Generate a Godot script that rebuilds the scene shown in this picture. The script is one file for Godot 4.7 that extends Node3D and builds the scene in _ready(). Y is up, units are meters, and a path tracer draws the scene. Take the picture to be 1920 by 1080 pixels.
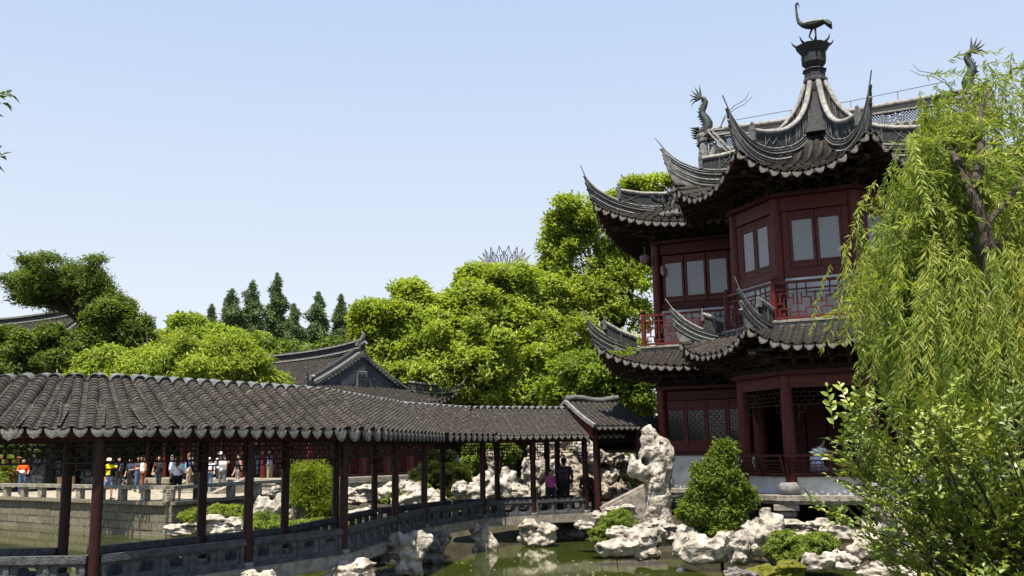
extends Node3D

# ---------------------------------------------------------------- mesh builder
class MB:
	var v := PackedVector3Array()
	var n := PackedVector3Array()
	var c := PackedColorArray()
	var col := Color.WHITE
	func tri(a: Vector3, b: Vector3, d: Vector3) -> void:      # counter-clockwise seen from outside
		var k := (b - a).cross(d - a).normalized()
		v.append(a); v.append(d); v.append(b)
		for i in 3:
			n.append(k); c.append(col)
	func trin(a: Vector3, b: Vector3, d: Vector3, na: Vector3, nb: Vector3, nd: Vector3) -> void:
		v.append(a); v.append(d); v.append(b)
		n.append(na); n.append(nd); n.append(nb)
		for i in 3: c.append(col)
	func quad(a: Vector3, b: Vector3, d: Vector3, e: Vector3) -> void:
		tri(a, b, d); tri(a, d, e)
	func box(size: Vector3, t: Transform3D, bev := 0.0) -> void:
		var h := size * 0.5
		if bev <= 0.0:
			var p := []
			for i in 8:
				p.append(t * Vector3(h.x if i & 1 else -h.x, h.y if i & 2 else -h.y, h.z if i & 4 else -h.z))
			quad(p[4], p[5], p[7], p[6]); quad(p[1], p[0], p[2], p[3]); quad(p[5], p[1], p[3], p[7])
			quad(p[0], p[4], p[6], p[2]); quad(p[6], p[7], p[3], p[2]); quad(p[0], p[1], p[5], p[4])
			return
		var g := h - Vector3.ONE * bev
		for ax in 3:
			var b1 := (ax + 1) % 3
			var b2 := (ax + 2) % 3
			for s in [-1.0, 1.0]:
				var q := []
				for k in [[-1, -1], [1, -1], [1, 1], [-1, 1]]:
					var w := Vector3.ZERO
					w[ax] = h[ax] * s; w[b1] = g[b1] * k[0]; w[b2] = g[b2] * k[1]
					q.append(t * w)
				if s > 0: quad(q[0], q[1], q[2], q[3])
				else: quad(q[3], q[2], q[1], q[0])
			for s1 in [-1.0, 1.0]:
				for s2 in [-1.0, 1.0]:
					var e := []
					for k in [0, 1, 2, 3]:
						var w := Vector3.ZERO
						w[ax] = g[ax] * (-1.0 if k == 0 or k == 3 else 1.0)
						w[b1] = (h[b1] if k < 2 else g[b1]) * s1
						w[b2] = (g[b2] if k < 2 else h[b2]) * s2
						e.append(t * w)
					if s1 * s2 > 0: quad(e[0], e[1], e[2], e[3])
					else: quad(e[3], e[2], e[1], e[0])
		for i in 8:
			var s := Vector3(1 if i & 1 else -1, 1 if i & 2 else -1, 1 if i & 4 else -1)
			var a := t * Vector3(h.x * s.x, g.y * s.y, g.z * s.z)
			var b := t * Vector3(g.x * s.x, h.y * s.y, g.z * s.z)
			var d := t * Vector3(g.x * s.x, g.y * s.y, h.z * s.z)
			if s.x * s.y * s.z > 0: tri(a, b, d)
			else: tri(a, d, b)
	func bar(a: Vector3, b: Vector3, w: float, h: float, up := Vector3.UP) -> void:   # a box from a to b
		var z := b - a
		var l := z.length()
		if l < 1e-4: return
		z /= l
		if absf(z.dot(up)) > 0.99: up = Vector3.RIGHT
		var x := up.cross(z).normalized()
		box(Vector3(w, h, l), Transform3D(Basis(x, z.cross(x), z), (a + b) * 0.5))
	func grid(rows: Array, smooth := true, closed := false) -> void:     # rows of equal length
		var m: int = rows[0].size()
		var r := rows.size()
		if not smooth:
			for i in r - 1:
				for j in (m if closed else m - 1):
					var k := (j + 1) % m
					quad(rows[i][j], rows[i][k], rows[i + 1][k], rows[i + 1][j])
			return
		var nn := PackedVector3Array()
		nn.resize(m * r)
		for i in r - 1:
			for j in (m if closed else m - 1):
				var k := (j + 1) % m
				var f: Vector3 = (rows[i][k] - rows[i][j]).cross(rows[i + 1][j] - rows[i][j]) + (rows[i + 1][k] - rows[i + 1][j]).cross(rows[i + 1][k] - rows[i][k])
				nn[i * m + j] += f; nn[i * m + k] += f; nn[(i + 1) * m + j] += f; nn[(i + 1) * m + k] += f
		for i in nn.size():
			nn[i] = nn[i].normalized() if nn[i].length_squared() > 1e-20 else Vector3.UP
		for i in r - 1:
			for j in (m if closed else m - 1):
				var k := (j + 1) % m
				trin(rows[i][j], rows[i][k], rows[i + 1][k], nn[i * m + j], nn[i * m + k], nn[(i + 1) * m + k])
				trin(rows[i][j], rows[i + 1][k], rows[i + 1][j], nn[i * m + j], nn[(i + 1) * m + k], nn[(i + 1) * m + j])
	func lathe(prof: Array, seg: int, t: Transform3D, smooth := true, caps := true) -> void:   # prof: Vector2(radius, y) upwards
		var rows := []
		for p in prof:
			var row := PackedVector3Array()
			for j in seg:
				var a := TAU * (j + 0.5) / seg
				row.append(t * Vector3(p.x * sin(a), p.y, p.x * cos(a)))
			rows.append(row)
		grid(rows, smooth, true)
		if caps:
			for e in [0, rows.size() - 1]:
				if prof[e].x > 0.001:
					for j in range(1, seg - 1):
						if e == 0: tri(rows[0][0], rows[0][j + 1], rows[0][j])
						else: tri(rows[e][0], rows[e][j], rows[e][j + 1])
	func tube(path: Array, rad: Array, seg := 6, smooth := true) -> void:
		var rows := []
		var up := Vector3.UP
		for i in path.size():
			var tg: Vector3 = (path[mini(i + 1, path.size() - 1)] - path[maxi(i - 1, 0)]).normalized()
			if absf(tg.dot(up)) > 0.95: up = Vector3(0.3, 0.2, 1).normalized()
			var x := up.cross(tg).normalized()
			var y := tg.cross(x)
			up = y
			var row := PackedVector3Array()
			for j in seg:
				var a := TAU * j / seg
				row.append(path[i] + (x * cos(a) + y * sin(a)) * float(rad[i]))
			rows.append(row)
		grid(rows, smooth, true)
		for j in range(1, seg - 1):
			tri(rows[0][0], rows[0][j + 1], rows[0][j])
			var z: PackedVector3Array = rows[-1]
			tri(z[0], z[j], z[j + 1])
	func sweep(sec: Array, frames: Array, smooth := false, caps := true) -> void:    # sec: Vector2 list counter-clockwise in the frame's x-y, frames run along +z
		var rows := []
		for f in frames:
			var row := PackedVector3Array()
			for p in sec: row.append(f * Vector3(p.x, p.y, 0))
			rows.append(row)
		grid(rows, smooth, true)
		if caps:
			var m := sec.size()
			for j in range(1, m - 1):
				tri(rows[0][0], rows[0][j + 1], rows[0][j])
				tri(rows[-1][0], rows[-1][j], rows[-1][j + 1])
	func prism(pts: Array, depth: Vector3) -> void:      # polygon pts (counter-clockwise seen from +depth), extruded by depth
		var flat := PackedVector2Array()
		var o: Vector3 = pts[0]
		var z := depth.normalized()
		var x: Vector3 = (pts[1] - o).normalized()
		var y := z.cross(x)
		for p in pts: flat.append(Vector2((p - o).dot(x), (p - o).dot(y)))
		var id := Geometry2D.triangulate_polygon(flat)
		for i in range(0, id.size(), 3):
			var a: Vector3 = pts[id[i]]
			var b: Vector3 = pts[id[i + 1]]
			var d: Vector3 = pts[id[i + 2]]
			if (b - a).cross(d - a).dot(z) < 0:
				var s := b
				b = d
				d = s
			tri(a + depth, b + depth, d + depth); tri(a, d, b)
		for i in pts.size():
			var p: Vector3 = pts[i]
			var q: Vector3 = pts[(i + 1) % pts.size()]
			quad(p, q, q + depth, p + depth)
	func arrays(v2: PackedVector3Array, n2: PackedVector3Array, c2: PackedColorArray, t: Transform3D) -> void:
		for i in v2.size():
			v.append(t * v2[i]); n.append((t.basis * n2[i]).normalized()); c.append(c2[i])
	func mesh() -> ArrayMesh:
		var m := ArrayMesh.new()
		if v.is_empty(): return m
		var a := []
		a.resize(Mesh.ARRAY_MAX)
		a[Mesh.ARRAY_VERTEX] = v; a[Mesh.ARRAY_NORMAL] = n; a[Mesh.ARRAY_COLOR] = c
		m.add_surface_from_arrays(Mesh.PRIMITIVE_TRIANGLES, a)
		return m

# ---------------------------------------------------------------- scene helpers
var rng := RandomNumberGenerator.new()
var M := {}
var used := {}

func rf(a: float, b: float) -> float: return rng.randf_range(a, b)
func P(x: float, y: float, zf: float) -> Vector3: return Vector3(x, y, -zf)      # zf: metres in front of the viewer
func at(x: float, y: float, z: float) -> Transform3D: return Transform3D(Basis(), Vector3(x, y, z))
func numbered(s: String) -> String:
	var k: int = used.get(s, 0)
	used[s] = k + 1
	return s if k == 0 else "%s_%03d" % [s, k]
func thing(called: String, label: String, category: String, pos := Vector3.ZERO, turn := 0.0, group := "") -> Node3D:
	var o := Node3D.new()
	o.name = numbered(called)
	add_child(o)
	o.position = pos; o.rotation.y = turn
	tag(o, label, category, group)
	return o
func tag(o: Node3D, label: String, category: String, group := "") -> void:
	o.set_meta("label", label); o.set_meta("category", category)
	if group: o.set_meta("group", group)
func part(called: String, mesh: Mesh, m: Material, parent: Node3D, t := Transform3D(), stuff := false) -> MeshInstance3D:
	var o := MeshInstance3D.new()
	o.name = called if parent != self else numbered(called)
	o.mesh = mesh
	o.material_override = m
	o.transform = t
	parent.add_child(o, true)
	if stuff: o.set_meta("kind", "stuff")
	return o
func structure(called: String, mesh: Mesh, m: Material) -> MeshInstance3D:
	var o := part(called, mesh, m, self)
	o.set_meta("kind", "structure")
	return o
func many(called: String, mesh: Mesh, m: Material, parent: Node3D, xf: Array, cols: Array, stuff := true) -> MultiMeshInstance3D:
	var mm := MultiMesh.new()
	mm.transform_format = MultiMesh.TRANSFORM_3D
	mm.use_colors = cols.size() > 0
	mm.mesh = mesh
	mm.instance_count = xf.size()
	for i in xf.size():
		mm.set_instance_transform(i, xf[i])
		if cols.size(): mm.set_instance_color(i, cols[i])
	var o := MultiMeshInstance3D.new()
	o.name = called
	o.multimesh = mm
	o.material_override = m
	parent.add_child(o, true)
	if stuff: o.set_meta("kind", "stuff")
	return o
func copy(o: Node3D, label: String, group := "") -> Node3D:
	var c: Node3D = o.duplicate()
	var base := str(o.name)
	var cut := RegEx.create_from_string("_\\d{3}$").search(base)
	c.name = numbered(base.substr(0, base.length() - 4) if cut else base)
	add_child(c)
	c.set_meta("label", label)
	if group: c.set_meta("group", group)
	return c

# ---------------------------------------------------------------- materials
func noise_tex(freq: float, lo: float, hi: float, oct := 5, kind := FastNoiseLite.TYPE_SIMPLEX_SMOOTH, sd := 1, mid := 0.5, ca := Color.WHITE, cb := Color.WHITE, size := 512) -> NoiseTexture2D:
	var f := FastNoiseLite.new()
	f.noise_type = kind; f.seed = sd; f.frequency = freq; f.fractal_octaves = oct
	if kind == FastNoiseLite.TYPE_CELLULAR: f.cellular_return_type = FastNoiseLite.RETURN_DISTANCE2_SUB
	var t := NoiseTexture2D.new()
	t.width = size; t.height = size; t.seamless = true; t.noise = f
	var g := Gradient.new()
	g.offsets = PackedFloat32Array([0.0, mid, 1.0])
	var a := Color(ca.r * lo, ca.g * lo, ca.b * lo)
	var b := Color(cb.r * hi, cb.g * hi, cb.b * hi)
	g.colors = PackedColorArray([a, a.lerp(b, 0.6), b])
	t.color_ramp = g
	return t
func normal_tex(freq: float, strength: float, oct := 5, sd := 3, kind := FastNoiseLite.TYPE_SIMPLEX_SMOOTH, size := 512) -> NoiseTexture2D:
	var f := FastNoiseLite.new()
	f.noise_type = kind; f.seed = sd; f.frequency = freq; f.fractal_octaves = oct
	var t := NoiseTexture2D.new()
	t.width = size; t.height = size; t.seamless = true; t.noise = f
	t.as_normal_map = true; t.bump_strength = strength
	return t
func mat(r: float, g: float, b: float, rough: float, o := {}) -> StandardMaterial3D:
	var m := StandardMaterial3D.new()
	m.albedo_color = Color(r, g, b).linear_to_srgb()
	m.roughness = rough
	m.metallic = o.get("metal", 0.0)
	m.metallic_specular = o.get("spec", 0.4)
	if o.has("tex"):
		m.albedo_texture = o.tex
	if o.has("nrm"):
		m.normal_enabled = true
		m.normal_texture = o.nrm
		m.normal_scale = o.get("ns", 1.0)
	if o.has("tex") or o.has("nrm"):
		m.uv1_triplanar = true
		m.uv1_world_triplanar = o.get("world", true)
		var s = o.get("scale", 0.5)
		m.uv1_scale = s if s is Vector3 else Vector3.ONE * float(s)
	m.vertex_color_use_as_albedo = o.get("vc", false)
	m.cull_mode = BaseMaterial3D.CULL_DISABLED if o.get("two", false) else BaseMaterial3D.CULL_BACK
	if o.has("back"):
		m.backlight_enabled = true
		m.backlight = o.back
	return m

func materials() -> void:
	var mottle := noise_tex(0.012, 0.5, 1.0, 5)
	var fine := noise_tex(0.016, 0.42, 1.0, 6, FastNoiseLite.TYPE_SIMPLEX_SMOOTH, 7)
	var streak := noise_tex(0.02, 0.42, 1.0, 5, FastNoiseLite.TYPE_SIMPLEX_SMOOTH, 11)
	var rock := noise_tex(0.011, 0.10, 1.0, 6, FastNoiseLite.TYPE_SIMPLEX_SMOOTH, 5, 0.37, Color(0.9, 0.86, 0.78), Color(1, 0.975, 0.94))
	var nf := normal_tex(0.05, 6.0, 4)
	var nr := normal_tex(0.02, 12.0, 6, 9)
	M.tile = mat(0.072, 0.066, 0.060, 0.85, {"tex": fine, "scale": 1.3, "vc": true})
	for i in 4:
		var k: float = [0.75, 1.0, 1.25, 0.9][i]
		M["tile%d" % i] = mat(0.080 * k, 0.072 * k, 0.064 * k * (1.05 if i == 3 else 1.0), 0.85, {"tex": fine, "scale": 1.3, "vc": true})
	M.drip = mat(0.215, 0.21, 0.195, 0.9, {"tex": mottle, "scale": 2.2, "nrm": nf})
	M.pan = mat(0.045, 0.042, 0.04, 0.9, {"tex": fine, "scale": 1.1})
	M.cap = mat(0.40, 0.39, 0.37, 0.9, {"tex": mottle, "scale": 0.9, "nrm": nf})
	M.ridge = mat(0.17, 0.18, 0.185, 0.9, {"tex": mottle, "scale": 1.1, "nrm": nf})
	M.ridge_dark = mat(0.06, 0.065, 0.07, 0.85, {"tex": mottle, "scale": 1.5, "nrm": nf, "ns": 2.0})
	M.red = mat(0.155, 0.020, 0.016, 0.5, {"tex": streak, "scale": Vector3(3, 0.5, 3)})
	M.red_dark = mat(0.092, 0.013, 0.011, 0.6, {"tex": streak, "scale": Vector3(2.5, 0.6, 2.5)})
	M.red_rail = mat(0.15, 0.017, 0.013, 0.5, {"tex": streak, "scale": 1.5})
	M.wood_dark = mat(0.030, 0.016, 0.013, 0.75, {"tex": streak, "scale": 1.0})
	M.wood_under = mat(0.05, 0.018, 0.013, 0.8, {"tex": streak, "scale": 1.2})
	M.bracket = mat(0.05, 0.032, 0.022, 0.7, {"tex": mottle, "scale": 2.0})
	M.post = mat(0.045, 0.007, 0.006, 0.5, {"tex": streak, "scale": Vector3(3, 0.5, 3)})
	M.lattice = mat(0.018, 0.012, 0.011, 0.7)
	M.white = mat(0.66, 0.67, 0.68, 0.9, {"tex": noise_tex(0.008, 0.72, 1.0, 5, FastNoiseLite.TYPE_SIMPLEX_SMOOTH, 21), "scale": 0.45})
	M.plaster = mat(0.21, 0.21, 0.205, 0.9, {"tex": mottle, "scale": 0.6})
	M.slab = mat(0.36, 0.33, 0.29, 0.9, {"tex": mottle, "scale": 0.7, "nrm": nf})
	M.slab_grey = mat(0.30, 0.30, 0.30, 0.9, {"tex": mottle, "scale": 0.8, "nrm": nf})
	M.rail_stone = mat(0.105, 0.113, 0.124, 0.85, {"tex": mottle, "scale": 0.9, "nrm": nf})
	M.granite = mat(0.40, 0.37, 0.30, 0.9, {"tex": mottle, "scale": 0.55, "nrm": nf})
	for i in 4:
		var k: float = [0.78, 0.95, 1.1, 0.88][i]
		M["block%d" % i] = mat(0.27 * k, 0.24 * k, 0.175 * k, 0.92, {"tex": streak, "scale": Vector3(1.2, 0.35, 1.2), "nrm": nf})
	for i in 3:
		var k: float = [0.9, 1.0, 1.08][i]
		M["paving%d" % i] = mat(0.50 * k, 0.44 * k, 0.35 * k, 0.92, {"tex": mottle, "scale": 0.4, "nrm": nf})
	M.mortar = mat(0.12, 0.11, 0.08, 0.95, {"tex": mottle, "scale": 0.8})
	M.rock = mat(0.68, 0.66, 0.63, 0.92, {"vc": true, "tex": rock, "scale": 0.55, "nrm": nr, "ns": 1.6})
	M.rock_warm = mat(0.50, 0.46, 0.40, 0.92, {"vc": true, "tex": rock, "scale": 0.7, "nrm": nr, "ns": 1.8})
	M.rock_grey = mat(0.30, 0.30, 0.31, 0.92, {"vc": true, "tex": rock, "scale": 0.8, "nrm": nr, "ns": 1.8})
	M.moss = mat(0.16, 0.17, 0.015, 0.95, {"tex": mottle, "scale": 1.2, "nrm": nr, "ns": 2.0})
	M.earth = mat(0.062, 0.054, 0.034, 0.97, {"tex": mottle, "scale": 0.3, "nrm": nr})
	M.bark = mat(0.10, 0.08, 0.06, 0.95, {"tex": streak, "scale": Vector3(2, 0.4, 2), "nrm": nr})
	M.bark_dark = mat(0.045, 0.036, 0.028, 0.95, {"tex": streak, "scale": Vector3(2, 0.4, 2), "nrm": nr})
	M.glass = mat(0.21, 0.22, 0.235, 0.10, {"spec": 0.6, "tex": noise_tex(0.03, 0.88, 1.0, 3, FastNoiseLite.TYPE_SIMPLEX_SMOOTH, 61), "nrm": normal_tex(0.006, 0.35, 2, 31), "ns": 0.12, "scale": Vector3(1.6, 0.5, 1.6)})
	M.glass_dark = mat(0.02, 0.02, 0.022, 0.12, {"spec": 0.5})
	M.bronze = mat(0.055, 0.07, 0.068, 0.55, {"metal": 0.35, "tex": mottle, "scale": 2.5, "nrm": nf})
	M.bronze_light = mat(0.30, 0.31, 0.29, 0.7, {"tex": mottle, "scale": 2.5})
	M.steel = mat(0.36, 0.39, 0.44, 0.6)  # steel paled: the haze of distance is put into its colour
	M.wire = mat(0.10, 0.10, 0.11, 0.6)
	M.water = mat(0.034, 0.044, 0.008, 0.04, {"spec": 0.5, "nrm": normal_tex(0.012, 2.0, 4, 41), "ns": 0.05, "scale": Vector3(0.55, 0.55, 0.55)})
	M.person = mat(1, 1, 1, 0.85, {"vc": true})
	M.leaf = mat(1, 1, 1, 0.5, {"vc": true, "two": true, "back": Color(0.95, 1.0, 0.55), "spec": 0.4})
	M.leaf_gloss = mat(1, 1, 1, 0.38, {"vc": true, "two": true, "back": Color(0.6, 0.65, 0.25), "spec": 0.5})
	M.leaf_dark = mat(0.05, 0.08, 0.015, 0.5, {"two": true, "back": Color(0.3, 0.35, 0.1)})
	M.cover_leaf = mat(0.42, 0.40, 0.20, 0.7)
	M.bin = mat(0.16, 0.10, 0.05, 0.8)
	M.cam = mat(0.16, 0.10, 0.09, 0.5)
	M.flag = mat(0.02, 0.03, 0.25, 0.8, {"two": true})
	M.needle = mat(1, 1, 1, 0.7, {"vc": true, "two": true, "back": Color(0.4, 0.5, 0.2), "spec": 0.3})

# ---------------------------------------------------------------- the scene
func _ready() -> void:
	rng.seed = 20240517
	var cam := Camera3D.new()
	cam.name = "camera"
	cam.fov = rad_to_deg(2.0 * atan(540.0 / 1800.0))
	cam.position = Vector3(0, 2.8, 0)
	cam.basis = Basis(Vector3.RIGHT, atan(305.0 / 1800.0)) * Basis(Vector3.BACK, -atan(0.017))
	cam.near = 0.1
	cam.far = 4000.0
	add_child(cam)
	var sky_mat := ProceduralSkyMaterial.new()
	sky_mat.sky_top_color = Color(0.438, 0.540, 0.678)
	sky_mat.sky_horizon_color = Color(0.708, 0.720, 0.731)
	sky_mat.sky_curve = 0.30
	sky_mat.ground_bottom_color = Color(0.25, 0.25, 0.20)
	sky_mat.ground_horizon_color = Color(0.50, 0.53, 0.52)
	sky_mat.sky_energy_multiplier = 1.0
	var sky := Sky.new()
	sky.sky_material = sky_mat
	var env := Environment.new()
	env.background_mode = Environment.BG_SKY
	env.sky = sky
	env.tonemap_mode = Environment.TONE_MAPPER_LINEAR
	env.tonemap_exposure = 2.1
	env.sdfgi_enabled = true
	env.ssao_enabled = true
	env.ssil_enabled = true
	var world := WorldEnvironment.new()
	world.name = "world_environment"
	world.environment = env
	add_child(world)
	var sun := DirectionalLight3D.new()
	sun.name = "sun"
	sun.light_color = Color(1.0, 0.955, 0.88)
	sun.light_energy = 1.6
	sun.light_angular_distance = 0.5
	sun.shadow_enabled = true
	var el := deg_to_rad(67.0)
	var az := deg_to_rad(-20.0)           # behind the viewer, to the left
	var to_sun := Vector3(sin(az) * cos(el), sin(el), cos(az) * cos(el))
	sun.basis = Basis.looking_at(-to_sun, Vector3.UP)
	add_child(sun)
	materials()
	ground()
	corridor()
	tower()
	gatehouse()
	hall()
	far_buildings()
	terrace()
	rocks()
	people()
	trees()
	plants()
	small_things()

# ---------------------------------------------------------------- tiles
var tile_mesh: ArrayMesh
var cap_tile_mesh: ArrayMesh
var drip_mesh: ArrayMesh
var trough_mesh: ArrayMesh

func make_tile(r: float, l: float, th: float, arc: float, seg: int) -> ArrayMesh:   # a curved tile, its low end at +z
	var b := MB.new()
	var top := []
	var low := []
	for e in 2:
		var z := -l * 0.5 if e == 0 else l * 0.5
		var rr := r * (0.93 if e == 0 else 1.0)
		var a1 := PackedVector3Array()
		var a2 := PackedVector3Array()
		for i in seg + 1:
			var a := (float(i) / seg - 0.5) * arc
			var d := Vector3(-sin(a), cos(a), 0)
			a1.append(d * rr + Vector3(0, 0, z)); a2.append(d * (rr - th) + Vector3(0, 0, z))
		top.append(a1); low.append(a2)
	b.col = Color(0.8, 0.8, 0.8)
	b.grid([top[1], top[0]])
	b.grid([low[0], low[1]])
	b.col = Color(2.3, 2.25, 2.1)      # worn rim, paled further as if its edges caught the sun
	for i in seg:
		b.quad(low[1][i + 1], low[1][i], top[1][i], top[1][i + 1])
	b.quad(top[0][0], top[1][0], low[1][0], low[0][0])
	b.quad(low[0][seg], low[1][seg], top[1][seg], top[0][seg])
	return b.mesh()

func make_drip() -> ArrayMesh:       # a heart-shaped plate hanging from the eave, face to +z
	var b := MB.new()
	var pts := []
	for p in [[0, -0.125], [0.055, -0.095], [0.095, -0.04], [0.112, 0.015], [0.085, 0.02], [0.045, -0.002], [0, -0.01], [-0.045, -0.002], [-0.085, 0.02], [-0.112, 0.015], [-0.095, -0.04], [-0.055, -0.095]]:
		pts.append(Vector3(p[0], p[1], 0))
	b.prism(pts, Vector3(0, 0, 0.014))
	var inner := []
	for p in [[0, -0.098], [0.045, -0.075], [0.075, -0.035], [0.088, 0.0], [0.04, -0.02], [0, -0.027], [-0.04, -0.02], [-0.088, 0.0], [-0.075, -0.035], [-0.045, -0.075]]:
		inner.append(Vector3(p[0], p[1], 0.0142))
	b.prism(inner, Vector3(0, 0, 0.005))
	return b.mesh()

func tile_shapes() -> void:
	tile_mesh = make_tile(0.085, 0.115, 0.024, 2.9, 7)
	cap_tile_mesh = make_tile(0.108, 0.20, 0.02, 3.1, 8)
	drip_mesh = make_drip()

# the places of the tiles of one column that runs down along path (top first)
func run_tiles(path: PackedVector3Array, side: Vector3, width: float, step: float, out: Array, keep = null) -> void:
	var left := 0.0
	for i in path.size() - 1:
		var a := path[i]
		var d := path[i + 1] - a
		var l := d.length()
		if l < 1e-5: continue
		d /= l
		while left < l:
			var q := a + d * left
			left += step
			if keep != null and not keep.call(q): continue
			var nrm := d.cross(side).normalized()
			if nrm.y < 0: nrm = -nrm
			var x := nrm.cross(d).normalized()
			var t := Basis(x, nrm, d).rotated(x, deg_to_rad(-8.0))
			var w := width * rng.randf_range(0.98, 1.02)
			t = t.rotated(nrm, rng.randf_range(-0.03, 0.03))
			out.append(Transform3D(t * Basis.from_scale(Vector3(w, w * rng.randf_range(0.985, 1.015), 1.0)), q + nrm * (rng.randf_range(-0.0015, 0.0015) - 0.02)))
		left -= l

# near tiles one by one (at most `single` of them), the rest as one mass
func lay_tiles(parent: Node3D, xf: Array, single: int) -> void:
	var g := parent.global_transform
	var order := []
	for i in xf.size(): order.append([(g * xf[i].origin).distance_squared_to(Vector3(0, 2.8, 0)), i])
	order.sort_custom(func(a, b): return a[0] < b[0])
	var rest := []
	var cols := []
	for k in order.size():
		var t: Transform3D = xf[order[k][1]]
		if k < single:
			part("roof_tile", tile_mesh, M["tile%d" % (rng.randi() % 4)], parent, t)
		else:
			rest.append(t)
			var f := rng.randf_range(0.7, 1.35) * (1.0 if rng.randf() < 0.96 else 1.7)
			cols.append(Color(f * 1.04, f, f * rng.randf_range(0.92, 1.0)))
	if rest.size():
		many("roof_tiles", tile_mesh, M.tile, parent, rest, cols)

# One slope of a curved roof. fr: origin at the middle of the eave line, x along the eave, z outwards. s: metres inwards from the eave.
func roof_face(parent: Node3D, fr: Transform3D, half: float, pitch: float, smax: Callable, h: Callable, o := {}) -> void:
	var tiles: Array = o.get("tiles", [])
	var nx: int = maxi(8, int(half * 2.0 / 0.3))
	var top := MB.new()
	var und := MB.new()
	var rows_t := []
	var rows_u := []
	var ns := 9
	for j in ns + 1:
		var a := PackedVector3Array()
		var b := PackedVector3Array()
		for i in nx + 1:
			var x := -half + 2.0 * half * i / nx
			var s: float = smax.call(x) * float(j) / ns
			var p := Vector3(x, h.call(x, s), -s)
			a.append(fr * p); b.append(fr * (p + Vector3(0, -0.09, 0.0)))
		rows_t.append(a); rows_u.append(b)
	top.grid(rows_t)
	rows_u.reverse()
	und.grid(rows_u)
	part("roof_deck", top.mesh(), M.pan, parent)
	var edge := MB.new()
	for i in nx:
		edge.quad(rows_u[-1][i], rows_u[-1][i + 1], rows_t[0][i + 1], rows_t[0][i])
	edge.arrays(und.v, und.n, und.c, Transform3D())
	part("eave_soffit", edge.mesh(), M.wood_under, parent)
	if o.get("bare", false): return
	var n := int(round(half * 2.0 / pitch))
	var step: float = half * 2.0 / n
	for i in n + 1:
		var x := -half + step * i
		if i == 0 or i == n: x *= 1.0 - 0.35 * step / half
		var s1: float = smax.call(x)
		var path := PackedVector3Array()
		var m := maxi(2, int(s1 / 0.15))
		for j in m + 1:
			var s := s1 * (1.0 - float(j) / m) - 0.02
			path.append(fr * Vector3(x, float(h.call(x, maxf(s, 0.0))) + 0.0, -s))
		run_tiles(path, fr.basis.x, step / 0.235, o.get("step", 0.075), tiles)
		if i < n and o.get("drip", true):
			var xm := x + step * 0.5
			if i == 0: xm = -half + step * 0.5
			var y: float = h.call(xm, 0.0)
			var sl: float = float(h.call(xm + 0.05, 0.0)) - float(h.call(xm - 0.05, 0.0))
			var bt := Basis(Vector3.BACK, atan2(sl, 0.1)) * Basis(Vector3.RIGHT, -0.12)
			part("drip_tile", drip_mesh, M.drip, parent, fr * Transform3D(bt * Basis.from_scale(Vector3.ONE * step / 0.25), Vector3(xm, y - 0.02, 0.035)))
	if o.get("trough", true):
		var tr := MB.new()
		for i in n:
			var x := -half + step * (i + 0.5)
			var s1: float = smax.call(x)
			var m := maxi(2, int(s1 / 0.09))
			for j in m:
				var sa := s1 * float(j) / m
				var sb := s1 * float(j + 1) / m
				var q := []
				for e in [[-0.35, sa, 0.045], [0, sa, 0.022], [0.35, sa, 0.045], [-0.35, sb, 0.028], [0, sb, 0.004], [0.35, sb, 0.028]]:
					q.append(fr * Vector3(x + e[0] * step, float(h.call(x + e[0] * step, e[1])) + e[2], -e[1]))
				tr.quad(q[0], q[1], q[4], q[3]); tr.quad(q[1], q[2], q[5], q[4])
		part("pan_tiles", tr.mesh(), M.tile1, parent, Transform3D(), true)
	if o.get("rafters", true):
		var rm := unit_box()
		var k := 0
		var x := -half + 0.12
		while x < half:
			var s0 := 0.06
			var s1: float = minf(smax.call(x), o.get("rafter_run", 1.5))
			if s1 > 0.35:
				var a := fr * Vector3(x, float(h.call(x, s0)) - 0.135, -s0)
				var b := fr * Vector3(x, float(h.call(x, s1)) - 0.135, -s1)
				part("rafter", rm, M.wood_under, parent, bar_xf(a, b, 0.075, 0.085))
			x += 0.24

var _ub: BoxMesh
func unit_box() -> BoxMesh:
	if _ub == null: _ub = BoxMesh.new()
	return _ub
func bar_xf(a: Vector3, b: Vector3, w: float, hh: float, up := Vector3.UP) -> Transform3D:
	var z := (b - a)
	var l := z.length()
	z /= maxf(l, 1e-5)
	if absf(z.dot(up)) > 0.99: up = Vector3.RIGHT
	var x := up.cross(z).normalized()
	return Transform3D(Basis(x * w, z.cross(x) * hh, z * l), (a + b) * 0.5)

# a bundle of lattice bars between two corners of an upright panel: cells of a stepped key pattern
func key_lattice(w: float, hh: float, cell: float, sd: int) -> Array:      # -> segments [Vector2, Vector2] in 0..w, 0..hh
	var g := RandomNumberGenerator.new()
	g.seed = sd
	var nx := maxi(2, int(round(w / cell)))
	var ny := maxi(2, int(round(hh / cell)))
	var cx := w / nx
	var cy := hh / ny
	var out := []
	for j in range(1, ny):
		var i := 0
		while i < nx:
			var l := 1 + (g.randi() % 2) + (1 if (i + j) % 3 == 0 else 0)
			var e := mini(i + l, nx)
			out.append([Vector2(i * cx, j * cy), Vector2(e * cx, j * cy)])
			i = e + (1 if g.randf() < 0.55 else 0)
	for i in range(1, nx):
		var j := (i % 2)
		while j < ny:
			out.append([Vector2(i * cx, j * cy), Vector2(i * cx, mini(j + 1, ny) * cy)])
			j += 2
	return out

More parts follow.
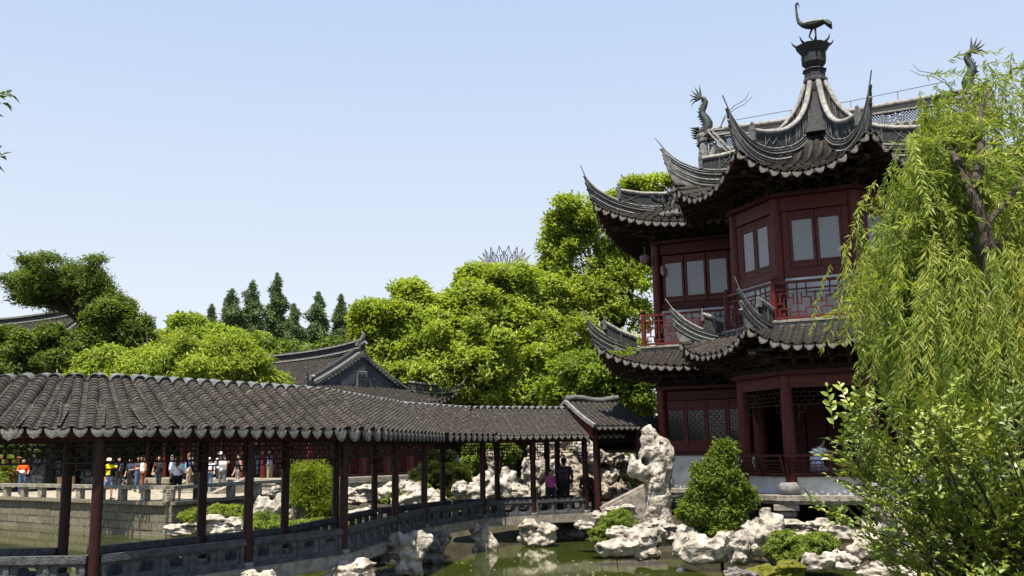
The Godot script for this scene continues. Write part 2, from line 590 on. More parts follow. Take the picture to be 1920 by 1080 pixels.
# ---------------------------------------------------------------- ground and water
func ground() -> void:
	# one sheet to the horizon, with the pond dug into it
	var b := MB.new()
	var rows := []
	var f := FastNoiseLite.new()
	f.seed = 4; f.frequency = 0.35
	var xs := [-2500.0, -600.0, -160.0]
	var x := -80.0
	while x <= 60.0:
		xs.append(x)
		x += 0.9 if x > -14.0 and x < 16.0 else 2.5
	xs += [160.0, 600.0, 2500.0]
	var zs := [-2500.0, -400.0, -40.0]
	var z := -10.0
	while z <= 75.0:
		zs.append(z)
		z += 0.9 if z < 42.0 else 2.2
	zs += [160.0, 500.0, 2500.0]
	for zz in zs:
		var row := PackedVector3Array()
		for xx in xs: row.append(P(xx, land(xx, zz) + (f.get_noise_2d(xx, zz) * 0.10 if absf(xx) < 80 and zz < 75 else 0.0), zz))
		rows.append(row)
	rows.reverse()
	b.grid(rows)
	structure("ground", b.mesh(), M.earth)
	var w := MB.new()
	w.quad(P(-60, 0, -12), P(40, 0, -12), P(40, 0, 53), P(-60, 0, 53))
	structure("pond_water", w.mesh(), M.water)

func poly_dist(p: Vector2, q: Array) -> float:      # distance to a closed outline, negative inside
	var d := 1e9
	var inside := false
	for i in q.size():
		var a: Vector2 = q[i]
		var b: Vector2 = q[(i + 1) % q.size()]
		d = minf(d, p.distance_to(Geometry2D.get_closest_point_to_segment(p, a, b)))
		if (a.y > p.y) != (b.y > p.y) and p.x < (b.x - a.x) * (p.y - a.y) / (b.y - a.y) + a.x: inside = not inside
	return -d if inside else d

var pond := [Vector2(-60, -12), Vector2(-2.0, -12), Vector2(1.2, 4.5), Vector2(2.6, 7.0), Vector2(4.5, 11.0), Vector2(8.5, 15.5), Vector2(12.0, 18.5), Vector2(11.0, 21.0), Vector2(8.2, 21.9), Vector2(6.0, 23.7), Vector2(4.2, 26.5), Vector2(3.1, 30.0),
	Vector2(0.5, 32.2), Vector2(-2.2, 31.2), Vector2(-4.2, 28.0), Vector2(-6.3, 26.0), Vector2(-9.0, 30.5), Vector2(-10.2, 34.4), Vector2(-11.6, 37.0), Vector2(-23, 46), Vector2(-60, 52)]
func land(x: float, z: float) -> float:
	if z < -40.0 or absf(x) > 100.0 or z > 90.0: return 0.9
	var d := poly_dist(Vector2(x, z), pond)
	return clampf(-0.18 + d * 0.62, -0.9, 0.75) if d < 1.5 else lerpf(0.75, 0.9, clampf(d / 6.0, 0, 1))

# ---------------------------------------------------------------- the covered walkway
var walk := [Vector2(-9.6, 15.0), Vector2(-6.4, 15.0), Vector2(-3.42, 19.55), Vector2(-2.42, 26.0), Vector2(-0.97, 29.1), Vector2(2.55, 30.83)]
func walk_line(d: float) -> Array:
	var nn := []
	for i in walk.size() - 1:
		var t: Vector2 = (walk[i + 1] - walk[i]).normalized()
		nn.append(Vector2(-t.y, t.x))
	var out := []
	for i in walk.size():
		var m: Vector2 = nn[0] if i == 0 else nn[-1] if i == walk.size() - 1 else (nn[i - 1] + nn[i]) / (1.0 + nn[i - 1].dot(nn[i]))
		out.append(walk[i] + m * d)
	return out
func walk_roof(d: float) -> float:
	var q := absf(d - 0.675)
	q = sqrt(q * q + 0.0144) - 0.07
	var s := 1.225 - q
	return 3.2 + 0.62 * s + 0.107 * s * s

func corridor() -> void:
	tile_shapes()
	var c := thing("covered_walkway", "long zigzag covered walkway with grey tiled roof and dark red columns over the pond", "covered walkway")
	# floor slab
	var lo := walk_line(-0.14)
	var hi := walk_line(1.49)
	var fl := MB.new()
	for i in walk.size() - 1:
		var a := P(lo[i].x, 0.85, lo[i].y)
		var b := P(lo[i + 1].x, 0.85, lo[i + 1].y)
		var e := P(hi[i + 1].x, 0.85, hi[i + 1].y)
		var g := P(hi[i].x, 0.85, hi[i].y)
		var dn := Vector3(0, -0.24, 0)
		fl.quad(a, b, e, g); fl.quad(a + dn, b + dn, b, a); fl.quad(g, e, e + dn, g + dn); fl.quad(g + dn, e + dn, b + dn, a + dn)
	part("floor_slab", fl.mesh(), M.slab, c)
	# columns: [side line, segment, share]
	var spots := []
	for k in [[0, 0.0, 0], [0, 1.0, 0], [1, 0.55, 0], [1, 1.0, 0], [2, 0.57, 0], [2, 1.0, 0], [3, 1.0, 0], [4, 0.43, 0], [4, 0.90, 0],
			[0, 0.0, 1], [0, 0.85, 1], [1, 0.53, 1], [1, 1.0, 1], [2, 0.48, 1], [2, 0.96, 1], [3, 0.88, 1], [4, 0.36, 1], [4, 0.77, 1]]:
		var line := walk_line(1.35 if k[2] else 0.0)
		spots.append([(line[k[0]] as Vector2).lerp(line[k[0] + 1], k[1]), k[2]])
	var cm := MB.new()
	cm.lathe([Vector2(0.080, 0.0), Vector2(0.085, 0.6), Vector2(0.082, 2.26)], 14, Transform3D())
	var col := cm.mesh()
	var pm := MB.new()
	pm.lathe([Vector2(0.12, 0.0), Vector2(0.13, 0.05), Vector2(0.12, 0.09)], 12, Transform3D())
	var foot := pm.mesh()
	for s in spots:
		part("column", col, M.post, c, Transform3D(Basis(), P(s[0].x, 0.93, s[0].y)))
		part("column_foot", foot, M.slab_grey, c, Transform3D(Basis(), P(s[0].x, 0.85, s[0].y)))
	# balustrades, panel by panel
	var pan := MB.new()          # a unit panel 1 wide, 0.30 high, with an eight-sided opening
	var outer := [Vector2(-0.5, -0.15), Vector2(0, -0.15), Vector2(0.5, -0.15), Vector2(0.5, 0), Vector2(0.5, 0.15), Vector2(0, 0.15), Vector2(-0.5, 0.15), Vector2(-0.5, 0)]
	var inner := [Vector2(-0.28, -0.05), Vector2(-0.2, -0.095), Vector2(0.2, -0.095), Vector2(0.28, -0.05), Vector2(0.28, 0.06), Vector2(0.2, 0.10), Vector2(-0.2, 0.10), Vector2(-0.28, 0.06)]
	var oo := [Vector2(-0.5, -0.15), Vector2(-0.3, -0.15), Vector2(0.3, -0.15), Vector2(0.5, -0.15), Vector2(0.5, 0.15), Vector2(0.3, 0.15), Vector2(-0.3, 0.15), Vector2(-0.5, 0.15)]
	for i in 8:
		var j := (i + 1) % 8
		var a := Vector3(oo[i].x, oo[i].y, 0.03)
		var b := Vector3(oo[j].x, oo[j].y, 0.03)
		var e := Vector3(inner[j].x, inner[j].y, 0.018)
		var g := Vector3(inner[i].x, inner[i].y, 0.018)
		var back := Vector3(0, 0, -1)
		pan.quad(a, b, e, g)
		pan.quad(b * Vector3(1, 1, -1), a * Vector3(1, 1, -1), g * Vector3(1, 1, -1), e * Vector3(1, 1, -1))
		pan.quad(g, e, e * Vector3(1, 1, -1), g * Vector3(1, 1, -1))
	var panel := pan.mesh()
	var post := MB.new()
	post.box(Vector3(0.09, 0.34, 0.11), Transform3D(), 0.008)
	var postm := post.mesh()
	for side in 2:
		var line := walk_line(1.35 if side else 0.0)
		var stops := []       # where columns interrupt it, per segment
		for i in walk.size() - 1:
			var ts := [0.0]
			for s in spots:
				if s[1] == side:
					var q := Geometry2D.get_closest_point_to_segment(s[0], line[i], line[i + 1])
					if q.distance_to(s[0]) < 0.02:
						ts.append(q.distance_to(line[i]))
			ts.append(line[i].distance_to(line[i + 1]))
			ts.sort()
			var dir: Vector2 = (line[i + 1] - line[i]).normalized()
			for k in ts.size() - 1:
				var l: float = ts[k + 1] - ts[k]
				if l < 0.4: continue
				var a: Vector2 = line[i] + dir * (ts[k] + 0.09)
				var b: Vector2 = line[i] + dir * (ts[k + 1] - 0.09)
				var r := MB.new()
				r.bar(P(a.x, 1.265, a.y), P(b.x, 1.265, b.y), 0.17, 0.075)
				r.bar(P(a.x, 1.322, a.y), P(b.x, 1.322, b.y), 0.13, 0.04)
				part("balustrade_rail", r.mesh(), M.rail_stone, c)
				r = MB.new()
				r.bar(P(a.x, 0.885, a.y), P(b.x, 0.885, b.y), 0.15, 0.07)
				part("balustrade_base", r.mesh(), M.rail_stone, c)
				var n := maxi(1, int(round((l - 0.18) / (0.56 if i != 2 else 0.62))))
				for m in n:
					var q: Vector2 = a.lerp(b, (m + 0.5) / n)
					var bx := P(dir.x, 0, dir.y)
					var bas := Basis(bx * ((l - 0.18) / n - 0.085), Vector3.UP * 1.02, bx.cross(Vector3.UP) * 1.0)
					part("balustrade_panel", panel, M.rail_stone, c, Transform3D(bas, P(q.x, 1.075, q.y)))
				for m in n + 1:
					var q: Vector2 = a.lerp(b, clampf(float(m) / n, 0.02, 0.98))
					var bx := P(dir.x, 0, dir.y)
					part("balustrade_post", postm, M.rail_stone, c, Transform3D(Basis(bx, Vector3.UP, bx.cross(Vector3.UP)), P(q.x, 1.08, q.y)))
	# beams, lattice friezes with stepped ends
	for side in 2:
		var line := walk_line(1.35 if side else 0.0)
		var pts := []
		for s in spots:
			if s[1] == side: pts.append(s[0])
		for k in pts.size() - 1:
			var a: Vector2 = pts[k]
			var b: Vector2 = pts[k + 1]
			var bm := MB.new()
			bm.bar(P(a.x, 3.13, a.y), P(b.x, 3.13, b.y), 0.1, 0.13)
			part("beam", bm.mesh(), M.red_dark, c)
			var l := a.distance_to(b) - 0.2
			var dir := (b - a).normalized()
			var fz := MB.new()
			var pt := func(v: Vector2) -> Vector3:
				var q: Vector2 = a + dir * (v.x + 0.1)
				return P(q.x, 2.72 + v.y, q.y)
			for sg in key_lattice(l, 0.34, 0.085, 50 + k * 3 + side):
				var mid: Vector2 = (sg[0] + sg[1]) * 0.5
				fz.bar(pt.call(sg[0]), pt.call(sg[1]), 0.02, 0.02)
			for e in [[Vector2(0, 0), Vector2(l, 0)], [Vector2(0, 0.34), Vector2(l, 0.34)], [Vector2(0, -0.2), Vector2(0, 0.34)], [Vector2(l, -0.2), Vector2(l, 0.34)],
					[Vector2(0, -0.2), Vector2(0.12, -0.2)], [Vector2(0.12, -0.2), Vector2(0.12, -0.1)], [Vector2(0.12, -0.1), Vector2(0.24, -0.1)], [Vector2(0.24, -0.1), Vector2(0.24, 0)], [Vector2(0, -0.1), Vector2(0.12, -0.1)],
					[Vector2(l, -0.2), Vector2(l - 0.12, -0.2)], [Vector2(l - 0.12, -0.2), Vector2(l - 0.12, -0.1)], [Vector2(l - 0.12, -0.1), Vector2(l - 0.24, -0.1)], [Vector2(l - 0.24, -0.1), Vector2(l - 0.24, 0)], [Vector2(l, -0.1), Vector2(l - 0.12, -0.1)]]:
				fz.bar(pt.call(e[0]), pt.call(e[1]), 0.026, 0.026)
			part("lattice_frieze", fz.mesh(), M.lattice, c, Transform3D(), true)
	# cross beams under the roof
	for k in 9:
		var a: Vector2 = spots[k][0]
		var b: Vector2 = spots[mini(9 + k, 17)][0]
		var bm := MB.new()
		bm.bar(P(a.x, 3.12, a.y), P(b.x, 3.12, b.y), 0.09, 0.14)
		var mid := (a + b) * 0.5
		bm.bar(P(mid.x, 3.15, mid.y), P(mid.x, 3.9, mid.y), 0.08, 0.08)
		part("cross_beam", bm.mesh(), M.wood_dark, c)
	# the roof runs round the two sharp bends in a fan
	var straight := walk
	var pitches := []
	var counts := [11, 19, 18, 10, 18]
	walk = [straight[0]]
	for i in range(1, straight.size()):
		var p: float = straight[i - 1].distance_to(straight[i]) / counts[i - 1]
		if i == 1 or i == 2:
			var r := 1.1 if i == 1 else 0.8
			var a: Vector2 = straight[i] + (straight[i - 1] - straight[i]).normalized() * r
			var b: Vector2 = straight[i] + (straight[i + 1] - straight[i]).normalized() * r
			var m: Vector2 = straight[i].lerp((a + b) * 0.5, 0.12)
			for k in 5:
				var f := k / 4.0
				walk.append(a.lerp(m, f).lerp(m.lerp(b, f), f)); pitches.append(p)
		else:
			walk.append(straight[i]); pitches.append(p)
	# roof deck
	var ds := []
	for j in 17: ds.append(-0.56 + 2.47 * j / 16.0)
	var top := MB.new()
	var und := MB.new()
	var rt := []
	var ru := []
	for d in ds:
		var a := PackedVector3Array()
		var u := PackedVector3Array()
		for q in walk_line(d):
			a.append(P(q.x, walk_roof(d) - 0.03, q.y)); u.append(P(q.x, walk_roof(d) - 0.12, q.y))
		rt.append(a); ru.append(u)
	top.grid(rt)
	part("roof_deck", top.mesh(), M.pan, c)
	for e in [0, ds.size() - 1]:
		for i in walk.size() - 1:
			if e == 0: und.quad(ru[0][i], ru[0][i + 1], rt[0][i + 1], rt[0][i])
			else: und.quad(rt[e][i], rt[e][i + 1], ru[e][i + 1], ru[e][i])
	ru.reverse()
	und.grid(ru)
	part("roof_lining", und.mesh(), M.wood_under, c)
	# tile columns
	var tiles := []
	var caps := []
	var pans := []
	var n_of := []
	for i in walk.size() - 1: n_of.append(maxi(1, int(round(walk[i].distance_to(walk[i + 1]) / pitches[i]))))
	var front := walk_line(-0.56)
	var mids := walk_line(0.675)
	for i in walk.size() - 1:
		var dir: Vector2 = (walk[i + 1] - walk[i]).normalized()
		var nrm := Vector2(-dir.y, dir.x)
		var l: float = walk[i].distance_to(walk[i + 1])
		var pitch: float = l / n_of[i]
		var m0: Vector2 = (walk_line(1.0)[i] - walk[i])
		var m1: Vector2 = (walk_line(1.0)[i + 1] - walk[i + 1])
		var wa: Vector2 = walk[i]
		var wb: Vector2 = walk[i + 1]
		var first := i == 0
		var last := i == walk.size() - 2
		var keep := func(q: Vector3) -> bool:
			var p := Vector2(q.x, -q.z)
			return (first or m0.cross(p - wa) < 0.0) and (last or m1.cross(p - wb) > 0.0)
		for k in range(-3, n_of[i] + 3):
			var x := (k + 0.5) * pitch
			var foot2: Vector2 = wa + dir * x
			var path := PackedVector3Array()
			for j in 22:
				var d := 0.93 - 1.53 * j / 21.0
				var q := foot2 + nrm * d
				path.append(P(q.x, walk_roof(d), q.y))
			run_tiles(path, P(dir.x, 0, dir.y), pitch / 0.235, 0.074, tiles, keep)
			var q2 := foot2 + nrm * 0.655
			var cp := P(q2.x, walk_roof(0.655) + 0.0, q2.y)
			if keep.call(cp):
				var back := P(nrm.x, 0, nrm.y)
				caps.append(Transform3D(Basis(P(dir.x, 0, dir.y), Vector3.UP, -back).rotated(P(dir.x, 0, dir.y), rf(0.12, 0.3)) * Basis.from_scale(Vector3(pitch / 0.25, 1.0, rf(0.9, 1.1))), cp))
			# pan tiles in the troughs
			var fp := wa + dir * (x + pitch * 0.5)
			var path2 := PackedVector3Array()
			for j in 14:
				var d := 0.66 - 1.24 * j / 13.0
				var q := fp + nrm * d
				path2.append(P(q.x, walk_roof(d) + 0.085, q.y))
			var tmp := []
			run_tiles(path2, P(dir.x, 0, dir.y), pitch / 0.235, 0.085, tmp, keep)
			for t in tmp:
				pans.append((t as Transform3D) * Transform3D(Basis.from_scale(Vector3(1, -1, 1)), Vector3.ZERO))
			# drip tile at the eave
			var eq := fp - nrm * 0.60
			var ep := P(eq.x, walk_roof(-0.58) + 0.0, eq.y)
			if keep.call(ep):
				var out := -P(nrm.x, 0, nrm.y)
				part("drip_tile", drip_mesh, M.drip, c, Transform3D(Basis(P(dir.x, 0, dir.y), Vector3.UP, out).rotated(P(dir.x, 0, dir.y), -0.1) * Basis.from_scale(Vector3.ONE * rf(0.95, 1.05) * pitch / 0.25), ep))
	walk = straight
	for t in caps: part("ridge_tile", cap_tile_mesh, M.ridge, c, t)
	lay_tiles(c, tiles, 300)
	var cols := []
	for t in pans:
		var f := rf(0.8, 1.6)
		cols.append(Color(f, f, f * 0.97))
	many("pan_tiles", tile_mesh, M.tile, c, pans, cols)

# ---------------------------------------------------------------- the two-storey pavilion
# local axes: origin under the middle of the eight-sided bay at water level, x along the facade, z towards the pond
func oct(k: float, r: float, y := 0.0) -> Vector3:       # corner k of the bay: -1 and 0 are the two front corners
	var a := PI / 8 + k * PI / 4
	return Vector3(r * sin(a), y, r * cos(a))
func ring(b: MB, r: float, y0: float, y1: float, th: float, k0 := -3, k1 := 2) -> void:      # an upright band along the sides of the bay
	for k in range(k0, k1):
		var a := oct(k, r); var d := oct(k + 1, r)
		var ai := oct(k, r - th); var di := oct(k + 1, r - th)
		var u := Vector3.UP
		b.quad(a + u * y0, d + u * y0, d + u * y1, a + u * y1)
		b.quad(di + u * y0, ai + u * y0, ai + u * y1, di + u * y1)
		b.quad(a + u * y1, d + u * y1, di + u * y1, ai + u * y1)
		b.quad(ai + u * y0, di + u * y0, d + u * y0, a + u * y0)
func face_frame(k: int, r: float, y: float) -> Transform3D:       # the side of the bay from corner k to k+1
	var a := oct(k, r, y); var b := oct(k + 1, r, y)
	var x := (b - a).normalized()
	return Transform3D(Basis(x, Vector3.UP, x.cross(Vector3.UP)), (a + b) * 0.5)

const WX := 5.55       # half the width of the hall
const WZ := -1.86      # its front wall

# a hip ridge with its horn. o: foot of the plane, dir: outwards, curve: Vector2(distance, height) from the roof to the tip, surf: height of the tiles
func horn_ridge(t: Node3D, o: Vector3, dir: Vector3, curve: Array, surf: Callable, corner: float, cap: Array, big: float) -> void:
	var side := Vector3.UP.cross(dir)
	var c := Curve2D.new()
	for i in curve.size():
		var a: Vector2 = curve[maxi(i - 1, 0)]
		var b: Vector2 = curve[mini(i + 1, curve.size() - 1)]
		var h := (b - a) / 6.0
		c.add_point(curve[i], -h, h)
	var pts: PackedVector2Array = c.tessellate(4, 3.0)
	# the mouldings follow the curve one below the other; each ends where it meets the underside, so that they step back
	var yc: float = float(surf.call(corner)) - 0.02
	var under := func(x: float, top: float) -> float:
		if x < corner: return float(surf.call(maxf(x, 0.0))) - 0.02
		return lerpf(yc, top, smoothstep(-0.05, 0.95, (x - corner) / maxf(pts[-1].x - corner, 0.01)))
	var layers := [[0.0, 0.085, 0.075, "ridge_cap", M.cap], [-0.085, 0.13, 0.05, "ridge_fillet", M.ridge_dark], [-0.155, 0.165, 0.085, "ridge_moulding", M.ridge], [-0.24, 0.14, 0.05, "ridge_fillet", M.ridge_dark],
		[-0.31, 0.175, 0.07, "ridge_moulding", M.cap], [-0.40, 0.15, 0.06, "ridge_fillet", M.ridge_dark], [-0.49, 0.185, 0.08, "ridge_moulding", M.ridge]]
	for li in layers.size():
		var L: Array = layers[li]
		var frames := []
		var m := pts.size()
		for i in m:
			var p := pts[i]
			var tg := (pts[mini(i + 1, m - 1)] - pts[maxi(i - 1, 0)]).normalized()
			var k := float(i) / m
			var taper := lerpf(1.0, 0.38, smoothstep(0.55, 1.0, k)) * big
			var fwd := dir * tg.x + Vector3.UP * tg.y
			var up := -dir * tg.y + Vector3.UP * tg.x
			var off: float = L[0] * big * lerpf(1.0, 0.6, smoothstep(0.6, 1.0, k))
			var q2 := Vector2(p.x - tg.y * off, p.y + tg.x * off)
			if li > 0 and (q2.y - 0.02 < float(under.call(q2.x, p.y)) or p.x < 0.2 and li > 3 or li > 0 and k > 0.96):
				if frames.size() > 3: break
				frames.clear()
				continue
			frames.append(Transform3D(Basis(side * taper, up * taper, fwd), o + dir * q2.x + Vector3.UP * q2.y))
		if frames.size() < 3: continue
		var w: float = L[1] * 0.5
		var hh: float = L[2] * 0.5
		var sec := []
		for i in 8: sec.append(Vector2(w * cos(TAU * (i + 0.5) / 8), hh * 1.15 * sin(TAU * (i + 0.5) / 8)))
		var mb := MB.new()
		mb.sweep(sec, frames, true)
		part(L[3], mb.mesh(), L[4], t)
	# plaster between the lowest moulding and the tiles
	var b := MB.new()
	var lo := []
	var hi := []
	for i in pts.size():
		var p := pts[i]
		if p.x < corner:
			var y: float = minf(float(surf.call(p.x)) - 0.02, p.y - 0.1)
			lo.append(Vector3(p.x, y, 0)); hi.append(Vector3(p.x, maxf(p.y - 0.25 * big, y + 0.02), 0.0))
		else:       # the underside climbs from the corner towards the tip
			var f := (p.x - corner) / maxf(pts[-1].x - corner, 0.01)
			if f > 0.85: break
			var y := lerpf(yc, p.y, smoothstep(-0.05, 0.95, f))
			lo.append(Vector3(p.x, minf(y, p.y - 0.05), f)); hi.append(Vector3(p.x, p.y - 0.02 - 0.23 * big * (1.0 - smoothstep(0.0, 0.6, f)), f))
	for s in [-1.0, 1.0]:
		var rows := [PackedVector3Array(), PackedVector3Array()]
		for i in lo.size():
			var k: float = 1.0 - 0.7 * lo[i].z
			rows[0].append(o + dir * lo[i].x + Vector3.UP * lo[i].y + side * s * 0.055 * big * k)
			rows[1].append(o + dir * hi[i].x + Vector3.UP * hi[i].y + side * s * 0.05 * big * k)
		if s > 0: rows.reverse()
		b.grid(rows)
	for i in lo.size() - 1:
		var k0: float = (1.0 - 0.7 * lo[i].z) * 0.055 * big
		var k1: float = (1.0 - 0.7 * lo[i + 1].z) * 0.055 * big
		var p0: Vector3 = o + dir * lo[i].x + Vector3.UP * lo[i].y
		var p1: Vector3 = o + dir * lo[i + 1].x + Vector3.UP * lo[i + 1].y
		b.quad(p0 - side * k0, p1 - side * k1, p1 + side * k1, p0 + side * k0)
	part("ridge_plaster", b.mesh(), M.plaster, t)
	# the raised panel and its coping
	if cap.size() > 1:
		var cc := Curve2D.new()
		for i in cap.size():
			var h: Vector2 = (cap[mini(i + 1, cap.size() - 1)] - cap[maxi(i - 1, 0)]) / 6.0
			cc.add_point(cap[i], -h, h)
		var cp: PackedVector2Array = cc.tessellate(4, 3.0)
		var frames := []
		var panel := MB.new()
		var r0 := [PackedVector3Array(), PackedVector3Array()]
		var r1 := [PackedVector3Array(), PackedVector3Array()]
		for i in cp.size():
			var tg := (cp[mini(i + 1, cp.size() - 1)] - cp[maxi(i - 1, 0)]).normalized()
			var fwd := dir * tg.x + Vector3.UP * tg.y
			var up := -dir * tg.y + Vector3.UP * tg.x
			var q: Vector3 = o + dir * cp[i].x + Vector3.UP * cp[i].y
			frames.append(Transform3D(Basis(side, up, fwd), q))
			var y0 := 1e9
			for j in pts.size() - 1:
				if pts[j].x <= cp[i].x and pts[j + 1].x >= cp[i].x and pts[j + 1].x > pts[j].x:
					y0 = lerpf(pts[j].y, pts[j + 1].y, (cp[i].x - pts[j].x) / (pts[j + 1].x - pts[j].x))
					break
			if y0 > 1e8: y0 = cp[i].y - 0.3
			for s in 2:
				var sd := side * (0.035 if s else -0.035)
				r0[s].append(o + dir * cp[i].x + Vector3.UP * y0 + sd); r1[s].append(q + sd)
		panel.grid([r1[1], r0[1]]); panel.grid([r0[0], r1[0]])
		part("ridge_panel", panel.mesh(), M.ridge_dark, t)
		var sec := []
		for i in 8: sec.append(Vector2(0.085 * cos(TAU * (i + 0.5) / 8), 0.07 * sin(TAU * (i + 0.5) / 8)))
		var cb := MB.new()
		cb.sweep(sec, frames, true)
		part("ridge_coping", cb.mesh(), M.cap, t)
		# carved work inside the panel: small crossed bars and posts between framing fillets
		var lat := MB.new()
		var i := 1
		while i < cp.size() - 1:
			var y0: float = r0[1][i].y
			var y1: float = r1[1][i].y - 0.06
			for s in [-0.042, 0.042]:
				var q: Vector3 = o + dir * cp[i].x + side * s
				var q2: Vector3 = o + dir * cp[i + 1].x + side * s
				if i % 3 == 1: lat.bar(Vector3(q.x, y0, q.z), Vector3(q.x, y1, q.z), 0.05, 0.02)
				else:
					lat.bar(Vector3(q.x, y0 + 0.03, q.z), Vector3(q2.x, y1, q2.z), 0.02, 0.02)
					lat.bar(Vector3(q2.x, y0 + 0.03, q2.z), Vector3(q.x, y1, q.z), 0.02, 0.02)
			i += 1
		part("ridge_carving", lat.mesh(), M.ridge, t, Transform3D(), true)
		# end block with a small knob
		var eb := MB.new()
		var q: Vector3 = o + dir * cap[-1].x + Vector3.UP * cap[-1].y
		var bs := Basis(side, Vector3.UP, dir)
		eb.box(Vector3(0.17, 0.42 * big, 0.10) * lerpf(1.0, big, 0.6), Transform3D(bs, q + Vector3(0, -0.10 * big, 0)), 0.012)
		eb.lathe([Vector2(0.055, 0.0), Vector2(0.03, 0.04), Vector2(0.06, 0.08), Vector2(0.045, 0.14), Vector2(0.01, 0.17)], 8, Transform3D(bs * Basis.from_scale(Vector3.ONE * big * 0.9), q + Vector3(0, 0.1 * big, 0)))
		part("ridge_end_block", eb.mesh(), M.ridge, t)

func window_leaf(t: Node3D, fr: Transform3D, w: float, y0: float, y1: float, header: float, lower: float) -> void:   # fr: foot line of the leaf at y = 0
	var g := part("window", leaf_frame(w, y0, y1, header, lower), M.red, t, fr)
	var b := MB.new()
	b.box(Vector3(w - 0.13, y1 - y0 - 0.06 - header - lower, 0.012), at(0, (y0 + lower + y1 - header) * 0.5, -0.012))
	part("pane", b.mesh(), M.glass, g)
func leaf_frame(w: float, y0: float, y1: float, header: float, lower: float) -> ArrayMesh:
	var b := MB.new()
	for s in [-1, 1]: b.box(Vector3(0.075, y1 - y0, 0.06), at(s * (w * 0.5 - 0.0395), (y0 + y1) * 0.5, 0), 0.008)
	var iw := w - 0.154
	for y in [[y0, y0 + 0.055], [y0 + lower - 0.03, y0 + lower + 0.03], [y1 - header - 0.03, y1 - header + 0.03], [y1 - 0.055, y1]]:
		b.box(Vector3(iw, y[1] - y[0], 0.055), at(0, (y[0] + y[1]) * 0.5, 0), 0.006)
	b.box(Vector3(iw, maxf(lower - 0.09, 0.01), 0.025), at(0, y0 + lower * 0.5 + 0.012, 0))
	b.box(Vector3(iw, maxf(header - 0.09, 0.01), 0.025), at(0, y1 - header * 0.5 - 0.012, 0))
	b.box(Vector3(iw * 0.8, maxf(header - 0.16, 0.01), 0.02), at(0, y1 - header * 0.5 - 0.012, 0.016), 0.006)
	return b.mesh()

func balcony_panel(t: Node3D, a: Vector3, b: Vector3, sd: int) -> void:       # railing between two posts, a to b at floor height
	var l := a.distance_to(b)
	var x := (b - a) / l
	var rail := MB.new()
	rail.bar(a + Vector3(0, 0.99, 0), b + Vector3(0, 0.99, 0), 0.085, 0.07)
	rail.bar(a + Vector3(0, 0.80, 0), b + Vector3(0, 0.80, 0), 0.045, 0.04)
	rail.bar(a + Vector3(0, 0.07, 0), b + Vector3(0, 0.07, 0), 0.06, 0.06)
	var r := part("balcony_railing", rail.mesh(), M.red_rail, t)
	var seg := []
	# the key pattern: two mirrored meanders
	var n := maxi(1, int(round(l / 0.95)))
	for k in n:
		var w := l / n
		var o := w * k
		for m in 2:
			var f := func(px: float, py: float) -> Vector2: return Vector2(o + (px * w * 0.5 if m == 0 else w - px * w * 0.5), py)
			for s in [[0.12, 0.12, 0.12, 0.30], [0.12, 0.30, 0.62, 0.30], [0.0, 0.44, 0.36, 0.44], [0.36, 0.30, 0.36, 0.58], [0.36, 0.58, 0.80, 0.58], [0.62, 0.12, 0.62, 0.30], [0.80, 0.42, 0.80, 0.70],
					[0.0, 0.70, 0.55, 0.70], [0.16, 0.44, 0.16, 0.70], [0.55, 0.58, 0.55, 0.78], [0.80, 0.42, 1.0, 0.42], [0.62, 0.20, 1.0, 0.20], [0.36, 0.12, 0.36, 0.20]]:
				seg.append([f.call(s[0], s[1]), f.call(s[2], s[3])])
		seg.append([Vector2(o + w * 0.5, 0.07), Vector2(o + w * 0.5, 0.80)])
		for q in [0.28, 0.5, 0.72]: seg.append([Vector2(o + w * q, 0.80), Vector2(o + w * q, 0.97)])
	for s in seg:
		var p0: Vector3 = a + x * s[0].x + Vector3(0, s[0].y, 0)
		var p1: Vector3 = a + x * s[1].x + Vector3(0, s[1].y, 0)
		if p0.distance_to(p1) > 0.01: part("bar", unit_box(), M.red_rail, r, bar_xf(p0, p1, 0.03, 0.034))

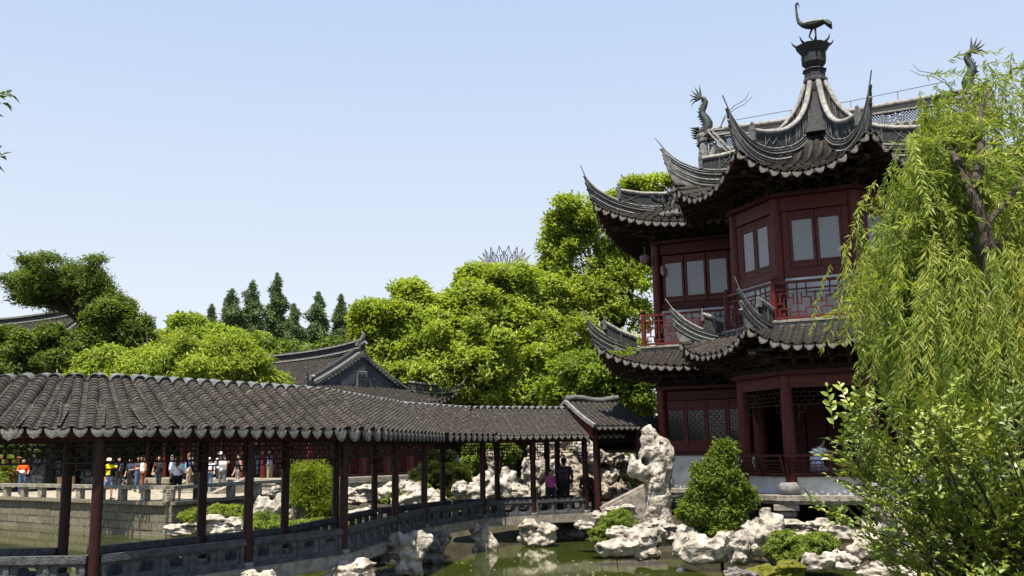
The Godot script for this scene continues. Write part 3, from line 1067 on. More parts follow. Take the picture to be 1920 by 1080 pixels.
func tower() -> void:
	var t := thing("garden_pavilion", "tall two-storey dark red pavilion with upswept grey tiled eaves and an eight-sided bay", "pavilion", P(8.977, 0, 26.717), -0.4368)
	var b: MB
	# --- stone platform on stone posts
	b = MB.new()
	for e in [[3.35, 1.46, 1.58], [3.27, 1.37, 1.46]]:
		var pts := []
		for k in range(-3, 5): pts.append(oct(k, e[0], e[1]))
		b.prism(pts, Vector3(0, e[2] - e[1], 0))
	part("bay_platform", b.mesh(), M.slab, t)
	b = MB.new()
	for e in [[0.80, 1.464, 1.577], [0.72, 1.374, 1.464]]:
		b.box(Vector3(2 * WX + 2 * e[0], e[2] - e[1], 7.1 + 2 * e[0]), at(0, (e[1] + e[2]) * 0.5, WZ - 3.55))
	part("hall_platform", b.mesh(), M.slab, t)
	for p in [oct(-2, 2.95), oct(-1, 2.95), oct(0, 2.95), oct(1, 2.95), Vector3(-5.9, 0, WZ + 0.35), Vector3(-4.1, 0, WZ + 0.35), Vector3(-3.0, 0, WZ + 0.3), Vector3(5.9, 0, WZ + 0.35), Vector3(4.0, 0, WZ + 0.35)]:
		b = MB.new()
		b.lathe([Vector2(0.20, -0.6), Vector2(0.20, 1.06)], 16, Transform3D())
		b.box(Vector3(0.62, 0.16, 0.62), at(0, 1.286, 0), 0.015)
		b.box(Vector3(0.5, 0.12, 0.5), at(0, 1.13, 0), 0.015)
		part("stone_post", b.mesh(), M.slab, t, Transform3D(Basis(Vector3.UP, rf(0, 0.6)), p))
	# --- ground floor of the bay
	b = MB.new()
	ring(b, 2.66, 1.58, 2.02, 0.22)
	part("bay_base_wall", b.mesh(), M.white, t)
	b = MB.new()
	ring(b, 2.74, 2.022, 2.075, 0.5)
	part("seat_board", b.mesh(), M.red_dark, t)
	var colm := MB.new()
	colm.lathe([Vector2(0.15, 0.0), Vector2(0.165, 0.9), Vector2(0.155, 2.78)], 18, Transform3D())
	var stub := MB.new()
	stub.lathe([Vector2(0.17, 0), Vector2(0.25, 0.06), Vector2(0.275, 0.16), Vector2(0.25, 0.26), Vector2(0.19, 0.31)], 18, Transform3D())
	for k in range(-3, 3):
		var p := oct(k, 2.62)
		part("column", colm.mesh(), M.red, t, Transform3D(Basis(), p + Vector3(0, 1.85, 0)))
		part("column_foot", stub.mesh(), M.slab_grey, t, Transform3D(Basis(), oct(k, 2.76) + Vector3(0, 1.58, 0)))
	b = MB.new()
	ring(b, 2.72, 4.28, 4.60, 0.14)
	part("bay_beam", b.mesh(), M.red, t)
	b = MB.new()
	ring(b, 2.92, 4.605, 4.72, 0.5)
	part("bay_beam_plate", b.mesh(), M.red_dark, t)
	# leaning seat-back railings
	for k in range(-3, 2):
		var fr := face_frame(k, 2.78, 0)
		var hw: float = 2.78 * sin(PI / 8)
		var r := MB.new()
		r.bar(fr * Vector3(-hw - 0.05, 2.56, 0.20), fr * Vector3(hw + 0.05, 2.56, 0.20), 0.07, 0.055)
		r.bar(fr * Vector3(-hw, 2.43, 0.155), fr * Vector3(hw, 2.43, 0.155), 0.035, 0.035)
		r.bar(fr * Vector3(-hw, 2.10, 0.03), fr * Vector3(hw, 2.10, 0.03), 0.05, 0.04)
		var rail := part("seat_railing", r.mesh(), M.red_dark, t)
		var nb := 15
		for i in nb + 1:
			var x := lerpf(-hw, hw, float(i) / nb)
			part("bar", unit_box(), M.red_dark, rail, bar_xf(fr * Vector3(x, 2.10, 0.03), fr * Vector3(x, 2.42, 0.15), 0.018, 0.022))
		for y in [2.17, 2.25, 2.34]:
			part("bar", unit_box(), M.red_dark, rail, bar_xf(fr * Vector3(-hw, y, 0.03 + (y - 2.1) * 0.38), fr * Vector3(hw, y, 0.03 + (y - 2.1) * 0.38), 0.018, 0.018))
		for x in [-hw, 0.0, hw]:
			part("bracket", unit_box(), M.red_dark, rail, bar_xf(fr * Vector3(x, 2.04, 0.05), fr * Vector3(x, 2.60, 0.225), 0.05, 0.06))
		# hanging lattice under the beam
		var lat := MB.new()
		var w := 2.62 * sin(PI / 8) * 2 - 0.3
		var f2 := face_frame(k, 2.62, 0)
		for s in key_lattice(w, 0.42, 0.105, 90 + k):
			lat.bar(f2 * Vector3(s[0].x - w * 0.5, 3.85 + s[0].y, 0), f2 * Vector3(s[1].x - w * 0.5, 3.85 + s[1].y, 0), 0.022, 0.022)
		for s in [-1, 1]:
			for e in [[0, 3.45, 0, 4.28], [0, 3.45, 0.14, 3.45], [0.14, 3.45, 0.14, 3.65], [0, 3.65, 0.30, 3.65], [0.30, 3.65, 0.30, 3.85], [0.14, 3.65, 0.14, 3.85], [0, 3.85, w * 0.5, 3.85]]:
				lat.bar(f2 * Vector3(s * (w * 0.5 - e[0]), e[1], 0), f2 * Vector3(s * (w * 0.5 - e[2]), e[3], 0), 0.026, 0.026)
		part("hanging_lattice", lat.mesh(), M.wood_under, t, Transform3D(), true)
	# floors, inner walls and ceilings
	b = MB.new()
	var pts := []
	for k in range(-3, 5): pts.append(oct(k, 2.5, 1.6))
	b.prism(pts, Vector3(0, 0.3, 0))
	part("bay_floor", b.mesh(), M.wood_dark, t)
	b = MB.new()
	pts = []
	for k in range(-3, 5): pts.append(oct(k, 2.85, 4.73))
	b.prism(pts, Vector3(0, 0.12, 0))
	part("bay_ceiling", b.mesh(), M.wood_dark, t)
	b = MB.new()
	b.box(Vector3(2 * WX - 0.3, 0.3, 6.9), at(0, 1.74, WZ - 3.5)); b.box(Vector3(2 * WX - 0.3, 0.15, 6.9), at(0, 4.8, WZ - 3.5))
	b.box(Vector3(2 * WX - 0.4, 3.2, 0.15), at(0, 3.3, WZ - 2.6)); b.box(Vector3(0.15, 3.2, 6.9), at(WX - 0.1, 3.3, WZ - 3.5)); b.box(Vector3(2 * WX, 3.2, 0.15), at(0, 3.3, WZ - 7.0)); b.box(Vector3(0.15, 3.2, 6.9), at(-WX + 0.1, 3.3, WZ - 3.5))
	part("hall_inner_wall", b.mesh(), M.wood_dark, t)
	# carved doors at the back of the bay room
	for i in 6:
		var x := -1.5 + i * 0.6
		b = MB.new()
		b.box(Vector3(0.56, 2.2, 0.05), at(x, 3.0, WZ - 0.1), 0.01)
		for s in key_lattice(0.42, 1.2, 0.1, 300 + i): b.bar(Vector3(x - 0.21 + s[0].x, 2.7 + s[0].y, WZ - 0.06), Vector3(x - 0.21 + s[1].x, 2.7 + s[1].y, WZ - 0.06), 0.02, 0.02)
		part("inner_door", b.mesh(), M.red_dark, t)
	# --- ground floor of the wings
	for sx in [-1, 1]:
		var x0 := 2.45
		b = MB.new()
		b.box(Vector3(WX - x0 + 0.1, 0.98, 0.2), at(sx * (WX + x0) * 0.5, 2.07, WZ - 0.02))
		part("wing_base_wall", b.mesh(), M.white, t)
		for e in [["sill_board", 0.0, 0.09, 0.3, 2.61], ["wing_beam", 0.0, 0.30, 0.16, 4.42], ["beam_plate", 0.3, 0.12, 0.5, 4.66]]:
			b = MB.new()
			b.box(Vector3(WX - x0 + e[1], e[2], e[3]), at(sx * (WX + x0) * 0.5, e[4], WZ), 0.01)
			part(e[0], b.mesh(), M.red_dark, t)
		for x in [WX, 2.5]:
			b = MB.new()
			b.lathe([Vector2(0.15, 0.0), Vector2(0.165, 0.9), Vector2(0.155, 2.96)], 18, Transform3D())
			part("column", b.mesh(), M.red, t, at(sx * x, 1.68, WZ + 0.08))
			part("column_foot", stub.mesh(), M.slab_grey, t, at(sx * x, 1.578, WZ + 0.12))
		for i in 4:
			var w := 0.66
			var x := 2.85 + w * 0.5 + i * w
			b = MB.new()
			for s in [-1, 1]: b.box(Vector3(0.07, 1.6, 0.06), at(s * (w * 0.5 - 0.036), 3.46, 0), 0.006)
			for y in [2.70, 2.98, 3.98, 4.22]: b.box(Vector3(w - 0.146, 0.07, 0.055), at(0, y, 0), 0.006)
			b.box(Vector3(w - 0.146, 0.22, 0.02), at(0, 2.84, 0)); b.box(Vector3(w - 0.146, 0.17, 0.02), at(0, 4.1, 0))
			var win := part("window", b.mesh(), M.red, t, at(sx * x, 0, WZ + 0.06))
			b = MB.new()
			for s in key_lattice(w - 0.15, 0.94, 0.085, 400 + i): b.bar(Vector3(s[0].x - (w - 0.15) * 0.5, 3.01 + s[0].y, 0), Vector3(s[1].x - (w - 0.15) * 0.5, 3.01 + s[1].y, 0), 0.016, 0.016)
			part("window_lattice", b.mesh(), M.red_dark, win, Transform3D(), true)
			b = MB.new()
			b.box(Vector3(w - 0.15, 0.94, 0.01), at(0, 3.48, -0.025))
			part("pane", b.mesh(), M.glass_dark, win)
	# --- eaves of the lower roof
	var tiles := []
	var skirt_r := 4.25
	for k in range(-3, 2):
		var ap := skirt_r * cos(PI / 8)
		var hf := skirt_r * sin(PI / 8)
		var run := ap - 3.02 * cos(PI / 8)
		var fr := face_frame(k, skirt_r, 0)
		var h := func(x: float, s: float) -> float: return 5.23 + 0.42 * s + 0.10 * s * s + 0.50 * pow(absf(x) / (hf * (1.0 - s / ap)), 3.0) * pow(1.0 - s / run * 0.8, 2.0)
		roof_face(t, fr, hf, 0.27, func(x: float) -> float: return minf(run, ap * (1.0 - absf(x) / hf) + 0.02), h, {"tiles": tiles, "rafter_run": 1.1})
	for sx in [-1, 1]:
		var out := 1.57
		var run := out - 0.5
		var lw := (WX + out) - 2.2
		var fr := Transform3D(Basis(), Vector3(sx * (2.2 + lw * 0.5), 0, WZ + out))
		var h := func(x: float, s: float) -> float:
			var e: float = (x * sx + lw * 0.5)          # from the bay towards the corner
			return 5.23 + 0.42 * s + 0.10 * s * s + 0.72 * pow(maxf(0.0, e - lw + 3.2 - 0.0) / 3.2, 3.0) * pow(1.0 - s / run * 0.8, 2.0)
		roof_face(t, fr, lw * 0.5, 0.27, func(x: float) -> float: return clampf(lw * 0.5 - x * sx, 0.02, run), h, {"tiles": tiles, "rafter_run": 1.1})
		var fr2 := Transform3D(Basis(Vector3(0, 0, -sx), Vector3.UP, Vector3(sx, 0, 0)), Vector3(sx * (WX + out), 0, WZ - 3.54))
		var hf := 3.54 + out
		var h2 := func(x: float, s: float) -> float: return 5.23 + 0.42 * s + 0.10 * s * s + 0.72 * pow(maxf(0.0, absf(x) - hf + 3.2) / 3.2, 3.0) * pow(1.0 - s / run * 0.8, 2.0)
		roof_face(t, fr2, hf, 0.27, func(x: float) -> float: return clampf(hf - absf(x), 0.02, run), h2, {"tiles": tiles, "rafters": false})
	# --- balcony
	b = MB.new()
	ring(b, 3.03, 5.55, 5.93, 0.6)
	part("balcony_core", b.mesh(), M.ridge_dark, t)
	for k in range(-3, 2):
		var fr := face_frame(k, 3.055, 5.74)
		var w: float = 2.0 * 3.055 * sin(PI / 8) / 4.0
		for i in 4:
			b = MB.new()
			b.box(Vector3(w - 0.012, 0.37, 0.05), fr * at((i - 1.5) * w, 0, rf(-0.003, 0.003)), 0.006)
			part("fascia_tile", b.mesh(), M.slab_grey, t)
	b = MB.new()
	ring(b, 3.12, 5.935, 6.0, 0.7)
	part("balcony_edge", b.mesh(), M.slab, t)
	for sx in [-1, 1]:
		b = MB.new()
		b.box(Vector3(WX + 0.5 - 2.3, 0.38, 0.3), at(sx * (WX + 0.5 + 2.3) * 0.5, 5.74, WZ + 0.35)); b.box(Vector3(0.3, 0.38, 7.3), at(sx * (WX + 0.35), 5.74, WZ - 3.4))
		part("balcony_fascia", b.mesh(), M.slab_grey, t)
		b = MB.new()
		b.box(Vector3(WX + 0.55 - 2.3, 0.065, 0.9), at(sx * (WX + 0.55 + 2.3) * 0.5, 5.967, WZ + 0.12)); b.box(Vector3(0.9, 0.064, 7.5), at(sx * (WX + 0.125), 5.966, WZ - 3.43 - 0.65))
		part("balcony_edge", b.mesh(), M.slab, t)
	var postm := MB.new()
	postm.box(Vector3(0.13, 1.02, 0.13), at(0, 0.51, 0), 0.012)
	postm.lathe([Vector2(0.05, 1.02), Vector2(0.045, 1.05), Vector2(0.08, 1.08), Vector2(0.085, 1.13), Vector2(0.06, 1.18), Vector2(0.01, 1.2)], 10, Transform3D())
	for k in range(-3, 3): part("railing_post", postm.mesh(), M.red_rail, t, Transform3D(Basis(Vector3.UP, PI / 8 + k * PI / 4), oct(k, 2.92, 6.0)))
	for k in range(-2, 2):
		var d := (oct(k + 1, 2.92) - oct(k, 2.92)).normalized() * 0.065
		balcony_panel(t, oct(k, 2.92, 6.0) + d, oct(k + 1, 2.92, 6.0) - d, k)
	for sx in [-1, 1]:
		for x in [WX + 0.4, 4.05]: part("railing_post", postm.mesh(), M.red_rail, t, at(sx * x, 6.0, WZ + 0.42))
		balcony_panel(t, Vector3(sx * (WX + 0.335), 6.0, WZ + 0.42), Vector3(sx * 4.115, 6.0, WZ + 0.42), 5)
		balcony_panel(t, Vector3(sx * 3.985, 6.0, WZ + 0.42), Vector3(sx * 2.55, 6.0, WZ + 0.42), 6)
	# --- upper storey of the bay
	b = MB.new()
	ring(b, 2.55, 6.0, 7.06, 0.16)
	part("upper_base_wall", b.mesh(), M.white, t)
	b = MB.new()
	ring(b, 2.62, 7.065, 7.14, 0.26)
	part("white_sill", b.mesh(), M.white, t)
	colm = MB.new()
	colm.lathe([Vector2(0.145, 0.0), Vector2(0.15, 3.3)], 18, Transform3D())
	for k in range(-3, 3): part("column", colm.mesh(), M.red, t, Transform3D(Basis(), oct(k, 2.58, 6.0)))
	b = MB.new()
	ring(b, 2.64, 8.98, 9.32, 0.16)
	part("upper_beam", b.mesh(), M.red, t)
	b = MB.new()
	ring(b, 2.82, 9.325, 9.43, 0.4)
	part("upper_beam_plate", b.mesh(), M.red_dark, t)
	for k in range(-3, 2):
		var fr := face_frame(k, 2.58, 0)
		var hw: float = 2.58 * sin(PI / 8) - 0.14
		b = MB.new()
		for s in [-1, 1]: b.box(Vector3(0.17, 1.68, 0.07), Transform3D(fr.basis, fr * Vector3(s * (hw - 0.085), 8.13, 0)), 0.008)
		b.box(Vector3(2 * hw, 0.25, 0.08), Transform3D(fr.basis, fr * Vector3(0, 7.27, 0)), 0.008)
		b.box(Vector3(2 * hw, 0.03, 0.16), Transform3D(fr.basis, fr * Vector3(0, 8.955, 0.03)), 0.004)
		part("window_surround", b.mesh(), M.red, t)
		for s in [-1, 1]:
			window_leaf(t, fr * at(s * (hw - 0.17) * 0.5, 0, 0.0), hw - 0.18, 7.40, 8.93, 0.21, 0.17)
	# core walls so that the rooms are closed
	b = MB.new()
	ring(b, 2.38, 6.0, 9.5, 0.1, -4, 4)
	b.box(Vector3(2 * WX - 0.3, 3.6, 6.8), at(0, 7.8, WZ - 3.52))
	b.box(Vector3(2 * WX + 0.1, 1.2, 7.0), at(0, 5.32, WZ - 3.5))
	ring(b, 2.60, 4.73, 5.98, 0.12, -4, 4)
	part("upper_inner_wall", b.mesh(), M.wood_dark, t)
	# --- upper storey of the wings
	for sx in [-1, 1]:
		var x0 := 2.2
		b = MB.new()
		b.box(Vector3(WX - x0, 1.05, 0.18), at(sx * (WX + x0) * 0.5, 6.525, WZ - 0.03))
		b.box(Vector3(WX - x0, 0.08, 0.24), at(sx * (WX + x0) * 0.5, 7.095, WZ))
		part("upper_base_wall", b.mesh(), M.white, t)
		for e in [["upper_beam", 0.0, 0.34, 0.16, 9.15, 0.0], ["beam_plate", 0.3, 0.10, 0.46, 9.375, 0.0], ["sill_board", 0.0, 0.25, 0.1, 7.265, 0.02]]:
			b = MB.new()
			b.box(Vector3(WX - x0 + e[1], e[2], e[3]), at(sx * (WX + x0) * 0.5, e[4], WZ + e[5]), 0.01)
			part(e[0], b.mesh(), M.red_dark, t)
		part("column", colm.mesh(), M.red, t, at(sx * WX, 6.0, WZ + 0.06))
		for i in 4:
			var w := 0.70
			window_leaf(t, at(sx * (WX - 0.20 - w * 0.5 - i * (w + 0.02)), 0, WZ + 0.05), w, 7.40, 8.93, 0.21, 0.17)
		b = MB.new()
		b.box(Vector3(0.2, 3.4, 6.9), at(sx * (WX - 0.1), 7.7, WZ - 3.55))
		part("side_wall", b.mesh(), M.red_dark, t)
	# --- brackets under both eaves
	var bk := MB.new()
	for j in 3:
		var y := j * 0.17
		bk.box(Vector3(0.12, 0.09, 0.16 + j * 0.42), at(0, y, 0.06 + j * 0.20), 0.01)
		bk.box(Vector3(0.34 + 0.16 * j, 0.08, 0.09), at(0, y + 0.085, 0.05 + j * 0.33), 0.012)
		for s in [-1, 0, 1]: bk.box(Vector3(0.10, 0.07, 0.10), at(s * (0.13 + 0.07 * j), y + 0.15, 0.05 + j * 0.33), 0.012)
		bk.tube([Vector3(0, y - 0.03, 0.12 + j * 0.35), Vector3(0, y - 0.09, 0.24 + j * 0.36), Vector3(0, y - 0.02, 0.34 + j * 0.36)], [0.03, 0.045, 0.015], 5)
	var bkm := bk.mesh()
	for lv in [[4.78, 1.0, 2.7], [9.48, 1.0, 2.62]]:
		for k in range(-3, 2):
			var fr := face_frame(k, lv[2], lv[0])
			for x in [-0.68, -0.23, 0.23, 0.68]: part("eave_bracket", bkm, M.bracket, t, fr * at(x, 0, -0.1))
			var p := oct(k, lv[2] - 0.1, lv[0])
			part("eave_bracket", bkm, M.bracket, t, Transform3D(Basis(Vector3.UP, PI / 8 + k * PI / 4) * Basis.from_scale(Vector3(1.2, 1.0, 1.5)), p))
		for sx in [-1, 1]:
			for i in 6: part("eave_bracket", bkm, M.bracket, t, at(sx * (2.75 + i * 0.54), lv[0], WZ - 0.05))
			part("eave_bracket", bkm, M.bracket, t, Transform3D(Basis(Vector3.UP, sx * PI / 4) * Basis.from_scale(Vector3(1.2, 1, 1.5)), Vector3(sx * WX, lv[0], WZ)))
	# --- the eight-sided roof
	var R := 4.25
	var ap := R * cos(PI / 8)
	var hf := R * sin(PI / 8)
	var g := func(r: float) -> float:
		var q := 1.0 - r
		return 9.56 + 1.45 * q + 0.75 * q * q * q + 0.95 * pow(q, 12.0)
	for k in range(-5, 3):
		var fr := face_frame(k, R, 0)
		var h := func(x: float, s: float) -> float:
			var r := 1.0 - s / ap
			return float(g.call(r)) + 0.80 * pow(r, 4.0) * pow(minf(absf(x) / maxf(hf * r, 0.01), 1.0), 2.4)
		roof_face(t, fr, hf, 0.27, func(x: float) -> float: return clampf(ap * (1.0 - absf(x) / hf), 0.03, ap * 0.93), h, {"tiles": tiles, "bare": k < -3 or k > 1, "rafter_run": 1.7})
	for k in range(-3, 3):
		var dir := oct(k, 1.0)
		horn_ridge(t, Vector3.ZERO, dir, [Vector2(0.28, 12.3), Vector2(0.7, 11.6), Vector2(1.3, 11.15), Vector2(2.0, 10.88), Vector2(2.7, 10.72), Vector2(3.4, 10.75), Vector2(3.95, 10.95), Vector2(4.3, 11.2), Vector2(4.52, 11.45), Vector2(4.72, 11.72)],
			func(q: float) -> float: return float(g.call(q / R)) + 0.80 * pow(q / R, 4.0), 4.2, [Vector2(0.30, 13.22), Vector2(0.6, 12.5), Vector2(1.05, 11.93), Vector2(1.6, 11.55), Vector2(2.2, 11.3), Vector2(2.9, 11.13), Vector2(3.45, 11.05)], 1.0)
	for k in range(-2, 2):
		var dir := oct(k, 1.0)
		horn_ridge(t, Vector3.ZERO, dir, [Vector2(3.0, 5.93), Vector2(3.35, 6.0), Vector2(3.75, 6.14), Vector2(4.08, 6.34), Vector2(4.3, 6.54), Vector2(4.47, 6.72), Vector2(4.64, 6.98)],
			func(q: float) -> float: return 5.65 + (4.25 - q) * 0.12, 4.22, [Vector2(3.05, 6.30), Vector2(3.3, 6.40), Vector2(3.62, 6.50)], 0.72)
	# --- the hip-and-gable roof of the hall
	var EX := WX + 1.53
	var run := 3.54 + 1.53
	var GX := 4.25
	var hh := func(x: float, s: float, half: float) -> float:
		return 9.62 + 0.46 * s + 0.054 * s * s + 0.92 * pow(maxf(0.0, absf(x) - half + 4.2) / 4.2, 3.0) * pow(clampf(1.0 - s / 3.4, 0.0, 1.0), 2.0)
	for sz in [1, -1]:
		var fr := Transform3D(Basis(Vector3(sz, 0, 0), Vector3.UP, Vector3(0, 0, sz)), Vector3(0, 0, WZ - 3.54 + sz * run))
		roof_face(t, fr, EX, 0.27, func(x: float) -> float: return run if absf(x) < GX else clampf(EX - absf(x), 0.03, run), func(x: float, s: float) -> float: return hh.call(x, s, EX), {"tiles": tiles, "bare": sz < 0, "rafter_run": 1.5})
	for sx in [-1, 1]:
		var fr := Transform3D(Basis(Vector3(0, 0, -sx), Vector3.UP, Vector3(sx, 0, 0)), Vector3(sx * EX, 0, WZ - 3.54))
		roof_face(t, fr, run, 0.27, func(x: float) -> float: return clampf(minf(run - absf(x), EX - GX), 0.03, 9.0), func(x: float, s: float) -> float: return hh.call(x, s, run), {"tiles": tiles, "rafter_run": 1.5})
		var gb := MB.new()
		var gp := []
		for i in 9:
			var zz := lerpf(-2.3, 2.3, i / 8.0)
			gp.append(Vector3(sx * (GX - 0.06), 9.62 + 0.46 * (run - absf(zz)) + 0.054 * pow(run - absf(zz), 2), WZ - 3.54 + zz))
		if sx > 0: gp.reverse()
		gb.prism(gp, Vector3(-sx * 0.08, 0, 0))
		part("gable", gb.mesh(), M.plaster, t)
		# verge ridges down the gable, front and back
		for sz in [1, -1]:
			var fl := []
			for i in 8:
				var s := lerpf(run, 2.0, i / 7.0)
				var y := 9.62 + 0.46 * s + 0.054 * s * s + 0.14
				fl.append(Transform3D(Basis(Vector3.RIGHT, Vector3.UP, Vector3(0, 0, sz)) if sz > 0 else Basis(Vector3.LEFT, Vector3.UP, Vector3(0, 0, -1)), Vector3(sx * GX, y, WZ - 3.54 + sz * (run - s))))
			var vb := MB.new()
			vb.sweep([Vector2(-0.09, -0.2), Vector2(0.09, -0.2), Vector2(0.09, 0.1), Vector2(0.05, 0.18), Vector2(-0.05, 0.18), Vector2(-0.09, 0.1)], fl)
			part("verge_ridge", vb.mesh(), M.ridge, t)
		var q := 0.7071
		for sz in ([1] if sx > 0 else [1, -1]):
			horn_ridge(t, Vector3(sx * WX, 0, WZ if sz > 0 else WZ - 7.08), Vector3(sx * q, 0, sz * q), [Vector2(-1.0, 10.85), Vector2(-0.3, 10.68), Vector2(0.54, 10.64), Vector2(1.34, 10.76), Vector2(1.9, 10.98), Vector2(2.2, 11.18), Vector2(2.42, 11.42), Vector2(2.62, 11.82)],
				func(d: float) -> float: return 9.62 + 0.46 * (2.16 - d) * q + 0.92 * pow(clampf((4.2 - (2.16 - d) * q) / 4.2, 0, 1), 3.0) * pow(clampf(1.0 - (2.16 - d) * q / 3.4, 0, 1), 2.0), 2.12, [Vector2(-1.0, 11.2), Vector2(-0.3, 11.1), Vector2(0.5, 11.05), Vector2(1.28, 11.1)], 1.0)
			horn_ridge(t, Vector3(sx * WX, 0, WZ if sz > 0 else WZ - 7.08), Vector3(sx * q, 0, sz * q), [Vector2(0.75, 5.98), Vector2(1.2, 6.08), Vector2(1.6, 6.2), Vector2(1.95, 6.36), Vector2(2.25, 6.56), Vector2(2.5, 6.82), Vector2(2.72, 7.16)],
				func(d: float) -> float: return 5.86 + (2.2 - d) * 0.05, 2.2, [Vector2(0.85, 6.28), Vector2(1.4, 6.46), Vector2(1.95, 6.74)], 0.8)
	# main ridge: mouldings, pierced panels, coping
	var rz := WZ - 3.54
	var rl := 4.45
	b = MB.new()
	b.bar(Vector3(-rl, 13.25, rz), Vector3(rl, 13.25, rz), 0.24, 0.12); b.bar(Vector3(-rl, 13.37, rz), Vector3(rl, 13.37, rz), 0.16, 0.07); b.bar(Vector3(-rl, 13.82, rz), Vector3(rl, 13.82, rz), 0.16, 0.06)
	part("ridge_moulding", b.mesh(), M.cap, t)
	b = MB.new()
	b.bar(Vector3(-rl, 13.93, rz), Vector3(rl, 13.93, rz), 0.12, 0.16)
	part("ridge_band", b.mesh(), M.ridge_dark, t)
	b = MB.new()
	var rp := []
	var rr := []
	for i in 9:
		var x := lerpf(-rl, rl, i / 8.0)
		rp.append(Vector3(x, 14.06 + 0.10 * pow(absf(x) / rl, 2), rz)); rr.append(0.10)
	b.tube(rp, rr, 8)
	part("ridge_coping", b.mesh(), M.cap, t)
	for i in 15:
		var x := -rl + 0.3 + i * 0.593
		var pn := MB.new()
		for e in [[-0.27, 0.0, 0.03, 0.4], [0.27, 0.0, 0.03, 0.4]]: pn.box(Vector3(0.035, 0.41, 0.12), at(x + e[0], 13.6, rz), 0.005)
		if i % 2 == 0:
			for s in key_lattice(0.5, 0.4, 0.06, 700 + i): pn.bar(Vector3(x - 0.25 + s[0].x, 13.4 + s[0].y, rz), Vector3(x - 0.25 + s[1].x, 13.4 + s[1].y, rz), 0.05, 0.026)
		else:
			for u in range(-3, 7):
				for sgn in [-1.0, 1.0]:
					var c0 := Vector2(-0.25 + u * 0.1, 0.0); var c1 := c0 + Vector2(0.4, 0.4)
					var a0 := clampf(c0.x, -0.25, 0.25); var a1 := clampf(c1.x, -0.25, 0.25)
					if a1 > a0: pn.bar(Vector3(x + sgn * a0, 13.4 + (a0 - c0.x), rz), Vector3(x + sgn * a1, 13.4 + (a1 - c0.x), rz), 0.05, 0.02)
		part("ridge_panel", pn.mesh(), M.ridge, t)
	# a post and a triangular openwork piece at either end
	for sx in [-1, 1]:
		b = MB.new()
		b.lathe([Vector2(0.17, 12.95), Vector2(0.17, 13.75), Vector2(0.24, 13.82), Vector2(0.2, 13.9), Vector2(0.26, 13.98), Vector2(0.2, 14.05)], 12, at(sx * (rl + 0.2), 0, rz))
		part("ridge_end_post", b.mesh(), M.cap, t)
		b = MB.new()
		for e in [[0.0, 14.12, -0.85, 13.0], [-0.2, 14.05, -1.0, 13.02], [0.0, 14.12, -0.62, 14.08], [-0.35, 13.9, -0.9, 13.9]]:
			b.bar(Vector3(sx * (rl + e[0]), e[1], rz + 0.16), Vector3(sx * (rl + e[2]), e[3], rz + 0.16), 0.06, 0.075)
		part("openwork_bracket", b.mesh(), M.cap, t)
		b = MB.new()
		for i in 5: b.tube([Vector3(sx * (rl - 0.05), 13.1 + i * 0.12, rz + 0.13), Vector3(sx * (rl - 0.3), 13.2 + i * 0.06, rz + 0.17), Vector3(sx * (rl - 0.55), 13.05 + i * 0.05, rz + 0.13)], [0.05, 0.07, 0.03], 5)
		part("openwork_carving", b.mesh(), M.ridge_dark, t, Transform3D(), true)
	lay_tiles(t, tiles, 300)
	# --- finial
	b = MB.new()
	b.lathe([Vector2(0.30, 12.95), Vector2(0.33, 13.18), Vector2(0.30, 13.22)], 24, Transform3D())
	b.lathe([Vector2(0.85, 11.55), Vector2(0.55, 12.1), Vector2(0.34, 12.7), Vector2(0.27, 13.0)], 16, Transform3D())
	part("finial_collar", b.mesh(), M.ridge_dark, t)
	b = MB.new()
	b.lathe([Vector2(0.30, 13.22), Vector2(0.37, 13.26), Vector2(0.36, 13.34), Vector2(0.31, 13.38), Vector2(0.31, 13.58), Vector2(0.36, 13.62), Vector2(0.27, 13.68), Vector2(0.20, 13.72)], 8, Transform3D(Basis(Vector3.UP, 0.2), Vector3.ZERO), false)
	part("finial_base", b.mesh(), M.ridge_dark, t)
	b = MB.new()
	b.lathe([Vector2(0.20, 13.70), Vector2(0.27, 13.76), Vector2(0.36, 13.86), Vector2(0.37, 14.10), Vector2(0.33, 14.13), Vector2(0.36, 14.18), Vector2(0.50, 14.38), Vector2(0.46, 14.40), Vector2(0.40, 14.36)], 8, Transform3D(Basis(Vector3.UP, 0.2), Vector3.ZERO), false)
	part("finial_vase", b.mesh(), M.ridge_dark, t)
	for k in 8:
		var d := oct(k - 0.12, 1.0)
		b = MB.new()
		b.tube([d * 0.42 + Vector3(0, 14.38, 0), d * 0.50 + Vector3(0, 14.42, 0), d * 0.57 + Vector3(0, 14.48, 0), d * 0.60 + Vector3(0, 14.57, 0)], [0.045, 0.035, 0.022, 0.006], 6)
		part("finial_horn", b.mesh(), M.ridge_dark, t)
	for k in 8:
		var d := oct(k, 1.0)
		b = MB.new()
		b.lathe([Vector2(0.02, -0.07), Vector2(0.06, 0.0), Vector2(0.02, 0.07)], 8, at(d.x * 0.33, 13.1, d.z * 0.33))
		part("finial_boss", b.mesh(), M.ridge, t)
	roof_statues(t)

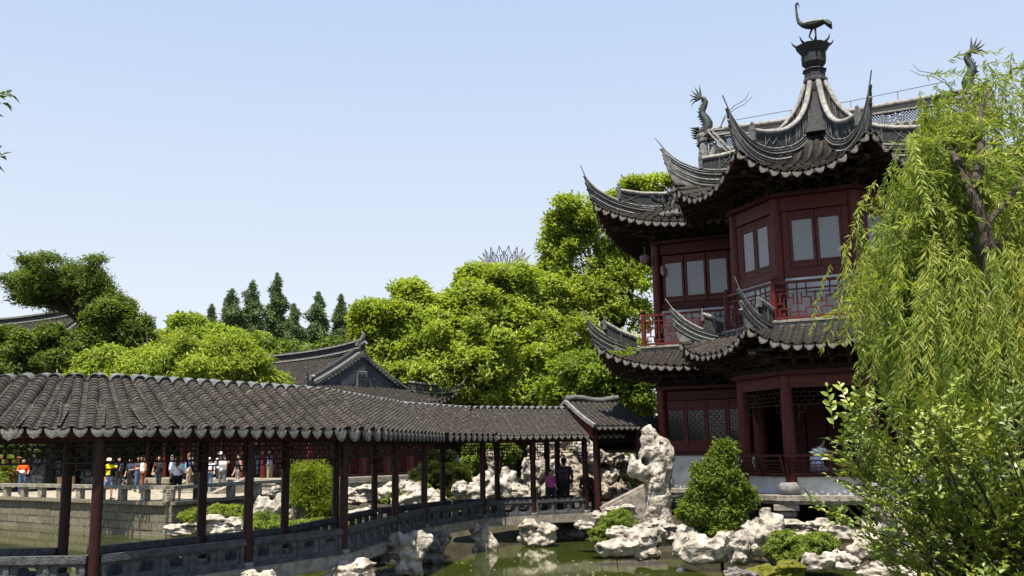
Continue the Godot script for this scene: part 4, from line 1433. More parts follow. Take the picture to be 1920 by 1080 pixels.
# the bird on the finial, dragons on the ridge ends, small figures on the wing eave: things that stand on the roof
func roof_statues(t: Node3D) -> void:
	var g := t.transform
	var st := thing("crane_statue", "weathered metal statue of a crane with raised neck on the topmost roof finial", "statue", g * Vector3(0, 14.47, 0), -0.4368)
	st.scale = Vector3.ONE * 1.08
	var b := MB.new()
	# body loft from the breast (-x) to the tail (+x)
	var rows := []
	for e in [[-0.30, 0.62, 0.02], [-0.27, 0.60, 0.07], [-0.15, 0.57, 0.12], [0.0, 0.55, 0.145], [0.14, 0.56, 0.14], [0.26, 0.57, 0.11], [0.36, 0.57, 0.07], [0.44, 0.56, 0.03]]:
		var row := PackedVector3Array()
		for j in 12:
			var a := TAU * j / 12
			row.append(Vector3(e[0], e[1] + sin(a) * e[2] * 0.85, -cos(a) * e[2]))
		rows.append(row)
	b.grid(rows, true, true)
	b.tube([Vector3(-0.22, 0.60, 0), Vector3(-0.31, 0.68, 0), Vector3(-0.35, 0.82, 0), Vector3(-0.36, 0.98, 0), Vector3(-0.365, 1.12, 0), Vector3(-0.36, 1.22, 0), Vector3(-0.325, 1.26, 0), Vector3(-0.29, 1.23, 0)], [0.075, 0.055, 0.038, 0.03, 0.027, 0.032, 0.04, 0.02], 8)
	b.tube([Vector3(-0.30, 1.24, 0), Vector3(-0.285, 1.17, 0), Vector3(-0.28, 1.08, 0)], [0.018, 0.012, 0.003], 6)
	part("body", b.mesh(), M.bronze, st)
	b = MB.new()
	for s in [-1, 1]:
		var wr := []
		for i in 7:
			var k := i / 6.0
			var row := PackedVector3Array()
			for j in 5:
				var q := j / 4.0
				row.append(Vector3(-0.20 + 0.60 * k, 0.685 - 0.05 * k - q * q * 0.10 * (1.0 - 0.4 * k) + 0.012, s * (0.02 + 0.135 * q) * sin(PI * (0.25 + 0.6 * k))))
			wr.append(row)
		if s > 0: wr.reverse()
		b.grid(wr)
	part("wing", b.mesh(), M.bronze_light, st)
	b = MB.new()
	for i in 7:
		var z := (i - 3) * 0.035
		b.tube([Vector3(0.30, 0.62, z * 0.6), Vector3(0.44, 0.58 - absf(z), z), Vector3(0.52, 0.50 - absf(z), z * 1.3), Vector3(0.50, 0.44, z * 1.3)], [0.03, 0.035, 0.03, 0.008], 6)
	part("tail", b.mesh(), M.bronze, st)
	b = MB.new()
	b.tube([Vector3(0.10, 0.46, 0.03), Vector3(0.105, 0.26, 0.03), Vector3(0.115, 0.02, 0.03)], [0.035, 0.022, 0.016], 7)
	for a in [-0.5, 0.0, 0.5]: b.tube([Vector3(0.115, 0.02, 0.03), Vector3(0.115 - 0.11 * cos(a), 0.008, 0.03 + 0.11 * sin(a))], [0.014, 0.006], 5)
	part("leg", b.mesh(), M.bronze, st)
	b = MB.new()
	b.tube([Vector3(0.02, 0.46, -0.03), Vector3(-0.03, 0.36, -0.03), Vector3(-0.075, 0.24, -0.03), Vector3(0.0, 0.13, -0.03), Vector3(0.09, 0.05, -0.02)], [0.04, 0.028, 0.022, 0.017, 0.014], 7)
	part("leg", b.mesh(), M.bronze, st)
	# dragons
	for sx in [-1, 1]:
		var dr := thing("dragon_statue", "dark scaly dragon ornament with clawed tail raised, on the left end of the main ridge" if sx < 0 else "dark scaly dragon ornament above the willow on the ridge's right end", "statue", g * Vector3(-4.62 if sx < 0 else 4.3, 14.02, WZ - 3.54), -0.4368)
		dr.scale = Vector3.ONE * 0.9
		b = MB.new()
		var m: int = -sx       # the tail leans over towards the outside
		var path := []
		var rad := []
		for e in [[0.05, 0.0, 0.26], [0.16, 0.22, 0.27], [0.20, 0.45, 0.25], [0.10, 0.68, 0.22], [-0.02, 0.88, 0.19], [0.0, 1.05, 0.165], [0.10, 1.22, 0.14], [0.16, 1.38, 0.12], [0.10, 1.52, 0.10], [-0.04, 1.60, 0.085]]:
			path.append(Vector3(e[0] * m, e[1], 0)); rad.append(e[2] * 0.82)
		b.tube(path, rad, 12)
		part("body", b.mesh(), M.bronze, dr)
		b = MB.new()
		for i in 14:
			var k := 0.6 + i * 0.55
			var i0 := int(k)
			if i0 >= path.size() - 1: break
			var p: Vector3 = path[i0].lerp(path[i0 + 1], k - i0)
			var tg: Vector3 = (path[i0 + 1] - path[i0]).normalized()
			var nn := Vector3(-tg.y, tg.x, 0) * (1 if m > 0 else -1)
			var r: float = lerpf(rad[i0], rad[i0 + 1], k - i0)
			b.tube([p + nn * r * 0.8, p + nn * (r + 0.09) + tg * 0.05], [0.05, 0.004], 5)
		part("spines", b.mesh(), M.bronze, dr, Transform3D(), true)
		for i in 6:
			var a := deg_to_rad(lerpf(95.0, 215.0, i / 5.0))
			var q: Vector3 = path[-1]
			b = MB.new()
			var d := Vector3(cos(a) * m, sin(a), 0.15 * (i - 2.5) / 2.5)
			b.tube([q, q + d * 0.16, q + d * 0.34 + Vector3(0, 0.03, 0), q + d * 0.48 + Vector3(0, 0.09 if i < 4 else -0.07, 0)], [0.06, 0.05, 0.03, 0.006], 6)
			part("tail_frond", b.mesh(), M.bronze, dr)
		# the head below bites the ridge: jaws, brow, beard, feelers
		b = MB.new()
		b.lathe([Vector2(0.02, -0.40), Vector2(0.15, -0.30), Vector2(0.24, -0.12), Vector2(0.20, 0.02), Vector2(0.24, 0.12), Vector2(0.17, 0.24)], 9, Transform3D(Basis(Vector3.BACK, 0.6 * m), Vector3(0.05 * m, 0.02, 0)), false)
		for j in 16: b.tube([Vector3(rf(-0.2, 0.25) * m, rf(-0.35, 0.25), rf(-0.2, 0.2)), Vector3(rf(-0.45, 0.4) * m, rf(-0.4, 0.4), rf(-0.3, 0.3))], [0.05, 0.012], 5)
		for j in 5: b.tube([Vector3(-0.15 * m, -0.05 + 0.08 * j, 0.06 * (j - 2)), Vector3(-0.38 * m, -0.06 + 0.09 * j, 0.05 * (j - 2)), Vector3(-0.52 * m, 0.0 + 0.09 * j, 0.04 * (j - 2))], [0.06, 0.045, 0.01], 6)
		for j in 3: b.tube([Vector3(-0.1 * m, -0.25 - 0.06 * j, 0.1 * (j - 1)), Vector3(-0.26 * m, -0.34 - 0.06 * j, 0.12 * (j - 1)), Vector3(-0.2 * m, -0.46 - 0.05 * j, 0.12 * (j - 1))], [0.07, 0.05, 0.012], 6)
		b.tube([Vector3(0.2 * m, -0.05, 0.1), Vector3(0.45 * m, 0.12, 0.12), Vector3(0.66 * m, 0.10, 0.1), Vector3(0.75 * m, 0.2, 0.1)], [0.09, 0.07, 0.08, 0.05], 8)
		part("head", b.mesh(), M.bronze, dr)
		for j in 2:
			b = MB.new()
			b.tube([Vector3(0.70 * m, 0.18, 0.08), Vector3(0.92 * m, 0.62 - 0.1 * j, 0.12), Vector3(1.3 * m, 0.95 - 0.14 * j, 0.15), Vector3(1.75 * m, 1.12 - 0.16 * j, 0.17), Vector3((1.95 + 0.12 * j) * m, 1.42 - 0.2 * j, 0.18)], [0.02, 0.018, 0.016, 0.014, 0.008], 5)
			part("feeler", b.mesh(), M.wire, dr)
	# a lightning wire along the ridge
	b = MB.new()
	var wp := [Vector3(-3.5, 14.05, WZ - 3.5), Vector3(-3.5, 14.38, WZ - 3.5), Vector3(-1.5, 14.42, WZ - 3.5), Vector3(0.5, 14.40, WZ - 3.5), Vector3(3.4, 14.55, WZ - 3.5)]
	for i in wp.size() - 1: b.tube([wp[i], wp[i + 1]], [0.013, 0.013], 5)
	for x in [-1.5, 0.5, 2.0]: b.tube([Vector3(x, 14.0, WZ - 3.5), Vector3(x, 14.42 if x < 1 else 14.47, WZ - 3.5)], [0.012, 0.012], 5)
	var wi := part("ridge_wire", b.mesh(), M.wire, self, g)
	tag(wi, "thin wire held on rods above the main ridge of the pavilion", "wire")
	# figures on the wing eave
	var hz := WZ + 0.95
	var spec := [["plaster figure of a warrior with a raised spear on the left wing eave", -4.55, 0], ["plaster figure of a crouching warrior beside the corner eave of the bay roof", -3.35, 1]]
	for s in spec:
		var f := thing("roof_figurine", s[0], "figurine", g * Vector3(s[1], 10.12, hz), -0.4368)
		b = MB.new()
		b.lathe([Vector2(0.11, 0), Vector2(0.12, 0.06), Vector2(0.05, 0.1)], 8, Transform3D())
		for e in [-1, 1]: b.tube([Vector3(0.10 * e, 0.05, 0), Vector3(0.12 * e, 0.25, 0.05), Vector3(0.04 * e, 0.42, 0)], [0.045, 0.05, 0.06], 6)
		b.tube([Vector3(0, 0.38, 0), Vector3(0, 0.55, 0.02), Vector3(0, 0.72, 0), Vector3(0, 0.76, 0)], [0.09, 0.10, 0.11, 0.04], 8)
		b.lathe([Vector2(0.01, 0.75), Vector2(0.07, 0.80), Vector2(0.075, 0.88), Vector2(0.03, 0.95), Vector2(0.02, 1.0)], 8, Transform3D())
		part("body", b.mesh(), M.ridge, f)
		b = MB.new()
		b.tube([Vector3(-0.09, 0.70, 0), Vector3(-0.22, 0.66, 0.08), Vector3(-0.30, 0.82, 0.1)], [0.05, 0.045, 0.03], 6)
		b.tube([Vector3(0.09, 0.70, 0), Vector3(0.22, 0.56, 0.06), Vector3(0.14, 0.45, 0.14)], [0.05, 0.045, 0.03], 6)
		part("arms", b.mesh(), M.ridge, f)
		if s[2] == 0:
			b = MB.new()
			b.tube([Vector3(0.1, 0.62, 0.1), Vector3(-0.62, 1.02, 0.1)], [0.015, 0.012], 5)
			part("spear", b.mesh(), M.wire, f)
	# mossy modelled scenery below the figures
	var rk := MB.new()
	for i in 46:
		var p := Vector3(rf(-5.1, -2.6), rf(9.98, 10.14), rf(WZ + 0.55, WZ + 1.15))
		rk.lathe([Vector2(0.01, -0.1), Vector2(rf(0.06, 0.12), -0.03), Vector2(rf(0.05, 0.1), 0.05), Vector2(0.01, rf(0.09, 0.16))], 6, Transform3D(Basis(Vector3(rf(-1, 1), 1, rf(-1, 1)).normalized(), rf(0, 6)), p), false)
	var sc := part("roof_rockwork", rk.mesh(), M.drip, self, g)
	tag(sc, "crusty plaster rockwork under the two figures on the left wing eave", "rockwork")
	var tr := thing("plaster_bush", "dark plaster shrub beside the warrior with the spear on the left wing eave", "ornament", g * Vector3(-5.0, 10.1, hz), 0.0)
	b = MB.new()
	b.tube([Vector3(0, 0, 0), Vector3(0.03, 0.3, 0), Vector3(-0.02, 0.55, 0)], [0.04, 0.03, 0.02], 6)
	part("stem", b.mesh(), M.ridge_dark, tr)
	b = MB.new()
	for i in 26:
		var q := Vector3(rf(-0.35, 0.35), rf(0.3, 0.65), rf(-0.12, 0.12))
		b.box(Vector3(0.14, 0.03, 0.08), Transform3D(Basis(Vector3(rf(-1, 1), rf(-1, 1), rf(-1, 1)).normalized(), rf(0, 3)), q), 0.01)
	part("foliage", b.mesh(), M.ridge_dark, tr, Transform3D(), true)

# ---------------------------------------------------------------- small gabled roof where the walkway ends
func gatehouse() -> void:
	var t := thing("gatehouse", "small gatehouse with red gable and tiled roof at the walkway's far end", "gatehouse", P(1.75, -0.08, 31.22), atan2(0.442, 0.897))
	t.scale = V(0.95, 0.965, 0.93)
	# local x runs along the ridge away from the gable, z towards the pond
	var b := MB.new()
	var hw := 1.9
	var tiles := []
	var h := func(_x: float, s: float) -> float: return 3.70 + 0.36 * s + 0.05 * s * s
	for sz in [1, -1]:
		var fr := Transform3D(Basis(Vector3(sz, 0, 0), Vector3.UP, Vector3(0, 0, sz)), Vector3(1.0, 0, sz * hw))
		roof_face(t, fr, 1.05, 0.22, func(_x: float) -> float: return hw, h, {"tiles": tiles, "rafters": false})
	for sz in [1, -1]:
		var fr := Transform3D(Basis(Vector3(sz, 0, 0), Vector3.UP, Vector3(0, 0, sz)), Vector3(3.15, -0.42, sz * (hw - 0.2)))
		roof_face(t, fr, 1.1, 0.22, func(_x: float) -> float: return hw - 0.2, h, {"tiles": tiles, "rafters": false})
	for e in [[V(3.6, -0.75, -1.4), 2.2, 1.5], [V(5.2, -0.35, -3.4), 2.0, 1.3]]:      # lower roofs towards the back
		roof_face(t, Transform3D(Basis(), e[0] + V(0, 0, e[2])), e[1], 0.22, func(_x: float) -> float: return e[2], h, {"tiles": tiles, "rafters": false})
	lay_tiles(t, tiles, 0)
	# verge: pale edge, red barge boards, grey infill
	for e in [["gable_edge", -0.10, 0.10, 0.11, 0.02, 0.12, M.slab_grey], ["barge_board", -0.03, 0.04, 0.30, -0.27, 0.05, M.red_rail]]:
		for sz in [1, -1]:
			b = MB.new()
			for i in 8:
				var s0 := hw * i / 8.0
				var s1 := hw * (i + 1) / 8.0
				if e[0] == "barge_board" and i < 1: continue
				var p := Vector3(e[1], float(h.call(0.0, s0)) + e[4], sz * (hw - s0))
				var q := Vector3(e[1], float(h.call(0.0, s1)) + e[4], sz * (hw - s1))
				b.bar(p, q, e[2], e[3])
			part(e[0], b.mesh(), e[6], t)
	b = MB.new()
	var gp := []
	for i in 9:
		var z := lerpf(-1.7, 1.7, i / 8.0)
		gp.append(Vector3(0.10, float(h.call(0.0, hw - absf(z))) - 0.1, z))
	b.prism(gp, Vector3(-0.06, 0, 0))
	part("gable", b.mesh(), M.plaster, t)
	b = MB.new()
	var rp := []
	var rr := []
	for i in 7:
		rp.append(Vector3(-0.1 + i * 0.35, 4.66 + 0.05 * sin(i * 1.3), 0)); rr.append(0.10)
	b.tube(rp, rr, 8)
	part("ridge_coping", b.mesh(), M.ridge, t)
	b = MB.new()
	for z in [1.35, -1.35]:
		for x in [0.25, 1.9, 4.0]:
			b = MB.new()
			b.lathe([Vector2(0.10, 0.8), Vector2(0.10, 3.85)], 10, at(x, 0, z))
			part("column", b.mesh(), M.post, t)
	
	b = MB.new()
	b.box(Vector3(4.1, 0.14, 0.12), at(2.1, 3.62, 1.35)); b.box(Vector3(4.1, 0.14, 0.12), at(2.1, 3.62, -1.35)); b.box(Vector3(0.1, 0.14, 2.6), at(0.25, 3.62, 0))
	part("beams", b.mesh(), M.red_dark, t)
	b = MB.new()
	b.box(Vector3(4.6, 0.3, 3.2), at(2.2, 0.8, 0))
	part("floor", b.mesh(), M.slab, t)
	b = MB.new()
	for s in key_lattice(1.5, 0.36, 0.09, 33): b.bar(Vector3(0.32 + s[0].x, 3.15 + s[0].y, 1.35), Vector3(0.32 + s[1].x, 3.15 + s[1].y, 1.35), 0.022, 0.022)
	part("lattice_frieze", b.mesh(), M.lattice, t, Transform3D(), true)
	# the stone ramp up to the pavilion
	var r := thing("stone_stair", "sloping stone side wall of the stair between the walkway and the pavilion platform", "stair", Vector3.ZERO)
	b = MB.new()
	var a0 := P(2.62, 0, 30.1)
	var a1 := P(4.6, 0, 30.3)
	var th := P(0.02, 0, 0.3)
	b.prism([a0 + Vector3(0, 0.5, 0), a1 + Vector3(0, 0.5, 0), a1 + Vector3(0, 1.72, 0), a1 + Vector3(-0.35, 1.72, 0), a0 + Vector3(0, 0.95, 0)], -th)
	part("side_wall", b.mesh(), M.slab, r)
	b = MB.new()
	b.bar(a0 + Vector3(-0.05, 0.99, -0.15), a1 + Vector3(-0.35, 1.76, -0.15), 0.40, 0.09)
	part("coping", b.mesh(), M.slab, r)
	for i in 6:
		b = MB.new()
		b.box(Vector3(0.36, 0.13, 1.2), at(lerpf(2.9, 4.4, i / 5.0), 0.9 + i * 0.125, -31.05))
		part("step", b.mesh(), M.slab, r)

# ---------------------------------------------------------------- the hall beyond the walkway
func hall_house(t: Node3D, half_w: float, over: float, len: float, base: float, eave: float, top: float, pitch: float, single: int) -> void:
	# local x runs along the ridge away from the visible gable (x = 0), z towards the front slope
	var run := half_w + over
	var rise := top - eave
	var tiles := []
	var a := rise / run * 0.74
	var c := rise * 0.26 / (run * run)
	var gin := 1.0 + over        # the gable stands this far in from the side eave
	var hh := func(x: float, s: float, half: float) -> float:
		return eave + a * s + c * s * s + 0.75 * pow(maxf(0.0, absf(x) - half + 3.5) / 3.5, 3.0) * pow(clampf(1.0 - s / 3.0, 0, 1), 2.0)
	var hl := (len + 2.0 * over) * 0.5
	for sz in [1, -1]:
		var fr := Transform3D(Basis(Vector3(sz, 0, 0), Vector3.UP, Vector3(0, 0, sz)), Vector3(len * 0.5, 0, sz * run))
		roof_face(t, fr, hl, pitch, func(x: float) -> float: return minf(run, maxf(hl - absf(x), 0.03)) if absf(x) > hl - gin else run, func(x: float, s: float) -> float: return hh.call(x, s, hl), {"tiles": tiles, "bare": sz > 0, "step": 0.13, "rafters": false, "trough": false})
	var fr := Transform3D(Basis(Vector3(0, 0, 1), Vector3.UP, Vector3(-1, 0, 0)), Vector3(-over, 0, 0))
	roof_face(t, fr, run, pitch, func(x: float) -> float: return clampf(minf(run - absf(x), gin), 0.03, 9.0), func(x: float, s: float) -> float: return hh.call(x, s, run), {"tiles": tiles, "step": 0.13, "rafters": false, "trough": false})
	lay_tiles(t, tiles, single)
	# gable
	var gx := gin - over
	var b := MB.new()
	var gp := []
	var gw := run - gin
	for i in 11:
		var z := lerpf(-gw, gw, i / 10.0)
		gp.append(Vector3(gx + 0.12, eave + a * (run - absf(z)) + c * pow(run - absf(z), 2) - 0.05, z))
	b.prism(gp, Vector3(-0.06, 0, 0))
	part("gable", b.mesh(), M.gable_dark, t)
	for sz in [1, -1]:
		var fl := []
		var fl2 := []
		for i in 12:
			var s := lerpf(run, gin - 0.2, i / 11.0)
			var y := eave + a * s + c * s * s
			var bs := Basis(Vector3.RIGHT, Vector3.UP, Vector3(0, 0, 1)) if sz > 0 else Basis(Vector3.LEFT, Vector3.UP, Vector3(0, 0, -1))
			fl.append(Transform3D(bs, Vector3(gx + 0.1, y + 0.13, sz * (run - s))))
			fl2.append(Transform3D(bs, Vector3(gx + 0.45, y + 0.22, sz * (run - s))))
		b = MB.new()
		b.sweep([Vector2(-0.16, -0.12), Vector2(0.10, -0.12), Vector2(0.10, 0.05), Vector2(0.04, 0.1), Vector2(-0.10, 0.1), Vector2(-0.16, 0.05)], fl)
		part("verge_tiles", b.mesh(), M.ridge, t)
		b = MB.new()
		b.sweep([Vector2(-0.10, -0.15), Vector2(0.10, -0.15), Vector2(0.10, 0.16), Vector2(0.05, 0.24), Vector2(-0.05, 0.24), Vector2(-0.10, 0.16)], fl2)
		part("verge_ridge", b.mesh(), M.ridge_dark, t)
		# tile ends along the gable edge
		for i in 15:
			var s := lerpf(gin, run - 0.1, i / 14.0)
			part("verge_tile", drip_mesh, M.drip, t, Transform3D(Basis(Vector3(0, 0, 1) * 1.1, Vector3.UP * 1.1, Vector3(-1.1, 0, 0)), Vector3(gx - 0.04 - 0.03, eave + a * s + c * s * s, sz * (run - s))))
		var q := 0.7071
		var cd := (over) * 1.414
		var o := Vector3(0.0, 0, sz * half_w)
		horn_ridge(t, o, Vector3(-q, 0, sz * q), [Vector2(-cd * 0.9, eave + 1.08), Vector2(0, eave + 0.92), Vector2(cd * 0.6, eave + 0.9), Vector2(cd, eave + 1.02), Vector2(cd + 0.35, eave + 1.26), Vector2(cd + 0.5, eave + 1.5)],
			func(d: float) -> float: return eave + a * maxf(0.0, (cd - d) * q) + 0.75 * pow(clampf((3.5 - (cd - d) * q) / 3.5, 0, 1), 3.0), cd, [Vector2(-cd * 0.9, eave + 1.3), Vector2(-cd * 0.4, eave + 1.2), Vector2(cd * 0.3, eave + 1.12)], 0.7)
	# ridge
	b = MB.new()
	var n := 10
	var f1 := []
	for i in n + 1:
		var x := lerpf(gx, len - gx, float(i) / n)
		f1.append(Transform3D(Basis(Vector3(0, 0, -1), Vector3.UP, Vector3.RIGHT), Vector3(x, top + 0.04 + 0.45 * pow(absf(x - len * 0.5) / (len * 0.5), 3.0), 0)))
	b.sweep([Vector2(-0.17, -0.1), Vector2(0.17, -0.1), Vector2(0.17, 0.05), Vector2(0.09, 0.1), Vector2(0.09, 0.36), Vector2(0.14, 0.4), Vector2(0.08, 0.52), Vector2(-0.08, 0.52), Vector2(-0.14, 0.4), Vector2(-0.09, 0.36), Vector2(-0.09, 0.1), Vector2(-0.17, 0.05)], f1)
	part("main_ridge", b.mesh(), M.ridge_dark, t)
	b = MB.new()
	for i in n:
		for y in [0.03, 0.42]: b.bar(f1[i] * Vector3(0.17, y, 0), f1[i + 1] * Vector3(0.17, y, 0), 0.05, 0.06)
	part("ridge_moulding", b.mesh(), M.cap, t)
	b = MB.new()
	b.tube([Vector3(gx + 0.3, top + 0.5, 0), Vector3(gx, top + 0.8, 0), Vector3(gx - 0.1, top + 1.05, 0), Vector3(gx + 0.05, top + 1.25, 0)], [0.22, 0.16, 0.10, 0.03], 8)
	b.tube([Vector3(gx + 0.1, top + 0.5, 0), Vector3(gx - 0.25, top + 0.62, 0), Vector3(gx - 0.4, top + 0.5, 0)], [0.16, 0.10, 0.04], 8)
	part("ridge_ornament", b.mesh(), M.ridge, t)

func hall() -> void:
	M.gable_dark = mat(0.075, 0.085, 0.10, 0.9, {"tex": noise_tex(0.01, 0.6, 1.0, 4, FastNoiseLite.TYPE_SIMPLEX_SMOOTH, 77), "scale": 0.4})
	var t := thing("garden_hall", "low hall with dark gable, red lattice walls and a stone plinth behind the walkway", "hall", P(-7.2, 0, 50.0), PI - atan2(0.629, 0.777))
	# local x = away to the left; the front slope and the doors are at -z
	hall_house(t, 4.2, 1.0, 15.0, 1.77, 5.35, 7.95, 0.30, 0)
	var b := MB.new()
	# carved stone vent in the gable
	b.box(Vector3(0.10, 0.95, 0.75), at(1.02, 6.6, 0), 0.04)
	part("vent_frame", b.mesh(), M.ridge, t)
	b = MB.new()
	for s in key_lattice(0.6, 0.8, 0.13, 8): b.bar(Vector3(0.96, 6.2 + s[0].y, -0.3 + s[0].x), Vector3(0.96, 6.2 + s[1].y, -0.3 + s[1].x), 0.05, 0.04)
	part("vent_carving", b.mesh(), M.ridge_dark, t, Transform3D(), true)
	# plinth in courses
	for k in 3:
		b = MB.new()
		b.box(Vector3(17.4 - (0.1 if k == 1 else 0.0), 0.285, 10.8 - (0.1 if k == 1 else 0.0)), at(7.5, 0.93 + k * 0.293, 0), 0.015)
		part("plinth_course", b.mesh(), M.granite, t)
	# walls: columns, lower lattice panels, upper windows
	b = MB.new()
	b.box(Vector3(14.6, 3.9, 6.3), at(7.5, 3.65, 0.9)); b.box(Vector3(14.8, 0.9, 0.16), at(7.5, 5.0, -4.2)); b.box(Vector3(0.14, 3.9, 1.8), at(0.1, 3.65, -3.2))
	part("inner_wall", b.mesh(), M.wood_dark, t)
	var bay := 8.4 / 5.0
	for i in 6:
		b = MB.new()
		b.lathe([Vector2(0.15, 1.66), Vector2(0.15, 5.6)], 12, at(0, 0, -4.2 + i * bay))
		part("column", b.mesh(), M.red, t)
	for i in 5:
		var z := -4.2 + (i + 0.5) * bay
		b = MB.new()
		b.box(Vector3(0.12, 0.12, bay - 0.3), at(0, 1.74, z), 0.01); b.box(Vector3(0.12, 0.10, bay - 0.3), at(0, 2.72, z), 0.01); b.box(Vector3(0.10, 0.42, bay - 0.3), at(0, 3.02, z), 0.01); b.box(Vector3(0.10, 0.1, bay - 0.3), at(0, 4.95, z), 0.01)
		for s in [-1, 0, 1]: b.box(Vector3(0.10, 0.86, 0.09), at(0, 2.23, z + s * (bay * 0.5 - 0.2)), 0.01)
		var w := part("lattice_wall", b.mesh(), M.red, t)
		for s in [-1, 1]:
			b = MB.new()
			for g in key_lattice(bay * 0.5 - 0.29, 0.8, 0.10, 120 + i * 2 + s): b.bar(Vector3(0.0, 1.84 + g[0].y, z + s * bay * 0.22 - (bay * 0.25 - 0.145) + g[0].x), Vector3(0.0, 1.84 + g[1].y, z + s * bay * 0.22 - (bay * 0.25 - 0.145) + g[1].x), 0.03, 0.03)
			part("lattice", b.mesh(), M.red, w, Transform3D(), true)
		b = MB.new()
		for s in [-0.36, -0.12, 0.12, 0.36]: b.box(Vector3(0.06, 1.6, 0.05), at(0, 4.07, z + s * (bay - 0.3)))
		for y in [3.3, 4.0, 4.8]: b.box(Vector3(0.05, 0.06, bay - 0.3), at(0, y, z))
		part("window_frame", b.mesh(), M.red_dark, t)
	for i in 8:
		var x := 0.9 + i * 1.8
		b = MB.new()
		b.box(Vector3(1.7, 3.4, 0.12), at(x, 3.4, -2.36), 0.01)
		for s in key_lattice(1.5, 1.6, 0.16, 60 + i): b.bar(Vector3(x - 0.75 + s[0].x, 2.9 + s[0].y, -2.44), Vector3(x - 0.75 + s[1].x, 2.9 + s[1].y, -2.44), 0.03, 0.03)
		part("door", b.mesh(), M.red, t)
		b = MB.new()
		b.lathe([Vector2(0.14, 1.66), Vector2(0.14, 5.6)], 12, at(x - 0.9, 0, -4.2))
		part("column", b.mesh(), M.red, t)
	# steps down to the terrace
	var st := thing("stone_steps", "pale stone steps between sloping side walls leading up to the hall", "steps", P(-13.9, 0, 46.6), -atan2(0.629, 0.777))
	for i in 4:
		b = MB.new()
		b.box(Vector3(3.8, 0.17, 0.42), at(0, 1.68 - i * 0.17 - 0.085 + 0.01, 0.2 + i * 0.38), 0.012)
		part("step", b.mesh(), M.granite, st)
	for s in [-1, 1]:
		b = MB.new()
		b.prism([Vector3(s * 2.1 - 0.15, 0.9, 0.0), Vector3(s * 2.1 - 0.15, 0.9, 1.95), Vector3(s * 2.1 - 0.15, 1.2, 1.95), Vector3(s * 2.1 - 0.15, 1.8, 0.25), Vector3(s * 2.1 - 0.15, 1.8, 0.0)], Vector3(0.3, 0, 0))
		part("side_wall", b.mesh(), M.granite, st)

